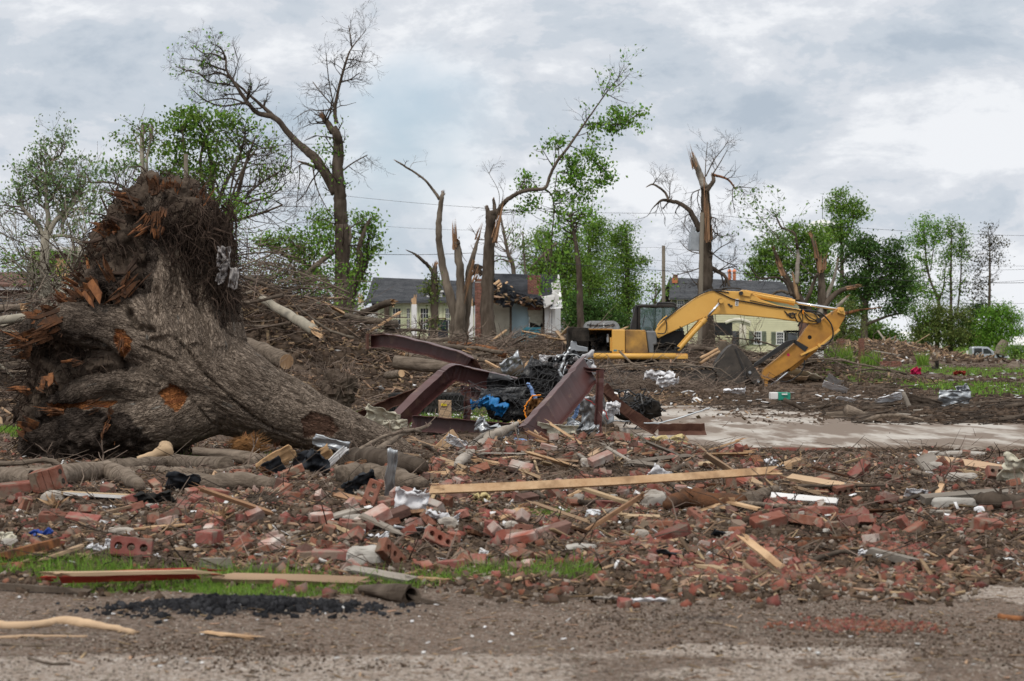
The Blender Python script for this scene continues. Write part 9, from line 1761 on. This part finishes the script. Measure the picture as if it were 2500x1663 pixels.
# ---- torn plywood, tar paper, plastic, paper
for px,py,Y,w,h,rot,m,lab,cat,amp,th in (
 (*z7(1725,290),20.7,.42,.20,(.55,-.55,.1),'plywood','ragged tan plywood sheet with tar paper stuck on it','plywood',.02,.012),(*z7(1975,185),21.2,.34,.18,(.6,-.45,.1),'plywood','upper ragged plywood piece against the trunk','plywood',.03,.012),(*z7(1915,185),20.95,.30,.17,(.55,-.15,.1),'tar_paper','black tar paper piece on the upper plywood','tar paper',.03,.006),(*z7(1710,280),20.55,.2,.2,(.55,-.5,.1),'tar_paper','small black tar paper patch on the lower plywood','tar paper',.02,.006),(*z7(1960,310),20.5,.30,.22,(.7,.5,.2),'tar_paper','folded black tar paper hanging below the plywood','tar paper',.1,.006),(*z7(2060,90),21.8,.4,.14,(.4,.25,0),'galv','grey shingle scrap against the trunk bark','shingle',.04,.008),(*z7(2075,210),21.0,.4,.07,(.4,-.75,0),'white_paint','thin white painted strip beside the plywood','strip',.01,.012),(*z7(1130,405),20.4,.30,.22,(.7,.2,.1),'tar_paper','grey-black felt scrap left of the mortared brick','felt scrap',.05,.006),(*z7(940,480),18.6,.36,.14,(.8,-.1,0),'rubber','black rubber strip lying in the rubble','rubber strip',.05,.01),(*z7(215,400),19.7,.16,.2,(.4,.3,.3),'rubber','torn black rubber scrap under the clay block','rubber scrap',.06,.008),(*z7(2240,430),20.0,.32,.16,(.6,-.4,.1),'tar_paper','dark tar paper sheet beside the red cored brick','tar paper',.07,.006),(*z8(365,535),20.2,.5,.08,(.9,0,0),'tar_paper','long dark felt strip under the grey wire','felt scrap',.03,.006),(*z8(285,640),18.2,.09,.5,(.35,.08,.1),'galv','bent grey metal strip hanging down the rubble','metal strip',.03,.005),
 (*z8(410,765),16.8,.26,.22,(.35,.1,.2),'paper','crumpled white paper sheet standing beside the bricks','paper',.08,.003),(*z8(620,810),16.6,.26,.12,(.8,.2,.2),'paper','torn white paper trailing right of the standing sheet','paper',.07,.003),(*z8(2095,530),18.9,.19,.19,(.4,.5,.1),'paper','white paper square hanging below the plank','paper',.05,.003),(*z8(470,670),17.9,.14,.14,(.5,.1,.6),'paper','greyish plastic wad behind the white sheet','plastic',.08,.003),(*z8(710,930),14.9,.12,.06,(.9,0,0),'paper','small white paper right of the cored brick','paper',.03,.003),(*z8(185,900),15.2,.16,.06,(.9,0,0),'paper','shredded white paper on the brick slope','paper',.05,.003),(*z8(75,870),15.6,.07,.06,(.8,0,0),'paper','tiny white wad left of the shredded paper','paper',.03,.003),(*z8(910,1045),13.9,.06,.09,(.3,.1,.1),'paper','white scrap standing at the grass tips','paper',.02,.003),(*z8(860,1035),13.9,.08,.04,(.8,.1,.1),'paper','white scrap lying beside the standing one','paper',.02,.003),(*z8(1290,560),20.0,.12,.05,(.8,.3,0),'paper','pale blue-white scrap under the long plank','paper',.02,.003),(*z8(730,230),25.0,.3,.12,(.6,.5,.1),'paper','white flashing scrap behind the standing board','scrap',.05,.004),(*z8(740,740),17.3,.09,.06,(.7,.3,0),'cream_panel','curled cream plaster shard among the bricks','plaster shard',.03,.006),(*z8(890,660),18.0,.14,.12,(.5,.2,.1),'insulation','yellow foam insulation wad among the bricks','insulation',.08,.02),(*z8(2140,285),24.3,.5,.16,(.5,-.2,.1),'insulation','yellow insulation along the grey timber','insulation',.10,.03),(*z8(660,625),18.6,.1,.05,(.6,.1,.1),'insulation','small yellow insulation crumb below the plank end','insulation',.04,.02),(*z8(430,885),15.8,.3,.14,(1.0,.1,.1),'galv','thin olive-grey sheet scrap lying flat','sheet scrap',.03,.004),(*z8(2190,990),14.9,.2,.08,(1.1,.2,0),'tar_paper','dark flat shard before the tilted brick','shard',.02,.006),(*z8(1430,780),16.9,.07,.05,(1.1,0,0),'tar_paper','dark round shard on the dirt','shard',.01,.005),(*z8(1590,790),16.7,.09,.04,(1.1,0,0),'galv','bluish slate shard on the dirt','shard',.01,.005),(*z8(1740,1285),11.2,.13,.03,(1.2,0,0),'concrete','pale flat shard on the gravel lane','shard',.01,.005),(*z8(2030,1305),11.1,.2,.02,(1.2,0,0),'paper','thin white plastic strip on the gravel lane','strip',.02,.003),
 (*z7(600,785),15.2,.16,.06,(.8,.1,0),'paper','wadded white tissue behind the cored brick','paper',.05,.003),(*z7(685,770),15.3,.08,.09,(.4,.1,.2),'paper','small standing white tissue beside the wad','paper',.04,.003),(*z7(655,512),18.4,.17,.05,(1.0,-.1,0),'paper','flat white plate piece by the pale stick','plate',.02,.004),(*z7(235,692),16.3,.16,.06,(.7,0,0),'blue_plastic','crushed bright blue plastic wrapper','wrapper',.06,.004),(*z7(960,835),14.6,.08,.05,(.7,0,0),'paper','white plastic scrap right of the big cored brick','scrap',.03,.003),(*z7(1670,400),19.9,.13,.06,(.8,.1,0),'paper','white scrap among the bricks under the plywood','scrap',.04,.003),(*z7(1320,1237),10.4,.11,.03,(1.1,0,0),'paper','white plastic lid lying on the near lane','lid',.01,.004),(*z7(30,750),15.6,.14,.12,(.4,.2,0),'cream_panel','torn white drywall piece at the edge by the rotten plank','drywall',.05,.012),(*z7(500,860),14.5,.12,.06,(.5,0,0),'insulation','yellowed insulation piece over the red plank','insulation',.05,.02),(*z7(820,1000),12.9,.3,.04,(1.2,0,0),'wood_plank','flat tan bark flake in the grass','bark flake',.02,.006),
 (*z6f(725,768),22.6,.14,.10,(.6,.1,0),'paper','blue and white wrapper behind the plank tip','wrapper',.06,.003),(*z6f(790,268+600),19.8,.09,.07,(.5,.1,0),'brick_bits','curved red tile shard leaning behind the broken board','tile',.03,.012),(*z6f(20,880),20,.12,.12,(.3,.1,0),'paper','white card scrap left of the dark branch','card',.03,.003),(*z6f(1740,815),20.3,.1,.05,(.6,.1,0),'paper','little white scrap under the wide pale board','scrap',.03,.003),(*z6f(1320,1325),13.4,.07,.06,(.5,.1,0),'paper','white scrap standing in the red rubble','scrap',.03,.003),(*z6f(100,1330),13.2,.2,.07,(1.1,.2,0),'tar_paper','dark slate shard with white fleck near the red pile','shard',.02,.006),(*z6f(400,1205),14.6,.1,.1,(.8,.2,0),'tar_paper','grey slate shard standing in the gravel','shard',.02,.006),(*z6f(1540,1160),15.1,.14,.05,(1.1,.2,0),'tar_paper','bluish slate piece in the stony stretch','shard',.02,.006)):
 crumple('crumpled_sheet' if m in ('paper','blue_plastic','insulation') else 'torn_sheet',px,py,Y,w,h,rot,m,lab,cat,amp,n=14,th=th)
tb=thing('plastic_tub','clear plastic food tub lying upside down on the dirt','tub',on_ground(*z8(1660,730)));x,Y,z=tb.location;mat('clear_plastic',(.62,.64,.66),(.5,.52,.55),8,.25,bump=.3,spec=.7)
mb=MB();mb.tube([(x,Y,z+.005),(x,Y,z+.012),(x,Y,z+.05),(x,Y,z+.055)],[.098,.092,.075,.06],18,flat=.75);mb.build('body','clear_plastic',tb);mb=MB();mb.box((x-.005,Y-.065,z+.032),(.045,.004,.028),(.35,0,0));mb.build('sticker','cream_panel',tb)
for pts,r,lab,zf,Y in (([(1905,330),(2000,355),(2100,378),(2300,390)],.010,'grey wire from the tar paper toward the bricks',z7,20.2),([(0,567),(150,563),(290,548)],.009,'grey wire end reaching the metal strip',z8,20)):
 mb=MB();mb.tube([P(*zf(x,y),Y) for x,y in pts],r,6);solo(mb,'cable','galv',lab,'cable')
for c,s_,lab in ((z7(1540,105),(.20,.12,.13),'shaggy brown bark fibre clump resting against the trunk'),(z8(1480,330),(.24,.14,.12),'shaggy orange-brown fibre clump on the ridge'),(z7(1640,470),(.22,.15,.10),'tangled nest of dark twigs among the bricks')):
 x,Y,z=on_ground(*c) if c[1] > 1150 else P(*c,22.9 if c[0] < 800 else 23.6);root=thing('fibre_clump',lab,'fibre clump',(x,Y,z));v,f=ico(3);v=v*np.array(s_);v *= (1+.4*(fbm(v[:,0]*12,v[:,1]*12,v[:,2]*12,3,7)-.5))[:,None];mb=MB();mb.add(v*.9+np.array((x,Y,z)),f);dk='nest' in lab;mb.build('core','bark_dark' if dk else 'brown_fibre',root,smooth=True);mb=MB()
 for k in range(420):d=nr.normal(0,1,3);d /= np.linalg.norm(d);p=np.array((x,Y,z))+d*np.array(s_)*.85;e=d*.4+np.array((.8,0,.25))*rnd.choice((-1,1));mb.tube([p,p+e*.05,p+e*.1+nr.normal(0,.02,3)],[.004,.003,.001],3,cap=False)
 mb.build('fibres','twig_dark' if dk else 'fibre_isl' if 'fibre_isl' in MATS else [mat('fibre_isl',(.20,.105,.045),(.10,.05,.022),6,1,bump=.2,island=True,vary=.5),'fibre_isl'][1],root)['kind']='stuff'
# ---- loose stuff that nobody could count
def band(px0,px1,py0,py1,w=None):
 pool=[]
 def g():
  while not pool:
   px=nr.uniform(px0,px1,20000);py=nr.uniform(py0,py1,20000);Y=GY(py);x=(px-1250.0)*Y/FPX
   if w is not None:k=nr.rand(20000) < w(x,Y,px,py);x=x[k];Y=Y[k]
   pool.extend(zip(x.tolist(),Y.tolist()))
  return pool.pop()
 return g
def clus(x,y,s=1.3,k=3):return vn3(x*s,y*s*.8,0,100+k)
EW=lambda px,py:1-sstep(-45,30,py-(1382+75*vn3(px/190.0,0.5,0,140)+40*vn3(px/47.0,1.5,0,141))+(px< 1300)*0)
SB=lambda x,y:slab_in(x,y) > .5
wb1=lambda x,y,px,py:EW(px,py)*(1-SB(x,y))*(.15+.85*np.clip((clus(x,y)-.35)*2.6,0,1))*np.where((px< 500) & (py> 1180),.3,1)*np.where(px> 1900,.65,1)*np.where(grass_m(x,y) > .4,.35,1)
scat_ground('brick_fragments',8450,band(-450,2950,1085,1490,wb1),lambda:.014+.075*rnd.random()**2,'brick_bits',CHIPV,CHIPF,None,.008,.3,'small red brick fragments all through the rubble')
scat_ground('brick_fragments',2600,band(1550,2250,1290,1430,lambda x,y,px,py:(clus(x,y,2.2,5)-.4)*2),lambda:rnd.uniform(.015,.055),'brick_bits',CHIPV,CHIPF,None,.008,.3,'red brick crumbs heaped beside the split stake')
scat_ground('brick_fragments',700,lambda:(rnd.gauss(1.8,.2),rnd.gauss(10.3,.12)),lambda:rnd.uniform(.006,.028),'brick_bits',CHIPV,CHIPF,None,.002,.3,'crushed brick spread on the near lane')
scat_ground('rubble_stones',9750,band(-450,2950,1085,1500,wb1),lambda:rnd.uniform(.012,.05),'stone_bits',CHIPV,CHIPF,None,.006,.3,'grey stone and mortar crumbs all through the rubble')
scat_ground('lane_gravel',23400,band(-450,2950,1420,1670),lambda:.003+.013*rnd.random()**3,'stone_bits',CHIPV,CHIPF,None,.001,.3,'loose gravel on the near lane')
scat_ground('lane_dirt',11700,band(-450,2950,1390,1640,lambda x,y,px,py:(clus(x,y,1.7,8)-.35)*2),lambda:.003+.015*rnd.random()**3,'soil_isl',CHIPV,CHIPF,None,.001,.3,'crumbs of dark earth on the near lane')
scat_ground('earth_clods',24700,band(-450,2950,1050,1500,lambda x,y,px,py:EW(px,py)*(1-.95*SB(x,y)*(py< 1078))),lambda:rnd.uniform(.015,.065),'soil_isl',CHIPV,CHIPF,None,.0,.3,'crumbled dark earth between the rubble')
scat_ground('leaf_litter',31200,band(-450,2950,1040,1500,lambda x,y,px,py:EW(px,py)*(1-.9*SB(x,y)*(py< 1078))),lambda:rnd.uniform(.02,.06),'dry_leaf',LEAFV,LEAFF,.6,.012,.3,'dry brown leaf litter over the rubble')
scat_ground('slab_litter',6000,band(1450,2950,1000,1115,lambda x,y,px,py:(clus(x,y,.8,12)-.35)*2.2),lambda:rnd.uniform(.02,.08),'soil_isl',CHIPV,CHIPF,None,.0,.4,'mud crumbs scattered on the pale slab')
scat_ground('slab_litter',3000,band(1450,2950,990,1115,lambda x,y,px,py:(clus(x,y,.8,13)-.3)*2.2),lambda:(rnd.uniform(.05,.25),rnd.uniform(.01,.03),.012),'wood_bits',tilt=.08,up=.012,label='bark strips and chips scattered on the pale slab')
scat_ground('wood_chips',8840,band(-450,2950,1060,1500,wb1),lambda:(.03+.3*rnd.random()**3,.004+.035*rnd.random()**2,rnd.uniform(.003,.014)),'wood_bits',tilt=.3,up=.018,label='pale wood splinters strewn through the rubble')
scat_ground('wood_chips',910,band(-450,2950,1400,1660),lambda:(rnd.uniform(.015,.09),rnd.uniform(.004,.014),.003),'wood_bits',tilt=.1,up=.006,label='small wood chips on the near lane')
scat_ground('paper_scraps',312,band(-450,2950,1090,1400,wb1),lambda:(rnd.uniform(.02,.08),rnd.uniform(.015,.05),.004),'paper_bits',tilt=.5,up=.03,label='tiny white scraps caught in the rubble')
scat_ground('paper_scraps',78,band(-450,2950,1400,1640),lambda:(rnd.uniform(.01,.03),rnd.uniform(.008,.02),.004),'paper_bits',tilt=.2,up=.01,label='tiny white flecks on the near lane')
scat_ground('char_lumps',2400,lambda:(rnd.gauss(-1.5,.33)+rnd.choice((-.15,0,.2)),rnd.gauss(10.95,.13)),lambda:.005+.05*rnd.random()**3,'char',CHIPV,CHIPF,None,-.002,.3,'black broken asphalt lumps below the grass strip')
for nm,n,m,zr,lab in (('ground_twigs',2800,'twig',(1050,1400),'bare grey twigs tangled through the rubble'),('ground_twigs',1900,'twig_dark',(1050,1400),'dark twigs tangled through the rubble')):
 mb=MB();bf=band(-450,2950,zr[0],zr[1],lambda x,y,px,py:(1-.96*SB(x,y))*(.25+.75*(py< 1230)))
 for k in range(n):
  x,y=bf();a=rnd.uniform(0,6.28);L_=rnd.uniform(.08,.5);p=np.array((x,y,float(gh(x,y))+.015));d=np.array((math.cos(a),math.sin(a),abs(rnd.gauss(0,.25))));r=rnd.uniform(.003,.008);mb.tube([p,p+d*L_*.5+nr.normal(0,.03,3),p+d*L_+nr.normal(0,.05,3)],[r,r*.8,r*.3],3,cap=False)
 tag(mb.build(nm,m),lab,'twigs',kind='stuff')
# grass
gsrc=masked(lambda:(rnd.uniform(-4.2,1.2),rnd.uniform(11.5,14.0)),.42)
grass_stuff('grass',17000,gsrc,.012,.068,'grass','bright green grass strip along the rubble edge',w=.0035,lean=.35)
grass_stuff('grass',1300,masked(lambda:(rnd.uniform(-3.4,.8),rnd.uniform(12.2,13.2)),.6),.08,.15,'grass','taller grass tufts along the strip',w=.004,lean=.3)
grass_stuff('grass',1400,masked(lambda:(rnd.uniform(-.5,.8),rnd.uniform(15.4,17.2)),.3),.02,.07,'grass','small grass patch among the bricks',w=.004)
grass_stuff('grass',9000,masked(lambda:(rnd.uniform(-4.5,2.0),rnd.uniform(32,50)),.3),.05,.16,'grass','green lawn showing between the steel beams',w=.012,lean=.3)
grass_stuff('grass',1600,lambda:(rnd.gauss(-3.6,.4),rnd.gauss(24.5,.5)),.04,.12,'grass','grass under the arch of the trunk',w=.008,lean=.3)
grass_stuff('grass',700,lambda:(rnd.gauss(1.5,.12),rnd.gauss(27.0,.4)),.06,.24,'grass','grass tuft at the foot of the thin steel post',w=.008,lean=.3)
grass_stuff('grass',5000,masked(lambda:(rnd.uniform(-11,-5.5),rnd.uniform(26,42)),.3),.05,.14,'grass','grass beyond the root plate',w=.012,lean=.3)
grass_stuff('grass',16000,masked(lawn,.4),.06,.20,'grass','thin grass of the muddy lawn',w=.03,lean=.3)
scat_ground('clover_flowers',260,lambda:(rnd.uniform(-1.8,.6),rnd.uniform(33,40)),lambda:.025,'paper_bits',CHIPV,CHIPF,None,.09,.2,'tiny white clover flowers on the lawn by the wooden block')
# ---- give every repeated thing a label that says where it lies, by the named thing nearest to it
def name_repeats():
 tops=[o for o in COL.objects if o.parent is None and 'category' in o];land=[o for o in tops if 'group' not in o and o.get('kind') != 'stuff' and 4 <= len(o['label'].split()) <= 11 and 7< o.location.y< 240 and o['category'] not in ('wire','mast')]
 LX=np.array([tuple(o.location) for o in land]);used={o['label'] for o in tops}
 for o in tops:
  if o.get('group') not in ('bricks in the rubble','grey stones among the bricks','branches in the brush heaps','sticks in the mud behind the slab','boards in the far rubble heap','boards caught in the brush heaps','splintered boards in the rubble','bare branches behind the root plate','scraps caught in the netting'):continue
  p=np.array(tuple(o.location));s_=p[1];D=(LX-p);dist=np.hypot(D[:,0],D[:,1]*.5)/s_;kind=o['label'].split(' lying')[0].split(' in the')[0].split(' sticking')[0].split(' caught')[0].split(' fanning')[0].split(' of torn')[0].split(' among')[0];done=False
  for far in range(40):
   j=int(np.argsort(dist)[far]) if far< len(dist) else -1;q=LX[j]-p;ws=land[j]['label'].split();a=abs(q[0]);b=q[1]
   rel='just behind the' if b<-a*1.2 else 'just in front of the' if b> a*1.2 else 'beside the'
   if dist[j] > .03:rel=rel.replace('just ','').replace('beside','some way along from')
   lab=kind+' '+rel+' '+' '.join(ws)
   if lab not in used and len(lab.split()) <= 16:o['label']=lab;used.add(lab);break
name_repeats()
